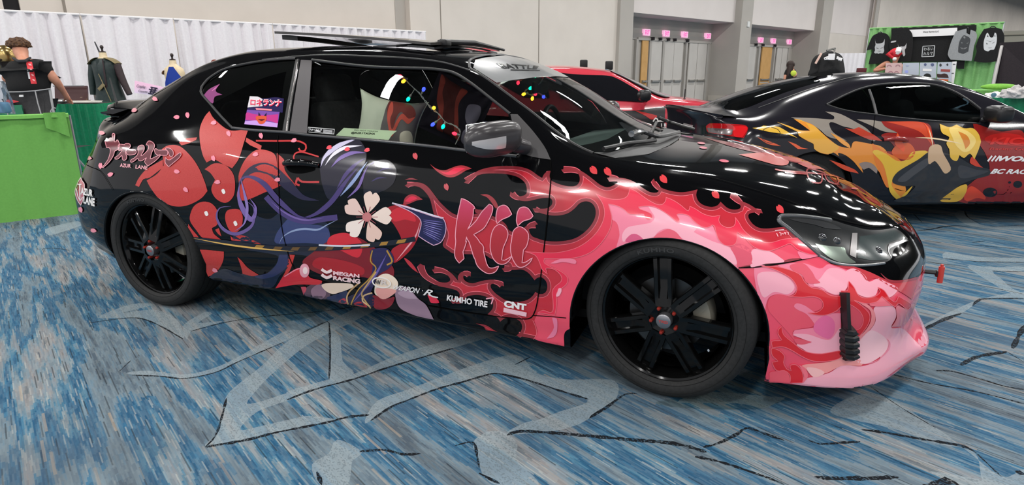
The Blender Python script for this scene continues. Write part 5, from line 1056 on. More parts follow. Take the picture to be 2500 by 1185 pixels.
sig.grid(Pq); sig.build('turn_signal', mat('signal_lens', srgb('#c9c2c0'), .2, .4, coat=1), mir_)
arm = MB(); arm.tube([(2.075, -.86, .972), (2.10, -.84, .957), (2.12, -.80, .945)], [.028, .032, .03], 12); arm.build('mirror_arm', mirror_m, mir_)
m2 = mir_.data.copy(); m2.transform(Matrix.Diagonal((1, -1, 1, 1))); m2.flip_normals(); link('side_mirror', m2, car)
# wipers
WP = crop(1420, 260, 8.333)
def rod(name, pts, r, off, m, par=None, n=8):
    L = curve(WP(pts), False, 6); q = MB(); V_ = []
    for k, p in enumerate(L): a, b_ = px(*p); o = off if not hasattr(off, '__len__') else off[0]+(off[1]-off[0])*k/(len(L)-1); V_.append(tuple(a+b_*o))
    q.tube(V_, r, n); return q.build(name, m, par or car)
wb = rod('wiper', [(430,930),(700,870),(900,820),(1200,790),(1480,750)], .009, .014, trimk); rod('wiper_arm', [(1000,720),(1180,690),(1480,745),(1700,700),(1960,600)], .010, (.045, .02), mat('wiper_arm_grey', srgb('#4a4a4c'), .25, .5), wb); rod('wiper_clip', [(950,740),(1060,700),(1160,690)], .014, .04, chrome, wb)
wb = rod('wiper', [(1360,640),(1440,500),(1500,380),(1530,330)], .008, .02, trimk); rod('wiper_arm', [(1540,340),(1650,320),(1850,400),(1990,470),(2280,540)], .010, (.05, .02), mat('wiper_arm_black', (.02,)*3, .35), wb)
# door handle
hd = MB(); a = [px(*q) for q in curve(RR([(1115,368),(1170,366),(1240,368),(1290,376)]), False, 6)]; hd.tube([tuple(p+n*(.006+.022*math.sin(pi*i/(len(a)-1))**.5)) for i, (p, n) in enumerate(a)], [.012+.004*math.sin(pi*i/(len(a)-1)) for i in range(len(a))], 12)
hd.build('door_handle', paint, door); g1.skin('handle_recess', [curve(RR([(1120,375),(1180,362),(1260,372),(1270,400),(1200,418),(1140,410)]), True, 5)], px, .0022, 8, gapm, door)
# boot wing
wg = MB(); P = []
for y in np.concatenate([[-.63,-.628,-.62,-.605], np.linspace(-.58, .58, 19), [.605,.62,.628,.63]]):
    f = 1-(abs(y)/.63)**6*.25; e = abs(y)/.63; x0 = -.40+.04*e**2
    g_ = (1-e**8)**.5; P.append([(x0+.03, y, 1.05), (-.47, y, 1.05+.036*g_), (-.58*f-.02*(1-f), y, 1.05+.046*g_), (-.655*f, y, 1.05+.026*g_), (-.672*f, y, 1.045-.008*g_), (-.65*f, y, 1.04-.03*g_), (-.56, y, 1.03-.035*g_), (-.46, y, 1.02-.02*g_)])
wg.grid(P, closed_v=True); wg.add(P[0], [tuple(range(8))]); wg.add(P[-1], [tuple(range(8))]); wing = wg.build('boot_spoiler', paint, car)
for sg in (-1, 1): s_ = MB(); s_.box((-.54, sg*.55, 1.01), (.08, .03, .05), bev=.01); s_.build('spoiler_mount', paint, wing)
an = MB(); b0 = px(297, 285)[0]; an.tube([tuple(b0), (b0.x-.01, b0.y, b0.z+.03), (b0.x-.04, b0.y+.01, b0.z+.11), (b0.x-.07, b0.y+.02, b0.z+.22)], [.016, .009, .006, .003], 8); an.build('aerial', trimk, car)
# bumper strap on the near corner, tow marker
cn = MB(); col = []
for k, (x, y) in enumerate([(2056,714),(2058,740),(2060,770),(2062,800)]): p, n = px(x, y); col.append([p-n*.002+Vector(_R)*-.012, p+n*.035+Vector(_R)*-.006, p+n*.035+Vector(_R)*.006, p-n*.002+Vector(_R)*.014])
cn.grid([[tuple(q) for q in r] for r in col], closed_v=True); cn.add([tuple(q) for q in col[0]], [(0, 1, 2, 3)])
cv = cn.build('bumper_strap', mat('black_rubber_strap', (.012, .011, .012), .38), car, sharp=30)
pd = MB(); Pq = []
for k, y in enumerate(np.linspace(792, 876, 22)):
    p, n = px(2066, y); ww = (.028 if 2 < k < 19 else .018)*(1.0-.15*(k % 4 == 0)); h_ = .045-.008*(k % 4 == 0)-(.02 if k in (0, 21) else 0); r_v = Vector(_R)
    Pq.append([tuple(p-r_v*ww*1.0-n*.003), tuple(p-r_v*ww*.9+n*h_*.8), tuple(p+n*h_), tuple(p+r_v*ww*.9+n*h_*.8), tuple(p+r_v*ww-n*.003)])
pd.grid(Pq); pd.add(Pq[0], [(0, 1, 2, 3, 4)]); pd.add(Pq[-1], [(0, 1, 2, 3, 4)]); pd.build('ribbed_pad', bpy.data.materials['black_rubber_strap'], cv, sharp=25)
th = MB(); c0_ = Vector((3.70, -.26, .437)); th.tube([(3.60, -.26, .44), (3.69, -.262, .44)], .009, 8); th.box((3.700, -.262, .437), (.020, .022, .026), bev=.004); tb = th.build('camera_bracket', trimk, car)
rc = MB(); rc.tube([(3.708, -.27, .402), (3.706, -.27, .470)], .0105, 16); rc.tube([(3.7059, -.27, .470), (3.7055, -.27, .479)], .006, 12); rc.build('red_marker', mat('red_marker', srgb('#c0453c'), .35), tb)
# far door, hood and roof lines
# ---------------------------------------------------------------- cabin
cabin = mottled('seat_fabric', (.012, .012, .013), (.02, .02, .022), 60, .85); dash_m = mottled('dash_reflection_grey', srgb('#7d8c87'), srgb('#74827e'), 20, .6)  # pale dash tone carries the windscreen's reflection in its colour
def seat(x, y, name='seat'):
    e = empty(name, (0, 0, 0)); e.parent = car
    b = MB(); b.box((x, y, .50), (.50, .50, .18), bev=.06); b.build('seat_cushion', cabin, e)
    b = MB(); b.box((x-.28, y, .80), (.14, .50, .62), bev=.06, R=Matrix.Rotation(-.30, 3, 'Y')); b.build('seat_back', cabin, e)
    b = MB(); b.box((x-.40, y, 1.15), (.10, .26, .17), bev=.045, R=Matrix.Rotation(-.2, 3, 'Y')); b.build('headrest', cabin, e)
seat(1.30, -.38); seat(1.30, .40)
b = MB(); b.box((.62, 0, .62), (.5, 1.15, .2), bev=.06); b.box((.40, 0, .86), (.14, 1.15, .5), bev=.06, R=Matrix.Rotation(-.4, 3, 'Y')); b.build('rear_seat', cabin, car)
b = MB(); P = []
for y in np.linspace(-.72, .72, 21): P.append([(2.46-.25*(y/.72)**2*.5, y, .905-.03*(y/.72)**2), (2.2, y, .905), (2.02, y, .885), (1.93, y, .80), (1.95, y, .62)])
b.grid(P); b.build('dashboard', dash_m, car)
b = MB(); b.tube([(1.86+.06*math.cos(t)*0-.08*math.sin(t)*.35, .38+.185*math.cos(t), .86+.185*math.sin(t)) for t in np.linspace(0, 2*pi, 40, endpoint=False)], .014, 8, closed=True); b.box((1.87, .38, .86), (.05, .14, .10), bev=.02); b.box((1.87, .38, .86), (.02, .34, .03), bev=.008); b.tube([(1.88, .38, .86), (2.1, .38, .80)], .03, 10); b.build('steering_wheel', trimk, car)
b = MB(); b.box((1.90, 0.0, 1.16), (.02, .22, .06), bev=.01); b.build('rear_view_mirror', trimk, car)
b = MB(); b.box((1.55, .80, .60), (1.6, .03, .55)); b.build('door_lining', cabin, car, sharp=None); b = MB(); b.box((1.35, -.77, .60), (1.7, .03, .50)); b.build('door_lining', cabin, car, sharp=None)
# ================================================================ dark coupe behind, with orange flame wrap
def frame_of(x, y, h): return Matrix.Translation((x, y, 0))@Matrix.Rotation(h, 4, 'Z')
def rows_from(tbl): 
    global ROWS; ROWS = []
    for r in tbl: st(*r)
    return ROWS
tb2 = [
 (0,(-.70,0,.28),(-.75,0,.28),(-.80,0,.29),(-.86,0,.38),(-.87,0,.52),(-.84,0,.66),(-.84,0,.80),(-.86,0,.90),(-.90,0,.935),(-.80,0,.935),(-.60,0,.945)),
 (0,(-.70,0,.28),(-.74,.2,.28),(-.79,.26,.29),(-.85,.28,.38),(-.86,.28,.52),(-.83,.28,.66),(-.83,.28,.80),(-.85,.28,.90),(-.89,.28,.932),(-.78,.2,.935),(-.60,0,.945)),
 (0,(-.68,0,.28),(-.70,.45,.28),(-.74,.56,.29),(-.80,.58,.38),(-.81,.59,.52),(-.77,.58,.66),(-.76,.57,.80),(-.77,.56,.885),(-.79,.54,.915),(-.70,.35,.93),(-.58,0,.945)),
 (0,(-.60,0,.28),(-.60,.62,.28),(-.62,.72,.29),(-.67,.76,.38),(-.68,.77,.54),(-.64,.76,.68),(-.60,.735,.80),(-.60,.69,.865),(-.59,.60,.895),(-.54,.30,.935),(-.50,0,.955)),
 (-.42,(0,.22),(.72,.22),(.81,.23),(.855,.34),(.865,.54),(.85,.70),(.80,.82),(.70,.885),(.56,.925),(.28,.985),(0,1.0)),
 (-.15,(0,.18),(.72,.18),(.82,.20),(.87,.32),(.885,.54),(.87,.72),(.80,.86),(.69,.955),(.53,1.03),(.27,1.08),(0,1.09)),
 (.12,(0,.18),(.72,.18),(.82,.20),(.87,.32),(.88,.54),(.862,.72),(.80,.865),(.66,1.035),(.50,1.115),(.26,1.15),(0,1.16)),
 (.45,(0,.17),(.72,.17),(.82,.19),(.86,.32),(.87,.54),(.855,.72),(.795,.865),(.615,1.09),(.48,1.175),(.25,1.205),(0,1.215)),
 (.85,(0,.17),(.72,.17),(.82,.19),(.86,.32),(.868,.54),(.855,.71),(.79,.855),(.60,1.115),(.46,1.195),(.24,1.225),(0,1.235)),
 (1.2,(0,.17),(.72,.17),(.82,.19),(.86,.32),(.87,.54),(.855,.70),(.79,.845),(.61,1.085),(.48,1.16),(.25,1.20),(0,1.21)),
 (1.5,(0,.17),(.72,.17),(.82,.19),(.865,.32),(.875,.54),(.86,.69),(.79,.835),(.655,1.00),(.55,1.065),(.28,1.12),(0,1.135)),
 (1.8,(0,.17),(.72,.17),(.825,.19),(.87,.32),(.88,.53),(.862,.68),(.795,.82),(.72,.885),(.64,.92),(.33,.985),(0,1.0)),
 (2.05,(0,.17),(.72,.17),(.83,.19),(.88,.32),(.89,.52),(.868,.66),(.80,.79),(.74,.825),(.66,.835),(.33,.865),(0,.875)),
 (2.5,(0,.17),(.72,.17),(.84,.19),(.885,.32),(.89,.50),(.87,.64),(.79,.755),(.72,.78),(.6,.79),(.3,.80),(0,.805)),
 (2.85,(0,.17),(.70,.17),(.82,.19),(.86,.30),(.865,.46),(.84,.58),(.76,.68),(.68,.715),(.56,.73),(.28,.745),(0,.75)),
 (0,(3.0,0,.17),(3.0,.55,.17),(3.08,.68,.18),(3.14,.70,.28),(3.16,.70,.42),(3.14,.66,.53),(3.10,.60,.61),(3.06,.54,.65),(3.0,.44,.68),(2.98,.24,.70),(2.96,0,.71)),
 (0,(3.1,0,.17),(3.1,.30,.17),(3.28,.38,.18),(3.34,.38,.28),(3.36,.38,.42),(3.33,.36,.52),(3.27,.34,.59),(3.21,.31,.63),(3.12,.26,.66),(3.06,.15,.68),(3.04,0,.69)),
 (0,(3.1,0,.17),(3.1,0,.17),(3.33,0,.18),(3.39,0,.28),(3.41,0,.42),(3.38,0,.52),(3.32,0,.59),(3.25,0,.63),(3.15,0,.66),(3.08,0,.68),(3.05,0,.69))]
X2, Y2, H2 = 3.074, 3.028, .42
g2 = Guide(rows_from(tb2), [8,8,8,8,12,12,14,16,14,14,14,12,14,12,8,8,6], [2,3,3,7,10,10,9,14,8,8,8], frame_of(X2, Y2, H2))
grey2 = mat('dark_grey_blue_paint', srgb('#1b1a20'), .14, coat=.25, spec=.35)
car2 = empty('sports_coupe', (X2, Y2, 0), H2, 'dark grey low coupe with orange and yellow flame wrap, parked behind the black coupe', 'car')
p2x = g2.cam
BK = crop(1600, 170, 2.778)
def xz2(l, step=5): return [(p2x(*q)[0].x, p2x(*q)[0].z) for q in curve(l, True, step)]
win2 = xz2(BK([(1168,238,1),(1300,170),(1420,125),(1560,102),(1760,98),(1900,110),(2020,150),(2130,215),(2200,270),(2200,340,1),(2195,362,1),(1900,345),(1600,318),(1480,300),(1350,285),(1250,265)]), 5)
arch2 = [[(cx+.345*math.cos(a), .29+.345*math.sin(a)) for a in np.linspace(0, pi, 36)]+[(cx-.35, 0), (cx+.35, 0)] for cx in (0, 2.57)]
ws2 = [(1.30,-.52),(1.5,-.58),(1.8,-.70),(1.90,-.55),(1.97,-.3),(1.99,0),(1.97,.3),(1.90,.55),(1.8,.70),(1.5,.58),(1.30,.52),(1.22,.3),(1.20,0),(1.22,-.3)]
rw2 = [(-.50,-.46),(-.2,-.45),(.22,-.41),(.30,-.2),(.31,0),(.30,.2),(.22,.41),(-.2,.45),(-.50,.46),(-.56,.25),(-.58,0),(-.56,-.25)]
ops2 = []
for sg in (-1, 1):
    for p in arch2: ops2.append(([0, 2], (lambda V, sg=sg: V[:, 1]*sg > .45), p))
    ops2.append(([0, 2], (lambda V, sg=sg: V[:, 1]*sg > .35), win2))
ops2 += [([0, 1], lambda V: V[:, 2] > .8, ws2), ([0, 1], lambda V: (V[:, 2] > .9), rw2)]
g2.shell('body_shell', ops2, grey2, car2)
tint2 = glass('tinted_glass', (.30, .34, .33)); dark2 = glass('dark_rear_glass', (.03, .03, .035))
for sg in (-1, 1): g2.skin('side_window', [win2], (lambda a, b, sg=sg: g2.side(a, b, sg)), -.003, .06, tint2, car2)
g2.skin('windscreen', [ws2], lambda a, b: g2.top(a, b), -.002, .06, tint2, car2); g2.skin('rear_window', [rw2], lambda a, b: g2.top(a, b), -.002, .06, dark2, car2)
slab('underbody', [(-.6, -.78), (3.1, -.6), (3.1, .6), (-.6, .78)], .17, .22, inner, car2); slab('cabin_floor', [(.2, -.7), (1.9, -.7), (1.9, .7), (.2, .7)], .45, .5, inner, car2)
ST2 = lambda name, pts, wd, m=None, off=.003, step=8, h=0.0: g2.strip(name, BK(pts), p2x, wd, off, m or gapm, car2, step, h)
door2 = g2.skin('door', [curve(BK([(1490,305,1),(1700,325),(2000,350),(2240,372,1),(2440,400),(2480,480),(2470,600),(2440,700),(2380,830,1),(2300,850),(2000,840),(1760,832),(1620,800),(1540,740),(1500,640),(1475,500),(1478,400)]), True, 6)], p2x, .0008, 12, grey2, car2)
ST2('door_gap', [(1490,305),(1478,400),(1470,500),(1488,620),(1530,730),(1600,795),(1700,826),(1900,835),(2200,845),(2340,848),(2380,830),(2430,720),(2500,560)], .006)
ST2('window_surround', [(1160,238),(1300,167),(1420,122),(1560,98),(1760,94),(1900,106),(2020,146),(2130,211),(2205,268)], .016, trimk, h=.004); ST2('window_sill', [(1160,238),(1250,268),(1350,288),(1480,304),(1600,322),(1900,350),(2200,367)], .014, trimk, h=.004)
ST2('window_divider', [(1450,135),(1470,190),(1485,240),(1500,303)], .02, trims, h=.004)
ST2('roof_moulding', [(700,260),(1000,150),(1190,90),(1350,50),(1500,40)], .01, trimk)
g2.strip('side_gap', BK([(1620,880),(1900,872),(2300,880),(2380,885),(2440,760),(2500,620)]), p2x, .006, .003, gapm, car2, 8)
# tail lamp, spoiler, handle, mirror, aerial
tl2 = g2.skin('tail_light', [curve(BK([(345,385,1),(370,365),(480,368),(600,378),(628,395),(620,430),(600,465,1),(540,458),(440,440),(360,425)]), True, 4)], p2x, .004, 6, mat('tail_red', srgb('#a81418'), .1, coat=1), car2)
g2.skin('clear_lens', [curve(BK([(352,395,1),(480,402),(525,408,1),(515,445),(450,438),(365,425,1)]), True, 4)], p2x, .006, 6, mat('tail_clear', srgb('#6d6262'), .15, .5, coat=1), tl2)
g2.skin('red_lens', [curve(BK([(530,385,1),(620,392),(612,430),(590,462,1),(535,452)]), True, 4)], p2x, .006, 6, mat('tail_bright_red', srgb('#d81a20'), .1, coat=1), tl2)
b = MB(); P = []
for y in np.linspace(-.66, .66, 19): e = abs(y)/.66; P.append([(-.62+.05*e, y, .945-.05*e**2), (-.78+.10*e**3, y, .95-.05*e**2), (-.89+.20*e**3, y, .958-.05*e**2), (-.885+.20*e**3, y, .94-.05*e**2), (-.84+.14*e**3, y, .90-.02*e)])
b.grid(P); b.build('boot_lip', grey2, car2)
b = MB(); a = [p2x(*q) for q in BK([(1545,478),(1600,470),(1660,474),(1705,482)])]; b.tube([tuple(p+n*(.01 if i in (0, 3) else .035)) for i, (p, n) in enumerate(a)], [.012, .018, .018, .012], 10); b.build('door_handle', vinyl('#8d2a26'), door2)
b = MB(); q0 = p2x(*BK([(2215,345)])[0])[0]; b.box((q0.x+.04, q0.y-.10, q0.z+.055), (.14, .19, .13), bev=.045); b.tube([tuple(q0), (q0.x+.03, q0.y-.06, q0.z+.02)], .02, 8); b.build('side_mirror', mat('mirror_black', (.012, .012, .013), .35), car2)
b = MB(); P = []; q1 = p2x(2008, 186)[0]
for i in range(13): u = i/12; hh = .06*math.sin(pi*u)**.7*(.4+.6*(1-u)); P.append([(q1.x+.11-.24*u, q1.y+s_*.032*math.sin(pi*u)**.6*(1-v_), q1.z-.004+hh*v_) for s_, v_ in ((-1, 0), (-1, .5), (0, 1), (1, .5), (1, 0))])
b.grid(P); b.build('shark_fin_aerial', mat('fin_black', (.01,)*3, .08, coat=1), car2)
for cx in (0, 2.57):
    for sg in (-1, 1):
        b = MB(); b.lathe([(.05, -.02), (.19, -.02), (.215, -.01), (.225, .0), (.29, -.012), (.312, .01), (.318, .1), (.312, .19), (.25, .2)], (cx, 0, .318), 'Y', 48)
        b.v = [(v[0], sg*(.85-v[1]-.02), v[2]) for v in b.v]; b.build('wheel', rubber, car2)
        b = MB(); b.grid([[(cx+.36*math.cos(a), sg*y, .29+.36*math.sin(a)) for y in (.82, .6)] for a in np.linspace(0, pi, 24)]); b.build('wheel_well', inner, car2)
seat_m = cabin
for y in (-.36, .36):
    b = MB(); b.box((.95, y, .72), (.14, .48, .60), bev=.06, R=Matrix.Rotation(-.3, 3, 'Y')); b.box((.84, y, 1.03), (.1, .26, .14), bev=.04); b.box((1.2, y, .5), (.5, .48, .14), bev=.05); b.build('seat', cabin, car2)
b = MB(); b.box((1.75, 0, .78), (.35, 1.3, .14), bev=.05); b.build('dashboard', cabin, car2)
# wrap graphics
w2 = Livery(g2); G1c, G2c = '#8c847b', '#6e6862'; w2.base = .0022
w2.fill(HD([(1210,30,1),(1450,38),(1640,50),(1650,20),(1560,-30,1),(1700,-10),(1860,70),(1990,150),(2070,250),(2060,272),(1950,230),(1850,150),(1740,120),(1640,80),(1600,90),(1640,180),(1780,268,1),(1600,230),(1500,150),(1400,90),(1300,58)]), G1c, 0)
w2.fill(HD([(1880,50,1),(2060,60),(2250,100),(2499,140),(2499,220),(2300,190),(2150,170),(2020,110)]), G1c, 0)
OR = HD([(1070,78,1),(1180,130),(1280,180),(1290,215),(1380,270),(1440,300),(1445,345),(1500,385),(1590,405),(1640,385),(1700,425,1),(1690,390),(1760,410),(1840,470),(1900,540),(1945,595,1),(1930,520),(1960,480),(2040,500),(2090,560),(2150,640),(2230,760),(2290,870,1),(2380,790),(2340,640),(2260,520),(2200,440),(2180,370),(2120,320),(2030,300),(1950,285),(1850,275),(1820,345,1),(1700,320),(1600,250),(1530,190),(1440,110),(1340,70),(1240,45,1),(1330,110),(1405,165,1),(1300,160),(1200,120)])
w2.fill(OR, '#e08c35', 2); w2.fill(HD([(1070,78,1),(1200,120),(1300,160),(1405,165),(1340,70),(1240,45,1),(1440,115),(1530,195),(1600,260),(1700,330),(1640,385),(1590,400),(1500,383),(1445,345),(1440,300),(1290,215),(1280,180),(1180,130)]), '#dfa53e', 3)
w2.fill(HD([(1610,185,1),(1700,230),(1800,300),(1818,348,1),(1720,290)]), '#e59a45', 3); w2.fill(HD([(1900,500,1),(1960,480),(2040,500),(2090,560),(2080,600,1),(2000,540),(1950,560)]), '#8f7f78', 3)
w2.fill(HD([(820,138,1),(900,130),(930,115),(1000,122),(1080,125),(1150,160),(1280,240,1),(1180,205),(1080,190),(980,175)]), '#e0b240', 2); w2.fill(HD([(870,230,1),(960,262),(1040,290),(1110,322,1),(980,300)]), '#d9562b', 2); w2.fill(HD([(1180,272,1),(1260,300),(1320,335),(1390,350,1),(1280,350,1)]), '#e05a2c', 2); w2.fill(HD([(1600,460,1),(1720,500),(1860,560),(1900,600,1),(1750,560)]), '#cf4a2a', 2)
w2.line(HD([(1000,128),(940,150),(905,200),(930,260),(1000,290),(1070,265),(1105,210),(1080,155),(1010,130)]), 1.2, '#141318', 5)
w2.fill(HD([(1760,140,1),(1850,150),(1900,130),(1980,170),(2060,210),(2140,270,1),(2000,250),(1900,210)]), '#b8402e', 3)
w2.fill(BK([(1530,352,1),(1700,355),(1850,370),(1880,470),(1900,560),(1780,620),(1640,690),(1560,640),(1540,560),(1640,560,1),(1600,500),(1530,450),(1570,430),(1640,430),(1560,390)]), '#8d2420', 2)
w2.fill(BK([(1560,355,1),(1800,358),(1870,420),(1880,520,1),(1800,430),(1700,390)]), '#c8492e', 3); w2.fill(BK([(1470,560),(1500,545),(1560,570),(1640,620),(1700,610),(1740,560),(1830,550),(1860,570,1),(1780,620),(1700,680),(1640,720),(1600,780),(1660,860),(1700,850),(1740,790),(1640,885,1),(1590,830),(1570,740),(1540,640)]), '#dfb53c', 4)
w2.fill(BK([(1470,500,1),(1560,560),(1640,600),(1700,680),(1620,760),(1570,800),(1520,700),(1480,600)]), '#dd7a30', 3); w2.fill(BK([(1640,510),(1720,500),(1760,560),(1720,610),(1640,600),(1600,560)]), '#cf5a2c', 4); w2.fill(BK([(1640,430,1),(1690,530),(1680,560,1),(1620,500)]), '#e2552d', 5)
w2.fill(BK([(2150,360,1),(2330,420),(2500,440),(2500,892),(2050,892),(2150,760),(2260,690),(2240,580),(2180,480)]), '#8f211e', 2); w2.fill(BK([(2230,470),(2290,440),(2380,432),(2480,450),(2500,480),(2500,520),(2350,510),(2260,500)]), '#b3221f', 3)
for x, y, rx, ry in ((2455,778,30,24),(2268,832,48,32),(2400,765,10,8)): w2.fill(BK([(x+rx*math.cos(t), y+ry*math.sin(t)) for t in np.linspace(0, 2*pi, 16, endpoint=False)]), '#120c10', 5, 30)
# an abstract plume of flame and folded dark cloth take the printed figure's place
w2.fill(BK([(1605,762),(1640,695),(1780,610),(1860,555),(1940,560),(2060,600),(2150,650),(2262,676),(2262,715),(2140,750),(2040,800),(1990,893),(1620,893),(1700,850),(1760,790),(1680,790)]), '#2b2a2d', 6); w2.fill(BK([(1640,750),(1720,680),(1840,600),(1850,640),(1760,710),(1690,760)]), '#48474a', 7); w2.fill(BK([(2060,650),(2180,680),(2255,690),(2140,730),(2060,730)]), '#3d3c40', 7)
w2.fill(BK([(1925,370,1),(1990,392),(2040,375,1),(2090,400),(2150,400),(2190,440),(2205,490,1),(2190,540),(2160,610,1),(2130,570),(2090,600),(2060,580,1),(2040,620),(2000,600),(1990,540,1),(1970,500),(1990,460),(1940,430)]), '#e0b64a', 7); w2.fill(BK([(1990,400),(2060,400),(2130,430),(2170,480),(2140,540),(2090,560),(2040,520),(2010,460)]), '#efd07a', 8); w2.fill(BK([(2050,420,1),(2110,450),(2130,500),(2100,540,1),(2080,480)]), '#d9873a', 9)
w2.fill(BK([(1850,540),(1880,510),(1930,515),(1950,570),(1990,640),(2000,680),(1960,705),(1920,650),(1890,620),(1850,640)]), '#c9a988', 8); w2.line(BK([(1880,520),(1860,450),(1840,390),(1810,360)]), 5, '#e8552e', 8, taper=True); w2.line(BK([(1760,462),(1900,470),(2080,505)]), 3.5, '#f2d8b0', 9, taper=True); w2.line(BK([(1850,400),(1870,470),(1880,530)]), 2.5, '#f4e2c0', 9, taper=True)
w2.fill(BK([(1930,890),(2000,830),(2060,790),(2110,780),(2100,840),(2050,892)]), '#dcae3e', 7); w2.fill(BK([(2140,790),(2230,850),(2235,880),(2180,870),(2110,892),(2090,860)]), '#d8442a', 4); w2.fill(BK([(2150,590),(2200,650),(2240,680),(2180,660),(2130,630)]), '#c8412c', 5)
W2_ = '#f0eeee'
w2.text('KICS', BK([(2270,462),(2560,462),(2556,512),(2262,510)]), '#d22f2a', 8, .04, .2); w2.text('Racing Gear', BK([(2262,530),(2560,530),(2558,556),(2260,552)]), '#c02824', 8, .02, .2)
w2.text('WORK', BK([(2330,585),(2620,590),(2610,625),(2315,622)]), W2_, 8, .05, .25)
for k in range(3): w2.line(BK([(2280+k*26,585),(2250+k*26,622)]), 4, W2_, 8)
w2.text('BC RACING', BK([(2285,672),(2640,680),(2630,710),(2265,706)]), W2_, 8, .04, .2)
w2.build('flame_livery', car2)
b = MB(); 
g2.skin('plate_sticker', [curve(BK([(193,362,1),(258,378,1),(252,410,1),(188,398,1)]), True, 30)], p2x, .003, 6, vinyl('#a09a98'), car2)

# ================================================================ red coupe further back
rows3 = []
for r in ROWS_TC: rows3.append(tuple([r[0]]+[tuple(list(p[:-1])+[p[-1]*.975+(.055*min(1, max(0, ((p[0] if len(p) == 3 else r[0])-2.1)/.4)) if p[-1] > .7 else 0)]) for p in r[1:]]))
X3, Y3, H3 = -.55, 4.62, .36
g3 = Guide(rows3, [6]*21, [2,3,3,5,7,7,6,10,6,6,6], frame_of(X3, Y3, H3)); p3x = g3.cam
redp = mat('red_gloss_paint', srgb('#c23a48'), .18, coat=.5); car3 = empty('sports_coupe', (X3, Y3, 0), H3, 'red coupe with dark lower flank seen between the two wrapped cars', 'car')
dgw = [(p[0], p[1]*.975) for p in dg_]; qgw = [(p[0], p[1]*.975) for p in qg]
ops3 = []
for sg in (-1, 1):
    for p in (fa, ra): ops3.append(([0, 2], (lambda V, sg=sg: V[:, 1]*sg > .45), p))
g3.shell('body_shell', ops3, redp, car3); blackg = mat('black_glass', (.006, .006, .008), .04, coat=1)
for sg in (-1, 1):
    L3 = lambda a, b, sg=sg: g3.side(a, b, sg)
    g3.skin('side_window', [dgw], L3, .012, .08, blackg, car3); g3.skin('side_window', [qgw], L3, .012, .08, blackg, car3)
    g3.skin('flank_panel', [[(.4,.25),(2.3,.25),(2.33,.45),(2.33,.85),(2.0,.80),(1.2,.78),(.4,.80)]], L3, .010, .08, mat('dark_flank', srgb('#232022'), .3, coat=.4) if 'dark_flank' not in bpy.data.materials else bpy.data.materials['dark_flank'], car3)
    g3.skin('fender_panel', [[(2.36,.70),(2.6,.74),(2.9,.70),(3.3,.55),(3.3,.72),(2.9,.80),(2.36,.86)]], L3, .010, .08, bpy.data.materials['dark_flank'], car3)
g3.skin('windscreen', [ws_poly], lambda a, b: g3.top(a, b), .012, .08, blackg, car3); g3.skin('rear_window', [rw_poly], lambda a, b: g3.top(a, b), .012, .08, blackg, car3)
b = MB(); b.box((2.04, -.97, .985), (.14, .22, .13), bev=.045); b.tube([(2.08, -.88, .94), (2.09, -.84, .92)], .025, 8); b.build('side_mirror', bpy.data.materials['mirror_black'], car3)
b = MB(); b.tube([(2.62, -.60, .92), (2.62, -.60, 1.05)], [.008, .005], 8); b.lathe([(0, 0), (.02, 0), (.012, .015), (0, .02)], (2.62, -.60, .925), 'Z', 12); b.build('aerial', trimk, car3)
for cx in (0, 2.7):
    for sg in (-1, 1): b = MB(); b.lathe([(.05, 0), (.23, 0), (.24, -.01), (.30, -.01), (.325, .02), (.325, .19), (.24, .2)], (cx, 0, .325), 'Y', 40); b.v = [(v[0], sg*(.86-v[1]), v[2]) for v in b.v]; b.build('wheel', rubber, car3)
w3 = Livery(g3); w3.base = .014
FD = crop(1420, 260, 8.333)
w3.line(FD([(1450,310),(1500,240),(1550,290),(1480,350),(1560,300),(1620,300)]), 3.2, '#e8e0dc', 1); w3.line(FD([(1600,300),(1740,300),(1855,298),(1825,370)]), 2.5, '#e8e0dc', 1); [w3.line(FD([(x, 345),(x+2, 410)]), 2.2, '#e8e0dc', 1) for x in (1620,1680,1705,1750)]; w3.line(FD([(1860,400),(1920,330)]), 2.2, '#e8e0dc', 1); w3.line(FD([(1480,430),(1800,440)]), 2.5, '#e8e0dc', 1); w3.fill(FD([(1080,90,1),(1380,150),(1530,190,1),(1520,230),(1420,270),(1300,200)]), '#c22f2c', 0); w3.build('sponsor_lettering', car3)
# ================================================================ helper for figures grown along a skeleton
def skinned(name, J, E_, m, parent=None, sub=2, smooth=True):
    ks = list(J); me = bpy.data.meshes.new(name); me.from_pydata([J[k][0] for k in ks], [(ks.index(a), ks.index(b)) for a, b in E_], [])
    o = link(name, me, parent); o.modifiers.new('skin', 'SKIN'); me.skin_vertices or None
    for i, k in enumerate(ks):
        r = J[k][1]; r = r if hasattr(r, '__len__') else (r, r); me.skin_vertices[0].data[i].radius = r
        me.skin_vertices[0].data[i].use_root = (i == 0)
    md = o.modifiers['skin']; md.use_smooth_shade = True; s_ = o.modifiers.new('sub', 'SUBSURF'); s_.levels = sub; s_.render_levels = sub
    dg = bpy.context.evaluated_depsgraph_get(); dg.update(); ev = o.evaluated_get(dg); m2 = bpy.data.meshes.new_from_object(ev); m2.materials.clear(); m2.materials.append(m)
    for p in m2.polygons: p.use_smooth = True
    o.modifiers.clear(); o.data = m2; return o
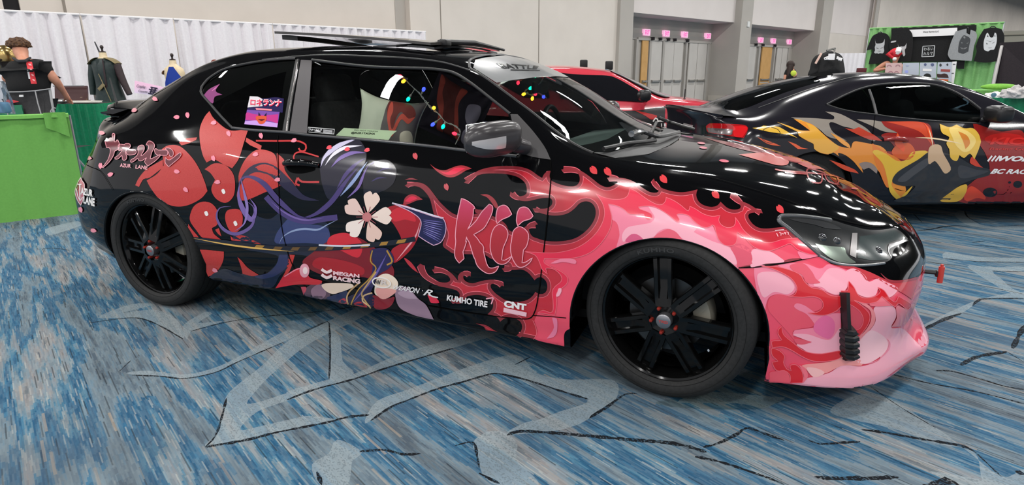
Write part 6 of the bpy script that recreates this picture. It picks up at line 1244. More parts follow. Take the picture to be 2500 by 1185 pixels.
def curtain(name, a, b, z0, z1, m, folds=.35, amp=.05, parent=None, seed=1, top=None, n=None, gather=True, z1b=None):
    r = np.random.default_rng(seed); a = np.array(a[:2]); b = np.array(b[:2]); L = np.linalg.norm(b-a); t = (b-a)/L; nr = np.array([-t[1], t[0]]); n = n or max(24, int(L/.03)); zs = np.linspace(0, 1, 9)
    ph = np.cumsum(np.abs(r.normal(1, .45, n)))*(L/n)/folds*2*pi; am = .55+.6*np.interp(np.arange(n), np.arange(0, n, 9), r.random(len(np.arange(0, n, 9)))); dr = np.interp(np.arange(n), np.arange(0, n, 23), r.normal(0, .12, len(np.arange(0, n, 23))))
    P = []
    for i in range(n):
        u = i/(n-1); row = []; zt = z1 if z1b is None else z1+(z1b-z1)*u
        for k, v in enumerate(zs):
            ff = amp*am[i]*(.55+.6*v); sx = dr[i]*v*.6; p = a+t*(u*L+sx*(0 if i in (0, n-1) else 1)*.5)+nr*(math.sin(ph[i])*ff+.3*ff*math.sin(2.3*ph[i]+1)); row.append((p[0], p[1], zt+(z0-zt)*v))
        P.append(row)
    mb = MB(); mb.grid(P); o = mb.build(name, m, parent, sharp=None); return o
steelm = mat('pipe_aluminium', (.62, .62, .62), .3, .9)
def cloth(name, h, rough=.85, trans=0.0): return mottled(name, srgb(h), tuple(c*.93 for c in srgb(h)), 55, rough)
# ---- long white pipe-and-drape wall
white_d = mottled('white_drape', srgb('#f2eef0'), srgb('#ece7ea'), 30, .8)
DCu = 14.6; segs = [(-2.2, .55, 1), (.55, 3.08, 0), (3.08, 5.6, 0), (5.6, 8.0, 0), (8.0, 9.55, 0)]
sl = ['leftmost white drape panel behind the man in black', 'white drape panel behind the two dress forms', 'white drape panel rising above the rear of the black coupe', 'white drape panel behind the tilted sunroof', 'last white drape panel at the far end of the pipe, over the roof']
sb = [.03, 3.08, 5.2, 7.4, 9.55]; cuts = [-2.0, 1.75, 3.35, 5.4, 7.5, 9.56]
for k in range(5):
    a, b_ = wp(cuts[k], DCu), wp(cuts[k+1], DCu); e = empty('drape_panel', (a[0], a[1], 0), 0, sl[k], 'curtain', 'white drapes along the back wall')
    _dv = np.array([b_[0]-a[0], b_[1]-a[1]]); _dv = _dv/np.linalg.norm(_dv)*.02; o = curtain('drape', tuple(_dv), (b_[0]-a[0]-_dv[0], b_[1]-a[1]-_dv[1]), .03, 2.40, white_d, .26, .11, e, 10+k)
    c = MB(); c.tube([(0, 0, 2.40), (b_[0]-a[0]-_dv[0]*.5, b_[1]-a[1]-_dv[1]*.5, 2.40)], .022, 10); c.build('cross_pipe', mat('white_sleeve', srgb('#f4f1f1'), .6) if 'white_sleeve' not in bpy.data.materials else bpy.data.materials['white_sleeve'], e)
    c = MB(); c.tube([(WN[0]*.2, WN[1]*.2, 0), (WN[0]*.2, WN[1]*.2, 2.38)], .02, 10); c.box((WN[0]*.2, WN[1]*.2, .01), (.08, .08, .012)); c.build('upright', steelm, e)
# ---- green side rail of the near booth
green = cloth('bright_green_cloth', '#6fae52'); green2 = cloth('light_green_cloth', '#77b05e'); dkgreen = mottled('satin_green_skirt', srgb('#0f8a5c'), srgb('#0b7a52'), 40, .38)
ga = floor_pt(-60, 552); gb = floor_pt(215, 520); gc_ = floor_pt(-260, 575)
e = empty('side_rail_drape', (gb[0], gb[1], 0), 0, 'bright green cloth hung over the low booth rail left of the black coupe', 'drape')
rel = lambda p: (p[0]-gb[0], p[1]-gb[1])
o = curtain('cloth', rel(ga), (0, 0), .0, .900, green, .22, .006, e, 5, n=120)
d_ = np.array(rel(ga)); d_ = d_/np.linalg.norm(d_); nrm = np.array([-d_[1], d_[0]]); nrm = nrm*(1 if nrm@np.array([-.5, .9]) > 0 else -1)
c = MB(); P = []; Lr = np.linalg.norm(rel(ga))
for u in np.linspace(0, 1, 40):
    q = d_*u*Lr*1.0; P.append([(q[0]+nrm[0]*w_, q[1]+nrm[1]*w_, z) for w_, z in ((-.018, .885), (-.012, .912), (.03, .92), (.07, .912), (.085, .86), (.085, .5+.01*math.sin(30*u)))])
c.grid(P); c.build('folded_top', green, e)
# lifted corner fold at the coupe end
c = MB(); P = []
for u in np.linspace(0, 1, 16): P.append([(d_[0]*(.02+.16*u)-nrm[0]*(.02+.015*math.sin(9*u)), d_[1]*(.02+.16*u)-nrm[1]*(.02+.015*math.sin(9*u)), .93-.02*u*v-.22*v*(1-.5*u)) for v in np.linspace(0, 1, 6)])
c.grid(P); c.build('corner_fold', green, e)
c = MB(); 
for p in ((0, 0), rel(ga)): c.tube([(p[0]+nrm[0]*.04, p[1]+nrm[1]*.04, 0), (p[0]+nrm[0]*.04, p[1]+nrm[1]*.04, .90)], .018, 8); 
c.tube([(nrm[0]*.04, nrm[1]*.04, .89), (rel(ga)[0]+nrm[0]*.04, rel(ga)[1]+nrm[1]*.04, .89)], .018, 8); c.build('rail_frame', steelm, e)
rt = np.array([_R[0], _R[1]])/np.linalg.norm([_R[0], _R[1]]); fw = np.array([_F[0], _F[1]])/np.linalg.norm([_F[0], _F[1]])
# ---- booth table with a gathered green skirt
def skirted_table(name, loc, L, D, h, rz, label, skirt_m, top_m, seed=3):
    e = empty(name, loc, rz, label, 'table'); b = MB(); b.box((0, 0, h-.015), (L, D, .03), bev=.006); b.build('tabletop', top_m, e)
    P = []; n = int((L+D)*2/.018); r = np.random.default_rng(seed); ph = 0
    for i in range(n+1):
        s_ = i/n*2*(L+D); ph += .9+.5*r.random(); off = .012*math.sin(ph)
        if s_ < L: q = (-L/2+s_, -D/2-off-.012)
        elif s_ < L+D: q = (L/2+off+.012, -D/2+(s_-L))
        elif s_ < 2*L+D: q = (L/2-(s_-L-D), D/2+off+.012)
        else: q = (-L/2-off-.012, D/2-(s_-2*L-D))
        P.append([(q[0], q[1], z) for z in (h+.002, h-.05, h*.6, .02)])
    b = MB(); b.grid(P); b.build('skirt', skirt_m, e, sharp=None)
    for sx in (-1, 1):
        for sy in (-1, 1): b = MB(); b.tube([(sx*(L/2-.1), sy*(D/2-.08), 0), (sx*(L/2-.1), sy*(D/2-.08), h-.03)], .015, 8); b.build('leg', steelm, e)
    return e
black_cl = mottled('black_table_cloth', (.012, .012, .013), (.02, .02, .02), 50, .8)
c0 = at_depth(140, 262, 8.1); skirted_table('display_table', (c0[0], c0[1], 0), 1.5, .6, .90, math.atan2(rt[1], rt[0]), 'green skirted table behind the man in the black t-shirt', dkgreen, black_cl)
# stand with dark cherry panels and small props on the table
cherry = mat('cherry_wood', srgb('#3d1416'), .35, coat=.4)
q = at_depth(172, 240, 8.25)
e = empty('display_case', (q[0], q[1], .902), .6, 'open dark red wooden case standing on the green skirted table', 'case'); b = MB(); b.box((0, .06, .11), (.40, .03, .22), R=Matrix.Rotation(-.35, 3, 'X')); b.box((0, -.03, .015), (.42, .22, .03)); b.build('case_panel', cherry, e); b = MB(); b.tube([(-.19, .02, .22), (.19, .02, .22)], .008, 6); b.build('silver_edge', steelm, e)
q = at_depth(212, 249, 7.95); b = MB(); b.box((0, 0, 0), (.34, .10, .02), bev=.008); b.tube([(-.2, 0, .01), (.2, 0, .02)], [.012, .003], 8); o = b.build('prop_blade', mat('ivory', srgb('#d8d4cc'), .35), None, (q[0], q[1], .915)); o.rotation_euler = (0, 0, .5); tag(o, 'ivory curved prop blade lying at the end of the green skirted table', 'prop')
q = at_depth(152, 246, 7.95); b = MB(); b.ball((0, 0, .03), .05, 14, 10, sc=(1.3, 1, .6)); o = b.build('metal_bowl', steelm, None, (q[0], q[1], .9)); tag(o, 'small shiny metal piece on the table under the man\'s hand', 'prop')
# ---- man in a black t-shirt, seen from behind, reaching down to his right
skin_t = mottled('skin', srgb('#c98d74'), srgb('#c08469'), 30, .55); tee = mottled('black_tee', (.003, .003, .0035), (.005, .005, .0055), 60, .9); hair_m = mottled('curly_brown_hair', srgb('#3a241a'), srgb('#6a4a2c'), 55, .7, bump=.8); short_m = mottled('dark_trousers', (.01, .01, .012), (.016, .016, .018), 60, .85)
mo = at_depth(70, 255, 7.0); man = empty('person', (mo[0], mo[1], 0), 0, 'person in a black t-shirt with a red back print, reaching down to a table', 'person')
rt = np.array([_R[0], _R[1]])/np.linalg.norm([_R[0], _R[1]]); fw = np.array([_F[0], _F[1]])/np.linalg.norm([_F[0], _F[1]])
def mp(x, y, dz=0.0, t=7.0): p = at_depth(x, y, t+dz); return (p[0]-mo[0], p[1]-mo[1], p[2])
pel = mp(75, 262); hz = pel[2]
def rel3(a, b, z): return (rt[0]*a+fw[0]*b, rt[1]*a+fw[1]*b, z)
J = {'pelvis': (rel3(.02, .02, .93), (.15, .12)), 'waist': (rel3(.0, .0, 1.06), (.14, .10)), 'chest': (mp(70, 180), (.14, .09)), 'upper': (mp(68, 162), (.11, .07)), 'neck': (mp(58, 148), .065), 'nape': (mp(54, 138, .02), .062), 'head': (mp(50, 125, .05), (.085, .095)), 'crown': (mp(46, 108, .07), (.075, .085)),
 'shL': (mp(26, 168), .075), 'elL': (mp(17, 198, .05), .055), 'wrL': (mp(24, 160, .28), .034), 'haL': (mp(27, 150, .3), (.035, .02)),
 'shR': (mp(108, 168), .078), 'elR': (mp(136, 197, .06), .05), 'wrR': (mp(158, 228, .22), .031), 'haR': (mp(166, 238, .26), (.04, .022)),
 'hipL': (rel3(-.10, .02, .88), .11), 'knL': (rel3(-.12, .0, .50), .07), 'anL': (rel3(-.13, .0, .09), .045), 'toL': (rel3(-.13, .16, .04), .035),
 'hipR': (rel3(.13, .02, .88), .11), 'knR': (rel3(.16, .04, .50), .07), 'anR': (rel3(.18, .0, .09), .045), 'toR': (rel3(.19, .16, .04), .035)}
hv = np.array(J['haR'][0]); 
for k in range(4): J['f%da' % k] = (tuple(hv+np.array([rt[0]*(.022-.016*k)+fw[0]*.02, rt[1]*(.022-.016*k)+fw[1]*.02, -.045])), .010); J['f%db' % k] = (tuple(hv+np.array([rt[0]*(.022-.016*k)+fw[0]*.03, rt[1]*(.022-.016*k)+fw[1]*.03, -.085+.006*k])), .008)
J['tha'] = (tuple(hv+np.array([-rt[0]*.045, -rt[1]*.045, -.02])), .011); J['thb'] = (tuple(hv+np.array([-rt[0]*.06, -rt[1]*.06, -.05])), .009)
E_ = [('pelvis', 'waist'), ('waist', 'chest'), ('chest', 'upper'), ('upper', 'neck'), ('neck', 'nape'), ('nape', 'head'), ('head', 'crown'), ('upper', 'shL'), ('shL', 'elL'), ('elL', 'wrL'), ('wrL', 'haL'), ('upper', 'shR'), ('shR', 'elR'), ('elR', 'wrR'), ('wrR', 'haR'), ('pelvis', 'hipL'), ('hipL', 'knL'), ('knL', 'anL'), ('anL', 'toL'), ('pelvis', 'hipR'), ('hipR', 'knR'), ('knR', 'anR'), ('anR', 'toR'), ('haR', 'tha'), ('tha', 'thb')]
for k in range(4): E_ += [('haR', 'f%da' % k), ('f%da' % k, 'f%db' % k)]
skinned('body', J, E_, skin_t, man)
g_ = lambda p, k: tuple(a+b for a, b in zip(p, k))
mid = lambda a, b, f: tuple(np.array(J[a][0])*(1-f)+np.array(J[b][0])*f)
JT = {'waist': (rel3(.0, .0, .97), (.23, .18)), 'mid': (mp(70, 203), (.25, .19)), 'chest': (mp(70, 183), (.25, .185)), 'upper': (mp(68, 165), (.21, .15)), 'neck': (mp(62, 152), .085), 'shL': (mp(30, 170), .105), 'slL': (mid('shL', 'elL', .95), .09), 'shR': (mp(105, 170), .105), 'slR': (mid('shR', 'elR', .72), .082)}
skinned('t_shirt', JT, [('waist', 'mid'), ('mid', 'chest'), ('chest', 'upper'), ('upper', 'neck'), ('upper', 'shL'), ('shL', 'slL'), ('upper', 'shR'), ('shR', 'slR')], tee, man)
JS = {k: (J[k][0], tuple(1.16*v for v in (J[k][1] if hasattr(J[k][1], '__len__') else (J[k][1],)*2))) for k in ('pelvis', 'hipL', 'knL', 'anL', 'hipR', 'knR', 'anR')}
skinned('trousers', JS, [('pelvis', 'hipL'), ('hipL', 'knL'), ('knL', 'anL'), ('pelvis', 'hipR'), ('hipR', 'knR'), ('knR', 'anR')], short_m, man)
hb = bmesh.new(); bmesh.ops.create_icosphere(hb, subdivisions=5, radius=1.0); hc = np.array(mp(46, 113, .06)); r_ = np.random.default_rng(4)
from mathutils import noise as mnoise
for v in hb.verts:
    n_ = mnoise.noise(v.co*5.0)*.16+mnoise.noise(v.co*13)*.09; s_ = 1+n_; loc = v.co*s_; k = 1.0 if loc.z > -.25 else .72
    v.co = Vector((loc.x*.125*k, loc.y*.115*k, loc.z*.088+.012))+Vector(hc)
hm = bpy.data.meshes.new('hair'); hb.to_mesh(hm); hb.free(); hm.materials.append(hair_m); [setattr(p, 'use_smooth', True) for p in hm.polygons]; link('hair', hm, man)
# print on the back of the t-shirt: laid on the fabric
def lay(name, quad, target, m, parent, txt=None, nx=6, ny=14, off=.004, box=True):
    dg = bpy.context.evaluated_depsgraph_get(); bv = BVHTree.FromPolygons([tuple(v.co) for v in target.data.vertices], [tuple(p.vertices) for p in target.data.polygons]); q = [np.array(p, float) for p in quad]; o0 = np.array([target.matrix_world.translation.x, target.matrix_world.translation.y, target.matrix_world.translation.z]) if False else np.array([parent.location.x, parent.location.y, parent.location.z])
    def L_(u, v):
        p = (q[0]*(1-u)+q[1]*u)*(1-v)+(q[3]*(1-u)+q[2]*u)*v; d = Vector(ray(p[0], p[1])).normalized(); h = bv.ray_cast(Vector(CAM-o0), d)
        return None if h[0] is None else tuple(h[0]-d*off)
    mb = MB()
    if txt is None:
        P = [[L_(u, v) for v in np.linspace(0, 1, ny)] for u in np.linspace(0, 1, nx)]
        if all(p is not None for r in P for p in r): mb.grid(P)
    else:
        V, Fs = text_mesh(txt, 1, .03); lo, hi_ = V.min(0), V.max(0); vs = [L_((a[0]-lo[0])/(hi_[0]-lo[0]), 1-(a[1]-lo[1])/(hi_[1]-lo[1])) for a in V]
        if all(v is not None for v in vs): mb.add(vs, Fs, 0, False)
    return mb.build(name, m, parent, fix=False, sharp=None) if mb.v else None
shirt = [c for c in man.children if c.name.startswith('t_shirt')][0]
bpy.context.view_layer.update()
SC = crop(0, 60, 4.936)
lay('red_print', SC([(310,445),(385,450),(445,715),(375,715)]), shirt, vinyl('#d8323c', .6, 0), man)
for k in range(4): y = 470+k*62; lay('print_marks', SC([(338+k*16,y),(372+k*14,y+4),(384+k*14,y+30),(352+k*16,y+22)]), shirt, vinyl('#f2a8a6', .6, 0), man, off=.007)
lay('white_print', SC([(325,545),(350,545),(365,655),(345,655)]), shirt, vinyl('#d8d8da', .6, 0), man, off=.006)
b = MB(); b.tube([mp(32, 142, -.06), mp(45, 150, -.15), mp(62, 149, -.17), mp(74, 141, -.08)], [.012, .018, .018, .012], 8); b.build('dark_strap', mat('strap_grey', srgb('#2c2c30'), .6), man)
# golden helmet held up at the left
gold = mat('gold_metal', srgb('#a98f5c'), .22, .9); h0 = mp(17, 140, .30); ho = at_depth(17, 150, 7.30)
e = empty('helmet', (ho[0], ho[1], ho[2]-.05), 0, 'gold helmet with dark eye opening held up by the man at the left edge', 'helmet')
b = MB(); b.lathe([(.0, .19), (.05, .185), (.09, .16), (.112, .11), (.118, .05), (.112, -.02), (.10, -.08), (.085, -.13), (.08, -.13), (.095, -.08), (.105, 0), (.108, .08), (.08, .15), (0, .18)], (0, 0, .05), 'Z', 36); b.build('shell', gold, e)
b = MB(); sdv = -fw; b.ball((sdv[0]*.10-rt[0]*.01, sdv[1]*.10-rt[1]*.01, .065), .045, 14, 8, sc=(1.1, 1.1, .45)); b.build('eye_opening', mat('visor_black', (.004,)*3, .3), e)
b = MB(); b.tube([(rt[0]*.06, rt[1]*.06, -.02), (rt[0]*.14, rt[1]*.14, .0), (rt[0]*.19, rt[1]*.19, .01)], .03, 8); b.build('side_piece', mat('gunmetal', srgb('#3c3c40'), .3, .7), e)
# ---- folding chair back, dark grey with light piping
co = at_depth(72, 255, 6.3); ch = empty('camping_chair', (co[0], co[1], 0), 0, 'dark grey folding camping chair with pale piping, its back towards the aisle', 'chair')
def cp(x, y, t=6.3): p = at_depth(x, y, t); return (p[0]-co[0], p[1]-co[1], p[2])
chf = mottled('chair_fabric', srgb('#232224'), srgb('#2b2a2c'), 60, .8); pip = mat('pale_piping', srgb('#9b9a9c'), .6)
def quadsheet(name, c4, m, parent, fn, bulge=.03, t0=6.3):
    q = [np.array(p, float) for p in c4]; P = []
    for u in np.linspace(0, 1, 14):
        row = []
        for v in np.linspace(0, 1, 14): p = (q[0]*(1-u)+q[1]*u)*(1-v)+(q[3]*(1-u)+q[2]*u)*v; row.append(fn(p[0], p[1], t0+bulge*math.sin(pi*u)*math.sin(pi*v)))
        P.append(row)
    b = MB(); b.grid(P); P2 = [[(x+fw[0]*.012, y+fw[1]*.012, z) for x, y, z in r] for r in P]; b.grid(P2); return b.build(name, m, parent, sharp=None)
quadsheet('back_panel', SC([(48,815),(605,775),(660,1100),(110,1120)]), chf, ch, cp)
for pts in ([(48,815),(250,812),(425,800),(605,775)], [(425,800),(455,940),(500,1095)]): b = MB(); b.tube([cp(*q, 6.28) for q in SC(pts)], .006, 6); b.build('piping', pip, ch)
quadsheet('mesh_pocket', SC([(85,975),(255,970),(290,1105),(110,1110)]), mat('green_mesh', srgb('#17684a'), .7), ch, cp, .0, 6.27); quadsheet('red_flash', SC([(68,905),(150,908),(220,930),(90,965)]), mat('red_flash', srgb('#b0242c'), .6), ch, cp, 0, 6.27)
quadsheet('logo_patch', SC([(230,848),(270,848),(276,872),(228,872)]), mat('patch_white', srgb('#cfcfd0'), .6), ch, cp, 0, 6.27)
b = MB(); b.tube([cp(12, 226), cp(22, 290), (cp(24, 300)[0], cp(24, 300)[1], .02)], .011, 8); b.tube([cp(121, 217), cp(132, 280), (cp(134, 290)[0], cp(134, 290)[1], .02)], .011, 8); a_ = cp(22, 290); 
b.tube([(a_[0]+fw[0]*.5, a_[1]+fw[1]*.5, .02), (a_[0], a_[1], .62)], .011, 8); c_ = cp(132, 282); b.tube([(c_[0]+fw[0]*.5, c_[1]+fw[1]*.5, .02), (c_[0], c_[1], .62)], .011, 8); b.build('frame', pip, ch)
b = MB(); a1, a2 = np.array(cp(24, 300)), np.array(cp(132, 290)); z = .48; b.add([(a1[0], a1[1], z), (a2[0], a2[1], z), (a2[0]+fw[0]*.5, a2[1]+fw[1]*.5, z), (a1[0]+fw[0]*.5, a1[1]+fw[1]*.5, z)], [(0, 1, 2, 3)]); b.build('seat', chf, ch, sharp=None)
b = MB(); b.tube([cp(130, 285), cp(124, 272), cp(128, 265), cp(135, 264)], .008, 6); b.build('arm_tube', pip, ch)
# ---- plastic bag on the rail at the far left
bo = at_depth(8, 262, 5.62); b = MB(); P = []
for v in np.linspace(0, 1, 12):
    P.append([(.10*math.cos(t)*(1-.55*v**2)+.01*math.sin(5*t+9*v), .07*math.sin(t)*(1-.5*v**2)+.008*math.cos(7*t+5*v), .30*v) for t in np.linspace(0, 2*pi, 28, endpoint=False)])
b.grid(P, closed_v=True); bagm = glass('clear_plastic', (.80, .84, .88), 1.6, .25); o = b.build('plastic_bag', bagm, None, (bo[0], bo[1], .90)); tag(o, 'clear plastic bottle pack standing on the green rail at the left edge', 'bag')
b = MB(); b.box((0, 0, .06), (.12, .08, .10), bev=.02); b.build('blue_label', mat('pale_blue_label', srgb('#7fb4d8'), .5), o)
# ---- dress forms
cream = mottled('linen_form', srgb('#e2cfae'), srgb('#dac6a2'), 40, .8); dkwood = mat('dark_turned_wood', srgb('#2f2320'), .4)
coat_m = mottled('dark_teal_leather', srgb('#1c2a2b'), srgb('#263432'), 30, .45); pad_m = mottled('tan_leather', srgb('#8d7f5c'), srgb('#7c6f50'), 30, .6); slv_m = mottled('maroon_leather', srgb('#2c1c20'), srgb('#352428'), 30, .5)
def dform(x, y, t, label, coat):
    q = at_depth(x, y, t); e = empty('dress_form', (q[0], q[1], 0), 0, label, 'mannequin'); zs = q[2]
    def R_(a, b_, z): return (rt[0]*a+fw[0]*b_, rt[1]*a+fw[1]*b_, z)
    def ell(rx, ry, z, n=26, ox=0): return [R_(ox+rx*math.cos(k*2*pi/n), ry*math.sin(k*2*pi/n), z) for k in range(n)]
    b = MB(); b.grid([ell(*r) for r in ((.15, .12, zs-.62), (.17, .13, zs-.52), (.155, .12, zs-.42), (.125, .10, zs-.30), (.15, .12, zs-.18), (.165, .12, zs-.08), (.15, .09, zs-.015), (.09, .07, zs+.03), (.055, .05, zs+.06), (.05, .048, zs+.12), (.0, .0, zs+.125))], closed_v=True); b.build('torso', cream, e)
    b = MB(); b.lathe([(.0, .0), (.045, .0), (.046, .015), (.015, .025), (.013, .05), (.024, .07), (.026, .09), (.014, .108), (0, .112)], (0, 0, zs+.12), 'Z', 20); b.build('finial', dkwood, e)
    b = MB(); b.tube([(0, 0, .05), (0, 0, zs-.6)], .02, 10); 
    for k in range(3): a = k*2*pi/3; b.tube([(0, 0, .12), (.25*math.cos(a), .25*math.sin(a), .015)], .015, 8)
    b.build('stand', dkwood, e)
    if coat:
        b = MB(); b.grid([ell(*r) for r in ((.25, .16, zs-.72), (.22, .15, zs-.55), (.18, .14, zs-.38), (.185, .14, zs-.2), (.20, .14, zs-.07), (.19, .12, zs-.01), (.10, .09, zs+.03))], closed_v=True); b.build('coat', coat_m, e)
        for s_ in (-1, 1):
            b = MB(); b.grid([[R_(s_*(.07+.15*u), .12*math.cos(v)*(1-.25*u), zs+.035-.085*u**1.6+.012*math.sin(v)) for v in np.linspace(-.9, pi+.9, 14)] for u in np.linspace(0, 1, 8)], closed_v=True); b.build('shoulder_pad', pad_m, e)
            b = MB(); b.tube([R_(s_*.185, 0, zs-.06), R_(s_*.225, -.01, zs-.22), R_(s_*.24+(s_ > 0)*.03, -.02, zs-.36), R_(s_*.25+(s_ > 0)*.08, -.03, zs-.52)], [.062, .056, .05, .042], 12); b.build('sleeve', coat_m if s_ < 0 else slv_m, e)
            b = MB(); b.grid([[R_(s_*(.03+.03*v)+.02*(1-u), -.125-.015*math.sin(3*u+v), zs+.02-.70*u) for v in np.linspace(0, 1, 4)] for u in np.linspace(0, 1, 14)]); b.build('coat_front', slv_m if s_ > 0 else coat_m, e, sharp=None)
        b = MB(); b.box(R_(-.01, -.165, zs-.40), (.13, .012, .05), bev=.005, R=Matrix.Rotation(math.atan2(rt[1], rt[0]), 3, 'Z')@Matrix.Rotation(-.7, 3, 'Y')); b.build('tan_strap', pad_m, e)
        b = MB(); b.tube([R_(-.02, -.16, zs-.2), R_(.05, -.17, zs-.42), R_(.10, -.16, zs-.62)], .006, 6); b.build('cord', pad_m, e)
        b = MB(); b.tube([R_(-.07, .10, zs-.02), R_(-.13, .12, zs+.14), R_(-.18, .13, zs+.29)], [.012, .012, .009], 8); b.build('carried_staff', mat('staff_grey', srgb('#2b2a2e'), .5), e)
    else:
        b = MB(); f_ = lambda u, v: R_((-.0+.10*u)+(v-.5)*(.06+.26*u), -.135-.0*u, zs+.015-.36*u)
        P = []
        for u in np.linspace(0, 1, 12):
            row = []
            for v in np.linspace(0, 1, 14): hw = .035+.13*min(1, u*1.5); xx = .03+.01*u+(v*2-1)*hw; k_ = max(0, 1-(xx/.19)**2); row.append(R_(xx, -.128*k_**.5-.006, zs+.015-.40*u))
            P.append(row)
        b.grid(P); b.build('halter_top', mat('royal_blue_fabric', srgb('#123a9e'), .5), e, sharp=None)
        b = MB(); b.lathe([(0, 0), (.035, 0), (.036, -.01)], (0, 0, 0), 'Z', 16); o2 = b.build('arm_cap', mat('arm_cap_brown', srgb('#8a6a52'), .7), e); o2.location = R_(-.155, -.05, zs-.07); o2.rotation_euler = (0, -1.2, math.atan2(rt[1], rt[0])); o2.scale = (1, 1.4, 1)
    return e
dform(254, 148, 9.4, 'dress form in a dark teal leather coat with tan shoulder pads, before the white drapes', True); dform(424, 166, 9.85, 'dress form in a royal blue halter top behind the rear of the black coupe', False)
# ---- handwritten pink and white sign on the far table
c1_ = at_depth(375, 262, 9.1); skirted_table('display_table', (c1_[0], c1_[1], 0), .8, .42, .86, math.atan2(rt[1], rt[0]), 'green skirted table mostly hidden behind the rear of the black coupe', dkgreen, black_cl, 8)
so = at_depth(355, 226, 9.1); sg_ = empty('price_sign', (so[0], so[1], so[2]-.12), 0, 'pink and pale blue handwritten commissions sign above the boot spoiler', 'sign')
def sp3(x, y, t=9.1): p = at_depth(x, y, t); return (p[0]-so[0], p[1]-so[1], p[2]-so[2]+.12)
pastel = mat('pastel_card', srgb('#e6c6e0'), .7); _b = pastel.node_tree.nodes['Principled BSDF']; _g = nn(pastel, 'ShaderNodeTexCoord'); _x = nn(pastel, 'ShaderNodeSeparateXYZ'); lk(pastel, _g.outputs['Object'], _x.inputs[0]); _mr = nn(pastel, 'ShaderNodeMapRange'); _mr.inputs[1].default_value = .02; _mr.inputs[2].default_value = .22; lk(pastel, _x.outputs['Z'], _mr.inputs[0]); _cr = nn(pastel, 'ShaderNodeValToRGB'); _cr.color_ramp.elements[0].color = srgb('#cfdcf4')+(1,); _cr.color_ramp.elements[1].color = srgb('#eec0dc')+(1,); lk(pastel, _mr.outputs[0], _cr.inputs[0]); lk(pastel, _cr.outputs[0], _b.inputs['Base Color'])
b = MB(); q = [sp3(*p) for p in ((329,197),(408,215),(402,236),(328,227))]; b.add(q+[(x+fw[0]*.01, y+fw[1]*.01, z) for x, y, z in q], [(0, 1, 2, 3), (4, 7, 6, 5), (0, 4, 5, 1), (1, 5, 6, 2), (2, 6, 7, 3), (3, 7, 4, 0)], 0, False); b.build('card', pastel, sg_, sharp=None)
ink = mat('ink', srgb('#2a2440'), .6)
def sign_text(txt, quad, t=9.08):
    V, Fs = text_mesh(txt, 1, .015, .2); lo, hi_ = V.min(0), V.max(0); q = [np.array(p, float) for p in quad]; vs = []
    for a in V: u, v = (a[0]-lo[0])/(hi_[0]-lo[0]), 1-(a[1]-lo[1])/(hi_[1]-lo[1]); p = (q[0]*(1-u)+q[1]*u)*(1-v)+(q[3]*(1-u)+q[2]*u)*v; vs.append(sp3(p[0], p[1], t))
    b = MB(); b.add(vs, Fs, 0, False); b.build('lettering', ink, sg_, fix=False, sharp=None)
sign_text('Cosplay', [(334,206),(356,209),(355,218),(333,215)]); sign_text('Comms', [(338,219),(360,221),(360,227),(338,225)]); 
for _a in ([(368,213),(384,216)], [(364,218),(381,221)], [(366,223),(380,226)], [(362,228),(379,231)], [(372,212),(366,230)], [(380,215),(374,231)]): b = MB(); b.tube([sp3(x, y, 9.07) for x, y in _a], .010, 6); b.build('lettering', ink, sg_)
# reddish hair bun of someone behind the roof
hq = at_depth(523, 152, 10.2); pr = empty('person', (hq[0], hq[1], 0), 0, 'person whose reddish brown hair bun just shows above the sloping rear roof', 'person')
Jp = {'pelvis': ((0, 0, .9), (.15, .11)), 'chest': ((0, 0, 1.15), (.16, .11)), 'neck': ((0, 0, hq[2]-.27), .05), 'head': ((0, 0, hq[2]-.12), .085), 'crown': ((0, 0, hq[2]-.05), .07), 'shL': ((-.17, 0, hq[2]-.36), .05), 'elL': ((-.22, .05, hq[2]-.62), .04), 'haL': ((-.18, .2, hq[2]-.68), .03), 'shR': ((.17, 0, hq[2]-.36), .05), 'elR': ((.22, .05, hq[2]-.62), .04), 'haR': ((.18, .2, hq[2]-.68), .03), 'hL': ((-.09, 0, .85), .09), 'kL': ((-.1, 0, .48), .06), 'fL': ((-.1, .03, .05), .04), 'hR': ((.09, 0, .85), .09), 'kR': ((.1, 0, .48), .06), 'fR': ((.1, .03, .05), .04)}
Ep = [('pelvis', 'chest'), ('chest', 'neck'), ('neck', 'head'), ('head', 'crown'), ('chest', 'shL'), ('shL', 'elL'), ('elL', 'haL'), ('chest', 'shR'), ('shR', 'elR'), ('elR', 'haR'), ('pelvis', 'hL'), ('hL', 'kL'), ('kL', 'fL'), ('pelvis', 'hR'), ('hR', 'kR'), ('kR', 'fR')]
skinned('body', Jp, Ep, skin_t, pr); skinned('clothes', {k: (v[0], tuple(1.12*c for c in (v[1] if hasattr(v[1], '__len__') else (v[1],)*2))) for k, v in Jp.items() if k not in ('neck', 'head', 'crown', 'haL', 'haR', 'fL', 'fR')}, [e_ for e_ in Ep if not ({'neck', 'head', 'crown', 'haL', 'haR', 'fL', 'fR'} & set(e_))], tee, pr)
b = MB(); b.ball((0, 0, hq[2]-.10), .11, 18, 12, sc=(1, 1, .95)); b.ball((.01, 0, hq[2]-.0), .055, 16, 10, sc=(1.1, 1, .8)); b.build('hair', mottled('auburn_hair', srgb('#6a2f22'), srgb('#7e3a28'), 60, .5), pr)
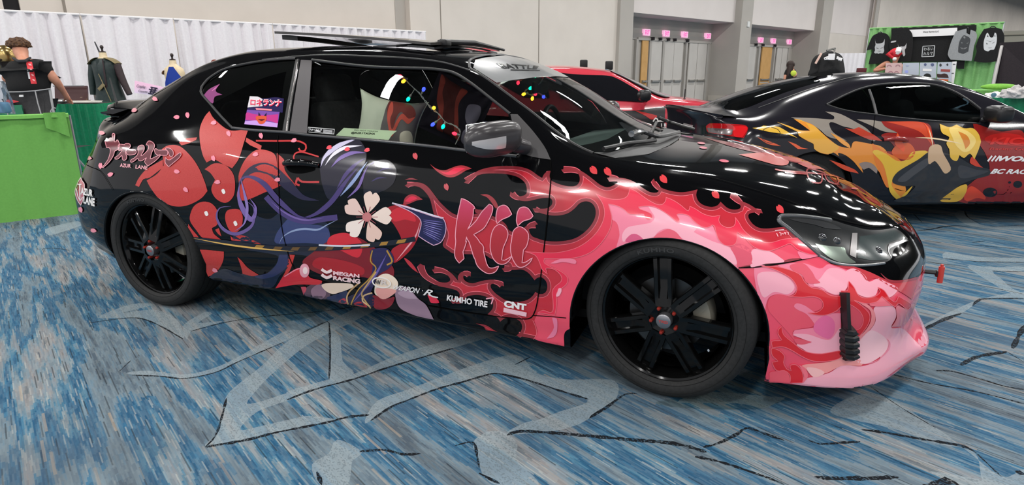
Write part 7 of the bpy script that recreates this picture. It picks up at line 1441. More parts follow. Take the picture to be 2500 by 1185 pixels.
# ================================================================ merchandise booth on the right
BR = crop(2050, 0, 4.938)
def bw(x, y, off=0.0):
    # point of the booth's back wall plane under an image position
    a, b = np.array([5.72, 17.05]), np.array([8.52, 16.20]); t_ = (b-a)/np.linalg.norm(b-a); n = np.array([t_[1], -t_[0]]); n = n if n@(CAM[:2]-a) > 0 else -n
    r = ray(x, y); k = ((a+n*off-CAM[:2])@n)/(r[:2]@n); p = CAM+r*k; return p
ba, bb = bw(2123, 70), bw(2452, 55); bt_ = (bb-ba)[:2]/np.linalg.norm((bb-ba)[:2]); bn = np.array([bt_[1], -bt_[0]]); bn = bn if bn@(CAM[:2]-ba[:2]) > 0 else -bn
green_d = mottled('green_drape', srgb('#8cc47c'), srgb('#80b872'), 40, .8)
bz = math.atan2(bt_[1], bt_[0])
e = empty('drape_panel', (ba[0], ba[1], 0), 0, 'light green drape wall behind the merchandise booth with hanging shirts', 'curtain')
curtain('drape', (0, 0), tuple((bb-ba)[:2]), .03, 2.43, green_d, .20, .06, e, 31)
b = MB(); b.tube([(0, 0, 2.44), (bb[0]-ba[0], bb[1]-ba[1], 2.44)], .02, 8); b.build('cross_pipe', green_d, e)
for p in ((0, 0), tuple((bb-ba)[:2])): b = MB(); b.tube([(p[0]-bn[0]*.03, p[1]-bn[1]*.03, 0), (p[0]-bn[0]*.03, p[1]-bn[1]*.03, 2.46)], .022, 8); b.build('upright', steelm, e)
# flat thing in front of the drape, traced and given thickness
def sheet(name, pts, m, off, th=.02, parent=None, step=4, e0=None):
    L = curve(pts, True, step); P = [bw(q[0], q[1], off) for q in L]; o = e0 if e0 is not None else np.zeros(3)
    V2 = [(float((p[:2]-ba[:2])@bt_), float(p[2])) for p in P]; b = MB()
    f = lambda u, z, h: (ba[0]+bt_[0]*u+bn[0]*(off+h)-o[0], ba[1]+bt_[1]*u+bn[1]*(off+h)-o[1], z-o[2])
    b.prism(V2, 0, th, f); return b.build(name, m, parent, sharp=None)
def booth_text(txt, quad, m, off, parent, e0, bold=.02):
    V, Fs = text_mesh(txt, 1, bold); lo, hi_ = V.min(0), V.max(0); q = [np.array(p, float) for p in quad]; vs = []
    for a in V: u, v = (a[0]-lo[0])/(hi_[0]-lo[0]), 1-(a[1]-lo[1])/(hi_[1]-lo[1]); p = (q[0]*(1-u)+q[1]*u)*(1-v)+(q[3]*(1-u)+q[2]*u)*v; vs.append(tuple(bw(p[0], p[1], off)-e0))
    b = MB(); b.add(vs, Fs, 0, False); return b.build('lettering', m, parent, fix=False, sharp=None)
def hung(name, label, cat, pts, m, off, group=None):
    L = curve(pts, True, 6); P = np.array([bw(q[0], q[1], off) for q in L]); c = P.mean(0); e0 = np.array([c[0], c[1], P[:, 2].min()])
    e = empty(name, tuple(e0), 0, label, cat, group); sheet('panel' if cat in ('backdrop', 'banner') else 'body', pts, m, off, .03, e, 5, e0); return e, e0
blk = mottled('black_cotton', (.004, .004, .0045), (.008, .008, .009), 40, .85); lgrey = mottled('heather_grey_cotton', srgb('#9c9ea0'), srgb('#909294'), 60, .85); prn = mat('pale_print', srgb('#b9bbbd'), .7); pdk = mat('dark_print', srgb('#3f4144'), .7); wht = mat('white_card', srgb('#f0eeee'), .6)
bd, e0 = hung('backdrop_cloth', 'black cloth backdrop with small square katakana logo in the merchandise booth', 'backdrop', BR([(630,345,1),(1650,300,1),(1640,380),(1400,720),(1395,745,1),(640,745,1)]), blk, .10)
fr_ = BR([(1003,560,1),(1145,552,1),(1135,680,1),(990,686,1)]); 
for i in range(4):
    a, c_ = bw(*fr_[i][:2], .135), bw(*fr_[(i+1) % 4][:2], .135); b = MB(); b.tube([tuple(a-e0), tuple(c_-e0)], .012, 6); b.build('logo_frame', prn, bd)
booth_text('\u308f\u308b\u3044', BR([(1015,572),(1130,565),(1128,608),(1012,612)]), prn, .136, bd, e0); booth_text('\u30ab\u30eb\u30de', BR([(1008,630),(1125,622),(1122,665),(1005,668)]), prn, .136, bd, e0)
bn_, e0 = hung('shop_banner', 'white shop banner across the top of the merchandise booth', 'banner', BR([(810,362,1),(1418,335,1),(1415,425,1),(870,447,1)]), wht, .15)
booth_text('Warp Karma LLC', BR([(1003,378),(1197,368),(1195,393),(1003,400)]), mat('banner_ink', (.02,)*3, .6), .183, bn_, e0, .03)
def tee(name, label, outline, m, off, print_polys, hanger, gp=None):
    e, e0 = hung(name, label, 'shirt', BR(outline), m, off); e0 = np.array(e.location)
    for nm_, pts, pm in print_polys: sheet(nm_, BR(pts), pm, off+.031, .004, e, 4, e0)
    P = [tuple(bw(q[0], q[1], off+.01)-e0) for q in curve(BR(hanger), False, 3)]; b = MB(); b.tube(P, .012, 6); b.build('hanger', trimk, e); return e
oni = lambda dx, dy, k=1.0: [('mask_print', [(dx+a*k, dy+b_*k)+tuple(c) for a, b_, *c in [(0,-100,1),(12,-50),(40,-45),(75,-48),(100,-60),(118,-100,1),(115,-30),(105,0),(112,40),(100,70),(85,75,1),(60,72),(45,80,1),(25,72),(5,75),(-10,60),(2,40),(-2,0),(8,-30)]], prn), ('eye_print', [(dx+15*k, dy+2*k, 1), (dx+50*k, dy+18*k, 1), (dx+22*k, dy+16*k)], pdk), ('eye_print', [(dx+95*k, dy-4*k, 1), (dx+62*k, dy+18*k, 1), (dx+90*k, dy+12*k)], pdk), ('mouth_print', [(dx+30*k, dy+45*k, 1), (dx+80*k, dy+43*k, 1), (dx+55*k, dy+52*k)], pdk)]
tee('hanging_shirt', 'black t-shirt with a horned mask print, leftmost shirt in the merchandise booth', [(420,420),(470,400),(500,395,1),(560,405),(600,450),(620,560),(600,590,1),(600,720),(620,760,1),(350,775,1),(370,690),(400,600),(325,610,1),(350,540),(390,450)], blk, .16, oni(425, 570), [(460,400),(490,385),(520,400)])
tee('hanging_hoodie', 'black hoodie with a horned mask print behind the red santa hat', [(625,350,1),(680,340),(810,345),(870,400),(885,500),(880,600),(860,740,1),(700,748,1),(690,640),(610,610),(600,500),(620,470)], blk, .20, [('mask_print', [(700,525,1),(712,565),(740,560),(780,560),(808,520,1),(800,580),(785,600),(790,660),(770,680),(755,640),(750,600),(715,600)], prn), ('sleeve_print', [(620,500),(680,490),(675,505),(620,518)], prn)], [(700,345),(740,335),(780,345)])
tee('hanging_shirt', 'grey long-sleeved shirt with a dark mask print beside the shop banner', [(1400,380,1),(1530,345,1),(1530,400,1),(1570,420,1),(1580,360,1),(1640,385),(1655,450),(1620,560),(1600,700),(1590,735,1),(1340,720,1),(1305,660),(1340,520)], lgrey, .19, [('mask_print', [(1480,440),(1500,425),(1530,435),(1560,450),(1575,480),(1560,560),(1550,620,1),(1490,650,1),(1430,630,1),(1430,580),(1445,500)], pdk), ('eye_print', [(1470,500,1),(1500,520,1),(1465,520)], prn), ('eye_print', [(1555,500,1),(1520,525,1),(1555,525)], prn), ('cheek_print', [(1450,570,1),(1490,580,1),(1540,570,1),(1490,610,1)], prn), ('ear_print', [(1490,445),(1515,440),(1510,475)], prn)], [(1545,400),(1548,345),(1540,330),(1555,335)])
tee('hanging_shirt', 'black t-shirt with a white fox mask print, rightmost shirt in the merchandise booth', [(1740,350,1),(1820,335),(1880,335),(1950,350,1),(1985,430),(1980,540,1),(1920,550,1),(1900,740,1),(1760,755),(1615,740,1),(1650,620),(1640,560,1),(1680,450)], blk, .17, [('mask_print', [(1755,440),(1770,405),(1785,395,1),(1800,420),(1815,450),(1850,450),(1868,395,1),(1885,400),(1895,450),(1890,520),(1870,580),(1855,600),(1820,602),(1790,620,1),(1745,605),(1735,560),(1738,500)], mat('white_print', srgb('#d4d6d8'), .7)), ('eye_print', [(1765,515,1),(1790,530,1),(1770,535)], pdk), ('eye_print', [(1865,500,1),(1835,525,1),(1862,520)], pdk), ('ear_print', [(1775,445,1),(1785,415,1),(1795,450,1)], pdk), ('ear_print', [(1862,440,1),(1870,415,1),(1880,440,1)], pdk), ('brow_print', [(1755,480,1),(1815,500,1),(1870,475,1),(1815,508,1)], pdk), ('mouth_print', [(1780,578,1),(1840,574,1),(1810,583)], pdk)], [(1810,340),(1830,320),(1870,322),(1885,340)])
# black box below the grey shirt
o, _e = hung('folded_shirt', 'black folded shirt hanging under the grey long-sleeved shirt', 'shirt', BR([(1408,735,1),(1510,730,1),(1500,832,1),(1410,830,1)]), blk, .12)
# product boards
acr = mat('clear_board', srgb('#bfc6d2'), .15, coat=.6); card = mat('pink_card', srgb('#d9b7b4'), .6)
def board(label, pts, m, extra, off=.95):
    e, e0 = hung('sticker_board', label, 'display board', BR(pts), m, off, 'sticker boards on the merchandise counter'); e0 = np.array(e.location)
    for nm_, q, mm in extra: sheet(nm_, BR(q), mm, off+.031, .004, e, 4, e0)
    return e
slate = mat('slate_blue', srgb('#5a6488'), .5); brn = mat('dark_brown', srgb('#3a201c'), .5); orr = mat('orange_tag', srgb('#c85a24'), .5); dk = mat('near_black', (.01,)*3, .5); ros = mat('rose_print', srgb('#b08088'), .6); redp_ = mat('brick_print', srgb('#a04844'), .6)
arc = lambda cx, cy, r: [(cx+r*math.cos(t), cy+r*.8*math.sin(t)) for t in np.linspace(pi, 2*pi, 8)]+[(cx+r*.6*math.cos(t), cy+r*.5*math.sin(t)) for t in np.linspace(2*pi, pi, 8)]
board('pink card of eyelash shapes, leftmost of the four product boards', [(560,760,1),(750,758,1),(748,900,1),(545,900,1)], card, [('lash_print', arc(598, 805, 30), ros), ('lash_print', arc(702, 802, 30), ros), ('lash_print', arc(615, 880, 30), ros), ('lash_print', arc(685, 880, 28), ros)])
board('clear board with pale blue shapes, second from the left', [(762,758,1),(960,755,1),(955,905,1),(755,905,1)], acr, [('blue_shape', [(800,780),(840,790),(810,805)], mat('pale_blue', srgb('#a8b0cc'), .5)), ('blue_mark', [(790,850),(825,850),(820,880),(790,878)], mat('periwinkle', srgb('#a0a8e8'), .5))])  # two flat blue shapes laid on the board
board('clear board with two blue charms and a white strip, third from the left', [(970,755,1),(1172,752,1),(1165,940,1),(962,930,1)], acr, [('charm', [(1015,775),(1035,762),(1050,780),(1030,798)], slate), ('charm', [(1095,775),(1125,762),(1140,785),(1115,802)], slate), ('strip', [(1002,828,1),(1110,835,1),(1108,862,1),(1000,858,1)], wht), ('dark_glasses', [(1000,935,1),(1020,900),(1050,885),(1090,895),(1105,930,1)], dk)])
board('clear board with a dark red strip and brown glasses, rightmost with clear face', [(1182,752,1),(1352,748,1),(1345,985,1),(1175,950,1)], acr, [('charm', [(1200,785),(1215,765),(1232,785),(1215,805)], pdk), ('charm', [(1285,780),(1300,765),(1312,782),(1300,795)], pdk), ('strip', [(1220,835,1),(1335,838,1),(1330,868,1),(1218,862,1)], redp_), ('orange_box', [(1200,952,1),(1312,958,1),(1308,980,1),(1200,970,1)], orr), ('brown_glasses', [(1180,935,1),(1170,890),(1220,895),(1260,885),(1300,900),(1315,940,1)], brn)])
e = board('narrow white price board right of the clear boards', [(1358,745,1),(1412,742,1),(1375,1010,1),(1325,985,1)], wht, [('price_mark', [(1365,770,1),(1395,770,1),(1395,780,1),(1365,780,1)], pdk), ('price_mark', [(1350,880,1),(1378,880,1),(1376,888,1),(1350,888,1)], pdk)], .86)
c0 = bw(2235, 190, 1.12); skirted_table('display_table', (c0[0], c0[1], 0), 1.6, .7, .95, bz, 'table carrying the product boards in the merchandise booth, hidden by the dark coupe', dkgreen, black_cl, 9)
# vendor with santa hat resting head on arm
vq = bw(2180, 160, .36); vp = empty('person', (vq[0], vq[1], 0), 0, 'bare-armed person in a red and white santa hat leaning on the merchandise counter', 'person')
def vp_(x, y, dd=0.0): p = bw(x, y, .36+dd); return (p[0]-vq[0], p[1]-vq[1], p[2])
B_ = lambda x, y: BR([(x, y)])[0]
Jv = {'pelvis': ((0, 0, .92), (.15, .11)), 'chest': (vp_(*B_(660, 850)), (.14, .10)), 'neck': (vp_(*B_(665, 745)), .06), 'head': (vp_(*B_(680, 690)), .095), 'crown': (vp_(*B_(700, 650)), .085),
 'shL': (vp_(*B_(575, 750)), .085), 'elL': (vp_(*B_(410, 860), .1), .055), 'wrL': (vp_(*B_(520, 835), .2), .045), 'haL': (vp_(*B_(560, 825), .2), .035), 'shR': (vp_(*B_(760, 790)), .07), 'elR': (vp_(*B_(800, 900), .1), .05), 'haR': (vp_(*B_(740, 900), .25), .035),
 'hL': ((-.1, 0, .85), .09), 'kL': ((-.1, 0, .48), .06), 'fL': ((-.1, .03, .05), .04), 'hR': ((.1, 0, .85), .09), 'kR': ((.1, 0, .48), .06), 'fR': ((.1, .03, .05), .04)}
skinned('body', Jv, [('pelvis', 'chest'), ('chest', 'neck'), ('neck', 'head'), ('head', 'crown'), ('chest', 'shL'), ('shL', 'elL'), ('elL', 'wrL'), ('wrL', 'haL'), ('chest', 'shR'), ('shR', 'elR'), ('elR', 'haR'), ('pelvis', 'hL'), ('hL', 'kL'), ('kL', 'fL'), ('pelvis', 'hR'), ('hR', 'kR'), ('kR', 'fR')], skin_t, vp)
redf = mat('santa_red_felt', srgb('#d8303c'), .7); wf = mat('white_fur', srgb('#f2f0f0'), .9)
b = MB(); pa, pb_, pc = vp_(*B_(700, 630), .05), vp_(*B_(640, 640), .08), vp_(*B_(585, 655), .1); b.tube([vp_(*B_(715, 615), .05), pa, pb_, pc, vp_(*B_(640, 695), .12), vp_(*B_(660, 705), .12)], [.12, .13, .11, .06, .04, .02], 14); hat_ = b.build('santa_hat', redf, vp)
b = MB(); b.tube([vp_(*B_(715, 585), .08), vp_(*B_(702, 625), .13), vp_(*B_(690, 650), .12)], [.07, .08, .06], 12); b.build('fur_brim', wf, hat_); b = MB(); b.ball(vp_(*B_(662, 712), .15), .05, 14, 10); b.build('pompom', wf, hat_)
# black mesh divider and neighbouring table
pq = [floor_pt(0, 0, 0)*0]*4
def lean(x, y, t): return at_depth(x, y, t)
e = empty('partition', tuple(lean(2450, 215, 13)[:2])+(0,), 0, 'black display panel with a pale edge pole at the right edge', 'panel'); eo = np.array(e.location)
q = [lean(2442, 104, 13.0)-eo, lean(2560, 98, 12.0)-eo, lean(2560, 215, 12.0)-eo, lean(2428, 215, 13.0)-eo]; q2 = [p+np.array([0, .04, 0]) for p in q]; b = MB(); b.add([tuple(p) for p in q+q2], [(0, 1, 2, 3), (4, 7, 6, 5), (0, 4, 5, 1), (1, 5, 6, 2), (2, 6, 7, 3), (3, 7, 4, 0)], 0, False); b.build('black_cloth', mottled('dark_plum_cloth', srgb('#1d161c'), srgb('#251c22'), 40, .8), e, sharp=None)
b = MB(); b.tube([tuple(lean(2446, 112, 12.95)-eo), tuple(lean(2424, 214, 12.95)-eo), tuple(np.append((lean(2420, 232, 12.95)-eo)[:2], 0))], .03, 8); b.build('edge_pole', mat('pale_pole', srgb('#c9c4c2'), .5), e)
e = empty('roller_shutter', (0, 0, 0), 0, 'grey shutter box above the black display panel at the right edge', 'shutter'); s0_, z0_ = 78.0, 3.0
bx0, bx1 = at_depth(2450, 76, 17), at_depth(2600, 72, 16.2); e.location = (bx0[0], bx0[1], 0); b = MB(); zz = (bx0[2], at_depth(2450, 106, 17)[2]); rr_ = bx1-bx0
b.add([(0, 0, zz[0]), (rr_[0], rr_[1], zz[0]), (rr_[0], rr_[1], zz[1]), (0, 0, zz[1]), (0, .3, zz[0]), (rr_[0], rr_[1]+.3, zz[0]), (rr_[0], rr_[1]+.3, zz[1]), (0, .3, zz[1])], [(0, 1, 2, 3), (4, 7, 6, 5), (0, 4, 5, 1), (1, 5, 6, 2), (2, 6, 7, 3), (3, 7, 4, 0)], 0, False); b.build('box', mat('shutter_grey', srgb('#8a857c'), .6), e, sharp=None)
for k in (0,): b = MB(); b.tube([(0, -.01, zz[0]-.12), (rr_[0], rr_[1]-.01, zz[0]-.12)], .015, 6); b.build('rail', mat('shutter_dark', srgb('#5d5850'), .6), e); b = MB(); b.tube([(.1, .15, 0), (.1, .15, zz[1])], .03, 8); b.tube([(rr_[0]-.1, rr_[1]+.15, 0), (rr_[0]-.1, rr_[1]+.15, zz[1])], .03, 8); b.build('support_post', steelm, e)
td = 9.6; tq0, tq1 = at_depth(2362, 238, 10.2), at_depth(2520, 240, 9.6); tc = (tq0+tq1)/2; hL = tq0[2]
ang = math.atan2(tq1[1]-tq0[1], tq1[0]-tq0[0]); u_ = np.array([math.cos(ang), math.sin(ang)]); n_ = np.array([-u_[1], u_[0]]); cen_ = tq0[:2]+u_*1.2+n_*.56
skirted_table('display_table', (cen_[0], cen_[1], 0), 2.4, 1.1, .83, ang, 'table with a white top and glossy green skirt at the right edge', dkgreen, wht, 12)
e = empty('side_rail_drape', tuple(at_depth(2365, 228, 11.2)[:2])+(0,), 0, 'light green cloth over the low rail behind the right-hand white table', 'drape'); eo = np.array(e.location); r0, r1 = at_depth(2362, 218, 11.2)-eo, at_depth(2462, 212, 11.2)-eo
b = MB(); P = []
for u in np.linspace(0, 1, 50): q = r0*(1-u)+r1*u; P.append([(q[0]-rt[0]*0-fw[0]*w_*(1+.2*math.sin(40*u)), q[1]-fw[1]*w_*(1+.2*math.sin(40*u)), q[2]*0+z) for w_, z in ((-.08, .5), (-.06, r0[2]-.03), (0, r0[2]), (.05, r0[2]-.02), (.06, .72), (.065, .05))])
b.grid(P); b.build('cloth', green2, e)
q = at_depth(2440, 212, 10.9); b = MB(); b.ball((0, 0, 0), .16, 18, 12, sc=(1.8, .5, .35)); o = b.build('draped_cloth', mottled('lime_cloth', srgb('#7db845'), srgb('#6fae3a'), 30, .7), e); o.location = tuple(np.array(q)-eo)
for (x, y, t, s_, lb, hx, nm, ct) in ((2440, 203, 10.3, (.16, .1, .05), 'white crumpled tissue pile left of the grey bag on the right-hand table', '#e6e2e2', 'tissue_pile', 'paper'), (2484, 224, 9.6, (.2, .14, .12), 'grey plastic bag heaped at the right edge of the white table', '#c4c0bf', 'plastic_bag', 'bag')):
    q = at_depth(x, y, t); bm_ = bmesh.new(); bmesh.ops.create_icosphere(bm_, subdivisions=4, radius=1)
    for v in bm_.verts: k = 1+mnoise.noise(v.co*2.2)*.45+mnoise.noise(v.co*6)*.12; v.co = Vector((v.co.x*s_[0]*k, v.co.y*s_[1]*k, max(0, v.co.z*s_[2]*k+s_[2]*.5)))
    me = bpy.data.meshes.new(nm); bm_.to_mesh(me); bm_.free(); me.materials.append(mottled(nm+'_m', srgb(hx), tuple(c*.85 for c in srgb(hx)), 20, .5)); o = link(nm, me, None, (q[0], q[1], .832)); tag(o, lb, ct)
q = at_depth(2431, 208, 10.0); b = MB(); b.ball((0, 0, .035), .04, 14, 10); o = b.build('ball', mat('teal_ball', srgb('#3b6478'), .3), None, (q[0], q[1], .832)); tag(o, 'small dark teal ball on the right-hand white table', 'ball')
q = at_depth(2499, 226, 9.2); b = MB(); b.ball((0, 0, .06), .07, 14, 10, sc=(1, 1, .9)); o = b.build('pouch', mat('magenta_pouch', srgb('#a02848'), .6), None, (q[0]+.12, q[1]-.1, .832)); tag(o, 'small magenta pouch at the right edge of the white table', 'pouch')
# short white drape far behind, jacket rack, person by the doors, dark stanchions
a, b_ = at_depth(2040, 130, 30), at_depth(2125, 127, 30); e = empty('drape_panel', (a[0], a[1], 0), 0, 'far white drape between the jacket rack and the green booth', 'curtain'); curtain('drape', (0, 0), (b_[0]-a[0]+1.0, b_[1]-a[1]), .03, a[2], white_d, .25, .06, e, 41); q_ = MB(); q_.tube([(0, 0, 0), (0, 0, a[2])], .02, 8); q_.build('upright', steelm, e)
q = at_depth(2025, 150, 12.0); e = empty('jacket_rack', (q[0], q[1], 0), 0, 'black jackets with white lettering on a chrome garment rack', 'clothes rack')
def jr(x, y, dd=0): p = at_depth(x, y, 12.0+dd); return (p[0]-q[0], p[1]-q[1], p[2])
RK = crop(1940, 0, 5.925)
b = MB(); b.tube([jr(*RK([(462,735)])[0][:2]), jr(*RK([(590,700)])[0][:2])], .018, 8); b.tube([jr(*RK([(580,700)])[0][:2]), jr(*RK([(535,1060)])[0][:2]), (jr(2030, 200)[0], jr(2030, 200)[1], .02)], .016, 8); b.tube([(jr(2030, 200)[0]-.3, jr(2030, 200)[1], .02), (jr(2030, 200)[0]+.3, jr(2030, 200)[1], .02)], .02, 8); b.build('rack_frame', mat('rack_chrome', srgb('#8c8a88'), .25, .8), e)
def jacket(pts, dd, nm):
    L = curve(RK(pts), True, 3); Pf = [jr(x, y, dd) for x, y in L]; V2 = [(p[0], p[2]) for p in Pf]; yy = {i: p[1] for i, p in enumerate(Pf)}; b = MB(); n = len(Pf); cc = np.mean(Pf, 0)
    vs = [tuple(p) for p in Pf]+[tuple(np.array(p)+np.array([fw[0]*.12, fw[1]*.12, 0])) for p in Pf]+[tuple(cc-np.array([fw[0]*.05, fw[1]*.05, 0]))]; fs = [(i, (i+1) % n, n+(i+1) % n, n+i) for i in range(n)]+[(i, (i+1) % n, 2*n) for i in range(n)]; b.add(vs, fs); return b.build(nm, blk, e, sharp=None)
jacket([(245,1100),(260,1000),(290,880),(340,810),(400,780),(450,765),(560,755),(560,1100)], .15, 'jacket'); jacket([(400,1100),(405,900),(470,780),(560,755),(640,775),(690,820),(705,870),(705,1100)], 0, 'jacket')
def rk_text(txt, quad, m, dd):
    V, Fs = text_mesh(txt, 1, .05); lo, hi_ = V.min(0), V.max(0); qd = [np.array(p, float) for p in RK(quad)]; vs = []
    for a in V: u, v = (a[0]-lo[0])/(hi_[0]-lo[0]), 1-(a[1]-lo[1])/(hi_[1]-lo[1]); p = (qd[0]*(1-u)+qd[1]*u)*(1-v)+(qd[3]*(1-u)+qd[2]*u)*v; vs.append(jr(p[0], p[1], dd))
    b = MB(); b.add(vs, Fs, 0, False); b.build('lettering', m, e, fix=False, sharp=None)
def rk_line(pts, r=.012, dd=-.1): b = MB(); b.tube([jr(*p[:2], dd) for p in RK(pts)], r, 6); b.build('lettering', wht, e)
rk_line([(500,818),(450,832),(430,842),(436,862),(470,858),(505,848)]); rk_line([(455,845),(490,836)], .008)
for p_ in ([(612,822),(640,830)], [(606,842),(635,856)], [(622,818),(618,855)], [(645,832),(632,866)], [(652,840),(640,876)], [(650,838),(690,852)], [(680,850),(668,884)], [(665,845),(655,872)]): rk_line(p_, .011)
b = MB(); b.box((0, 0, 0), (.12, .02, .12)); o = b.build('white_tag', wht, e); o.location = jr(*RK([(533, 822)])[0][:2], -.12); b = MB(); b.box((0, 0, 0), (.04, .02, .22), R=Matrix.Rotation(.4, 3, 'Y')); o = b.build('sleeve_stripe', mat('peach_stripe', srgb('#e8c4b4'), .6), e); o.location = jr(*RK([(345, 845)])[0][:2], .05)
dq = at_depth(1932, 190, 16.0); dp = empty('person', (dq[0], dq[1], 0), 0, 'long-haired person in a dark top walking past the right-hand hall doors', 'person')
def dpp(x, y, dd=0): p = at_depth(x, y, 16.0+dd); return (p[0]-dq[0], p[1]-dq[1], p[2])
hd_ = dpp(1930, 160)
Jd = {'pelvis': ((0, 0, .80), (.14, .10)), 'chest': (dpp(1930, 177), (.15, .10)), 'neck': (dpp(1930, 169), .05), 'head': (hd_, .085), 'crown': (dpp(1930, 156), .07), 'shL': (dpp(1921, 174), .055), 'elL': (dpp(1917, 186), .04), 'haL': (dpp(1915, 196), .03), 'shR': (dpp(1938, 174), .055), 'elR': (dpp(1943, 183), .045), 'haR': (dpp(1937, 187, -.1), .03), 'hL': ((-.09, 0, .75), .09), 'kL': ((-.12, .1, .42), .06), 'fL': ((-.14, .1, .05), .04), 'hR': ((.09, 0, .75), .09), 'kR': ((.1, -.1, .42), .06), 'fR': ((.1, -.15, .05), .04)}
skinned('body', Jd, Ep, skin_t, dp); skinned('clothes', {k: (v[0], tuple(1.14*c for c in (v[1] if hasattr(v[1], '__len__') else (v[1],)*2))) for k, v in Jd.items() if k not in ('neck', 'head', 'crown', 'haL', 'haR', 'fL', 'fR')}, [e_ for e_ in Ep if not ({'neck', 'head', 'crown', 'haL', 'haR', 'fL', 'fR'} & set(e_))], tee_m if False else bpy.data.materials['black_tee'], dp)
b = MB(); b.ball((hd_[0], hd_[1]-.01, hd_[2]+.02), .105, 16, 10, sc=(1, 1, 1.05)); b.tube([(hd_[0], hd_[1]-.05, hd_[2]), (hd_[0]-.02, hd_[1]-.10, hd_[2]-.2), (hd_[0]-.04, hd_[1]-.12, hd_[2]-.36)], [.08, .08, .04], 10); b.build('hair', mat('dark_brown_hair', srgb('#2c1c16'), .6), dp)
b = MB(); b.ball(dpp(1937, 179, -.12), .075, 12, 8, sc=(1, .4, 1)); b.build('yellow_print', mat('lime_yellow_print', srgb('#c8d84a'), .6), dp)
for x, y, lb in ((1425, 157, 'left one of two black speaker boxes on poles behind the red coupe'), (1487, 160, 'right one of two black speaker boxes on poles behind the red coupe')):  # unidentified dark boxes, taken as stanchion-like black panels on stands
    q = at_depth(x, y, 10.5); e = empty('pole_stanchion', (q[0], q[1], 0), 0, lb, 'stanchion', 'black boxes on poles'); b = MB(); b.box((0, 0, q[2]), (.13, .10, .15), bev=.02, rz=.36); b.build('top_panel', mat('stanchion_black', (.012,)*3, .5) if 'stanchion_black' not in bpy.data.materials else bpy.data.materials['stanchion_black'], e); b = MB(); b.tube([(0, 0, .01), (0, 0, q[2]-.05)], .02, 8); b.lathe([(.0, .0), (.18, 0), (.18, .015), (.02, .03)], (0, 0, .0), 'Z', 24); b.build('pole', bpy.data.materials['stanchion_black'], e)
q = at_depth(2103, 172, 12.5); e = empty('donation_box', (q[0], q[1], 0), 0, 'small maroon box on a stand left of the green booth', 'box'); b = MB(); b.box((0, 0, q[2]), (.17, .16, .10), bev=.01); b.build('box', mat('maroon_card', srgb('#5c1820'), .5), e); b = MB(); b.tube([(0, 0, .01), (0, 0, q[2]-.05)], .02, 8); b.lathe([(0, 0), (.16, 0), (.16, .015), (.02, .03)], (0, 0, 0), 'Z', 20); b.build('stand', steelm, e)
# ---------------------------------------------------------------- things seen through the coupe's glass
WC = crop(740, 160, 5.6425)
def at_y(x, y, yy): r = ray(x, y); t = (yy-CAM[1])/r[1]; return CAM+r*t
def pillow(label, centre, size, R, front, back, art):
    e = empty('pillow', tuple(centre), 0, label, 'pillow'); n = 33; P = []; Q = []
    def f(u, v, s): 
        k = max(0, (1-abs(u)**2.6))*max(0, (1-abs(v)**2.6)); pinch = 1-.20*(1-abs(u)**2)*abs(v)**3; pin2 = 1-.20*(1-abs(v)**2)*abs(u)**3
        w_ = .006*mnoise.noise(Vector((u*4, v*4, s)))
        return R@Vector((u*size/2*pin2, s*(.085*k**.55+w_*k), v*size/2*pinch))
    mb = MB()
    for s in (-1, 1): mb.grid([[tuple(f(u, v, s)) for v in np.linspace(-1, 1, n)] for u in np.linspace(-1, 1, n)])
    mb.build('cover', back, e, sharp=None); k = 0
    for pts, m in art:
        L = curve(pts, True, .05); V, Fc = cdt([L], [], .07); mb = MB(); mb.add([tuple(f(a, b, -1)+R@Vector((0, -.0015-.0006*k, 0))) for a, b in V], [tuple(map(int, t)) for t in Fc]); mb.build('print', m, e, fix=False, sharp=None); k += 1
    return e
pil_w = mottled('pale_pillowcase', srgb('#d9ddcb'), srgb('#cfd4c2'), 12, .8); mar = mat('maroon_print', srgb('#7a302c'), .7); cor = mat('coral_print', srgb('#d8584a'), .7); gry = mat('grey_print', srgb('#6a6264'), .7); crm = mat('cream_print', srgb('#ddd2c2'), .7); drk = mat('dark_violet_print', srgb('#2c2436'), .7); lil = mat('lilac_print', srgb('#b7aec8'), .7)
R1 = Matrix.Rotation(.38, 3, 'Z')@Matrix.Rotation(.20, 3, 'Y')@Matrix.Rotation(-.25, 3, 'X')
c1p = at_y(948, 316, -.54)
pillow('square pillow, half pale and half printed in maroon and grey, on the near seat', c1p, .335, R1, None, pil_w, [([(-.05,.98,1),(.5,1,1),(.98,.98,1),(.97,.3),(.98,-.98,1),(-.1,-.98,1),(-.12,0)], gry), ([(0,.9),(.5,.85),(.8,.5),(.55,.35),(.35,.5),(.25,.3),(.2,-.1),(.05,.1),(-.05,.5)], mar), ([(.02,.85),(.12,.5),(.1,.2),(.2,-.05),(.28,.25),(.4,.45),(.6,.35),(.8,.45),(.62,.2),(.4,.28),(.3,0),(.22,-.25),(.08,0),(-.02,.4)], cor), ([(.45,-.1),(.75,0),(.95,-.3),(.9,-.8),(.6,-.9),(.5,-.5)], crm), ([(.05,-.3),(.2,-.5),(.3,-.95,1),(.05,-.95,1)], crm), ([(.35,-.5,1),(.45,-.95,1),(.3,-.95,1)], mar), ([(.85,-.5),(.97,-.6),(.97,-.97,1),(.8,-.97,1)], mar)])
R2 = Matrix.Rotation(.45, 3, 'Z')@Matrix.Rotation(.45, 3, 'Y')
c2p = at_y(1112, 272, .02)
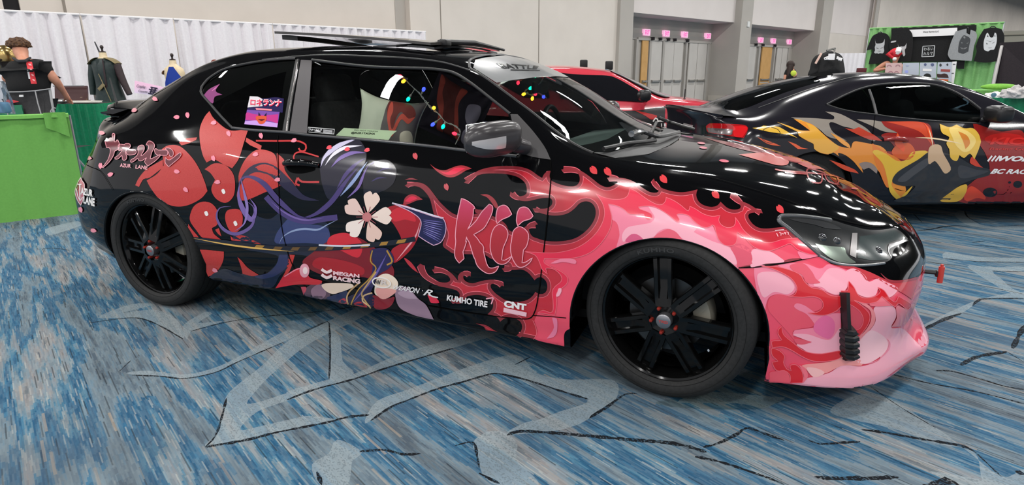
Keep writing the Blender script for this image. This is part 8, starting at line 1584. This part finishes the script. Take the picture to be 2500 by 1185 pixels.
pillow('square pillow printed in coral ruffles and dark violet, on the far seat', c2p, .34, R2, None, pil_w, [([(-.98,.98,1),(.98,.98,1),(.98,-.98,1),(-.98,-.98,1)], drk), ([(-.9,.9),(-.3,.95),(.1,.8),(-.1,.3),(.1,-.2),(.4,-.9),(.0,-.95),(-.3,-.3),(-.6,.1),(-.7,.5)], mar), ([(-.9,.9),(-.7,.8),(-.65,.4),(-.45,.1),(-.3,-.3),(-.1,-.9),(-.3,-.9),(-.5,-.2),(-.75,.1),(-.9,.5)], cor), ([(-.1,.9),(.1,.85),(.0,.3),(.2,-.2),(.5,-.9),(.35,-.9),(.1,-.3),(-.1,.2),(-.15,.5)], cor), ([(.3,.4),(.7,.5),(.9,.1),(.6,-.2),(.35,.0)], lil), ([(.5,-.4),(.9,-.3),(.95,-.8),(.6,-.9)], lil)])
# string of coloured lights
def bulbm(n, c, s=16.0): return mat('bulb_'+n, c, .3, emit=c, es=s*.16)
BM = {'r': bulbm('red', (1, .02, .05)), 'o': bulbm('amber', (1, .42, .02)), 'b': bulbm('blue', (.03, .05, 1)), 'g': bulbm('green', (.0, .75, .35))}; wirem = mat('clear_wire', srgb('#9a9c98'), .3)
def lights(label, wire, bulbs, ylev):
    c = at_y(*wire[0], ylev); e = empty('string_lights', tuple(c), 0, label, 'string lights'); W = [np.array(at_y(p[0], p[1], ylev))-c for p in curve(wire, False, 6)]
    b = MB(); b.tube([tuple(p+np.array([0, .004*math.sin(i*1.3), .003*math.cos(i*1.7)])) for i, p in enumerate(W)], .0022, 6); b.tube([tuple(p+np.array([0, -.004*math.sin(i*1.3), -.003*math.cos(i*1.7)])) for i, p in enumerate(W)], .0018, 6); b.build('wire', wirem, e)
    for x, y, k in bulbs:
        p = np.array(at_y(x, y, ylev-.01))-c; j = int(np.argmin([np.linalg.norm(w_-p) for w_ in W])); d = (p-W[j]); d = d/(np.linalg.norm(d)+1e-9)
        b = MB(); b.tube([tuple(p-d*.010), tuple(p-d*.004), tuple(p+d*.004), tuple(p+d*.011), tuple(p+d*.014)], [.0045, .0075, .0085, .005, .001], 12); bo_ = b.build('bulb', BM[k], e)
        b = MB(); b.tube([tuple(W[j]), tuple(p-d*.022)], .002, 6); b.tube([tuple(p-d*.024), tuple(p-d*.009)], .005, 10); b.build('socket', bpy.data.materials['clear_wire'], bo_)
    return e
lights('coloured string lights draped inside the near door window', WC([(1390,170),(1480,270),(1600,380),(1690,500),(1780,600),(1880,680),(1960,780),(2070,820),(2150,880),(2160,960),(2100,1080)]), [WC([(x, y)])[0]+(k,) for x, y, k in ((1340,150,'r'),(1385,215,'o'),(1660,330,'b'),(1450,460,'g'),(1800,585,'o'),(1790,810,'b'),(1930,840,'g'),(2090,940,'r'))], -.50)
W3 = crop(1000, 100, 3.386)
lights('coloured string lights seen through the windscreen near the rear-view mirror', W3([(770,305),(830,310),(900,330),(960,300),(1040,270),(1110,265),(1080,350),(1010,380),(950,420),(1020,450),(1060,430),(1130,470)]), [W3([(x, y)])[0]+(k,) for x, y, k in ((778,320,'b'),(897,345,'r'),(1040,285,'g'),(1100,280,'r'),(1000,390,'g'),(945,440,'o'),(1040,440,'r'),(1015,475,'o'),(1108,462,'b'))], -.05)
# paper note inside the glass, stickers on the glass
nt = Livery(g1); nt.base = -.012; nt.fill(WC([(540,845,1),(1275,885,1),(1205,945),(1160,1012,1),(430,950,1)]), mat('mint_paper', srgb('#d3e3c4'), .7), 0); nt.base = -.0105; nt.text('DO NOT TOUCH', WC([(690,868),(1010,890),(1005,905),(685,885)]), '#55604e', 0); nt.text('@R2R1TASHA', WC([(645,898),(975,915),(970,948),(640,932)]), '#2c3428', 0, .02, .15)
o = nt.build('paper_note', None); tag(o, 'pale green handwritten paper note lying inside the near door window', 'note')
sk = Livery(g1); sk.base = -.0035; sk.fill(WC([(62,842,1),(428,872,1),(420,945,1),(55,915,1)]), '#cfd0d0', 0); sk.fill(WC([(70,852,1),(420,880,1),(412,936,1),(64,908,1)]), '#0e0e10', 1, 30); sk.text('\u30a6\u30a9\u30fc\u30cb\u30f3\u30b0', WC([(78,858),(255,874),(252,912),(74,896)]), '#e8e8ea', 2, .02); [sk.line(WC([(272,884+k*13),(400,895+k*13)]), 1.5, '#b4b4b6', 2) for k in range(4)]; sk.fill(WC([(150,905,1),(190,885),(235,912,1)]), '#e8e8ea', 3, 30); sk.build('window_sticker', car)
SQ = crop(580, 210, 9.871); sq = Livery(g1); sq.base = -.0015
sq.fill(SQ([(290,245,1),(480,250,1),(600,300),(900,270),(1110,300,1),(1080,640,1),(225,575,1)]), '#2a2350', 0); sq.fill(SQ([(290,245,1),(480,252,1),(600,320),(560,400),(600,480),(400,500),(235,515,1)]), '#dcd4d8', 1); sq.fill(SQ([(225,570,1),(1010,625,1),(955,1000,1),(160,920,1)]), '#7a4fa4', 1); sq.fill(SQ([(215,640),(400,680),(700,700),(980,680,1),(965,900,1),(700,830),(400,830),(190,820,1)]), '#c23a88', 2); sq.fill(SQ([(180,850,1),(450,830),(700,860),(970,900,1),(955,1000,1),(160,920,1)]), '#c79be0', 3)
sq.fill(SQ([(430,530,1),(830,560,1),(820,600,1),(450,575,1)]), '#ee8a98', 3); sq.fill(SQ([(430,760),(500,720),(600,730),(690,730),(700,790),(660,880),(590,920),(520,910),(480,850)]), '#d8583a', 4); sq.fill(SQ([(500,720,1),(510,630,1),(560,720,1)]), '#2a1a3a', 5); sq.fill(SQ([(640,720,1),(700,640,1),(690,730,1)]), '#2a1a3a', 5); sq.fill(SQ([(490,800,1),(670,800,1),(600,840),(560,840)]), '#5a1a22', 6)
for tx, q_ in (('\u30ed\u30cd', [(305,300),(595,325),(590,480),(300,455)]), ('\u30e9\u30f3\u30ca', [(620,315),(1060,330),(1050,505),(610,480)])): sq.text(tx, SQ(q_), '#f6e6ea', 4, .09); sq.text(tx, SQ([(a+8, b_+8) for a, b_ in q_]), '#e03a5c', 5, .035)
sq.build('window_sticker', car)
st_ = Livery(g1); st_.base = -.0015; C2_ = crop(450, 50, 3.95); st_.fill(C2_([(340,610,1),(300,680),(365,715,1),(290,735),(270,800),(185,720,1),(240,660)]), '#8f4a7c', 0); st_.fill(C2_([(340,612,1),(290,665),(260,680)]), '#d878b0', 1); st_.build('window_sticker', car)
# clear protective sheets under the tyres
film = glass('clear_film', (.90, .94, .92), .35, .15)
for pts, lb in (([(520,742),(620,700),(700,690),(820,720),(760,775),(640,790),(560,775)], 'clear plastic film on the carpet in front of the rear wheel of the black coupe'), ([(1600,985),(1720,960),(1850,900),(2000,880),(2080,950),(1900,985),(1860,1000),(1700,1000)], 'clear plastic film on the carpet beside the front wheel of the black coupe')):
    L = [floor_pt(q[0], q[1]) for q in curve(pts, True, 15)]; mb = MB(); V, Fc = cdt([[(q[0], q[1]) for q in L]], [], .2); mb.add([(v[0], v[1], .003) for v in V], [tuple(map(int, f)) for f in Fc]); o = mb.build('floor_film', film, None, fix=False, sharp=None); o.data.polygons[0].normal.z < 0 and o.data.flip_normals(); tag(o, lb, 'plastic film')
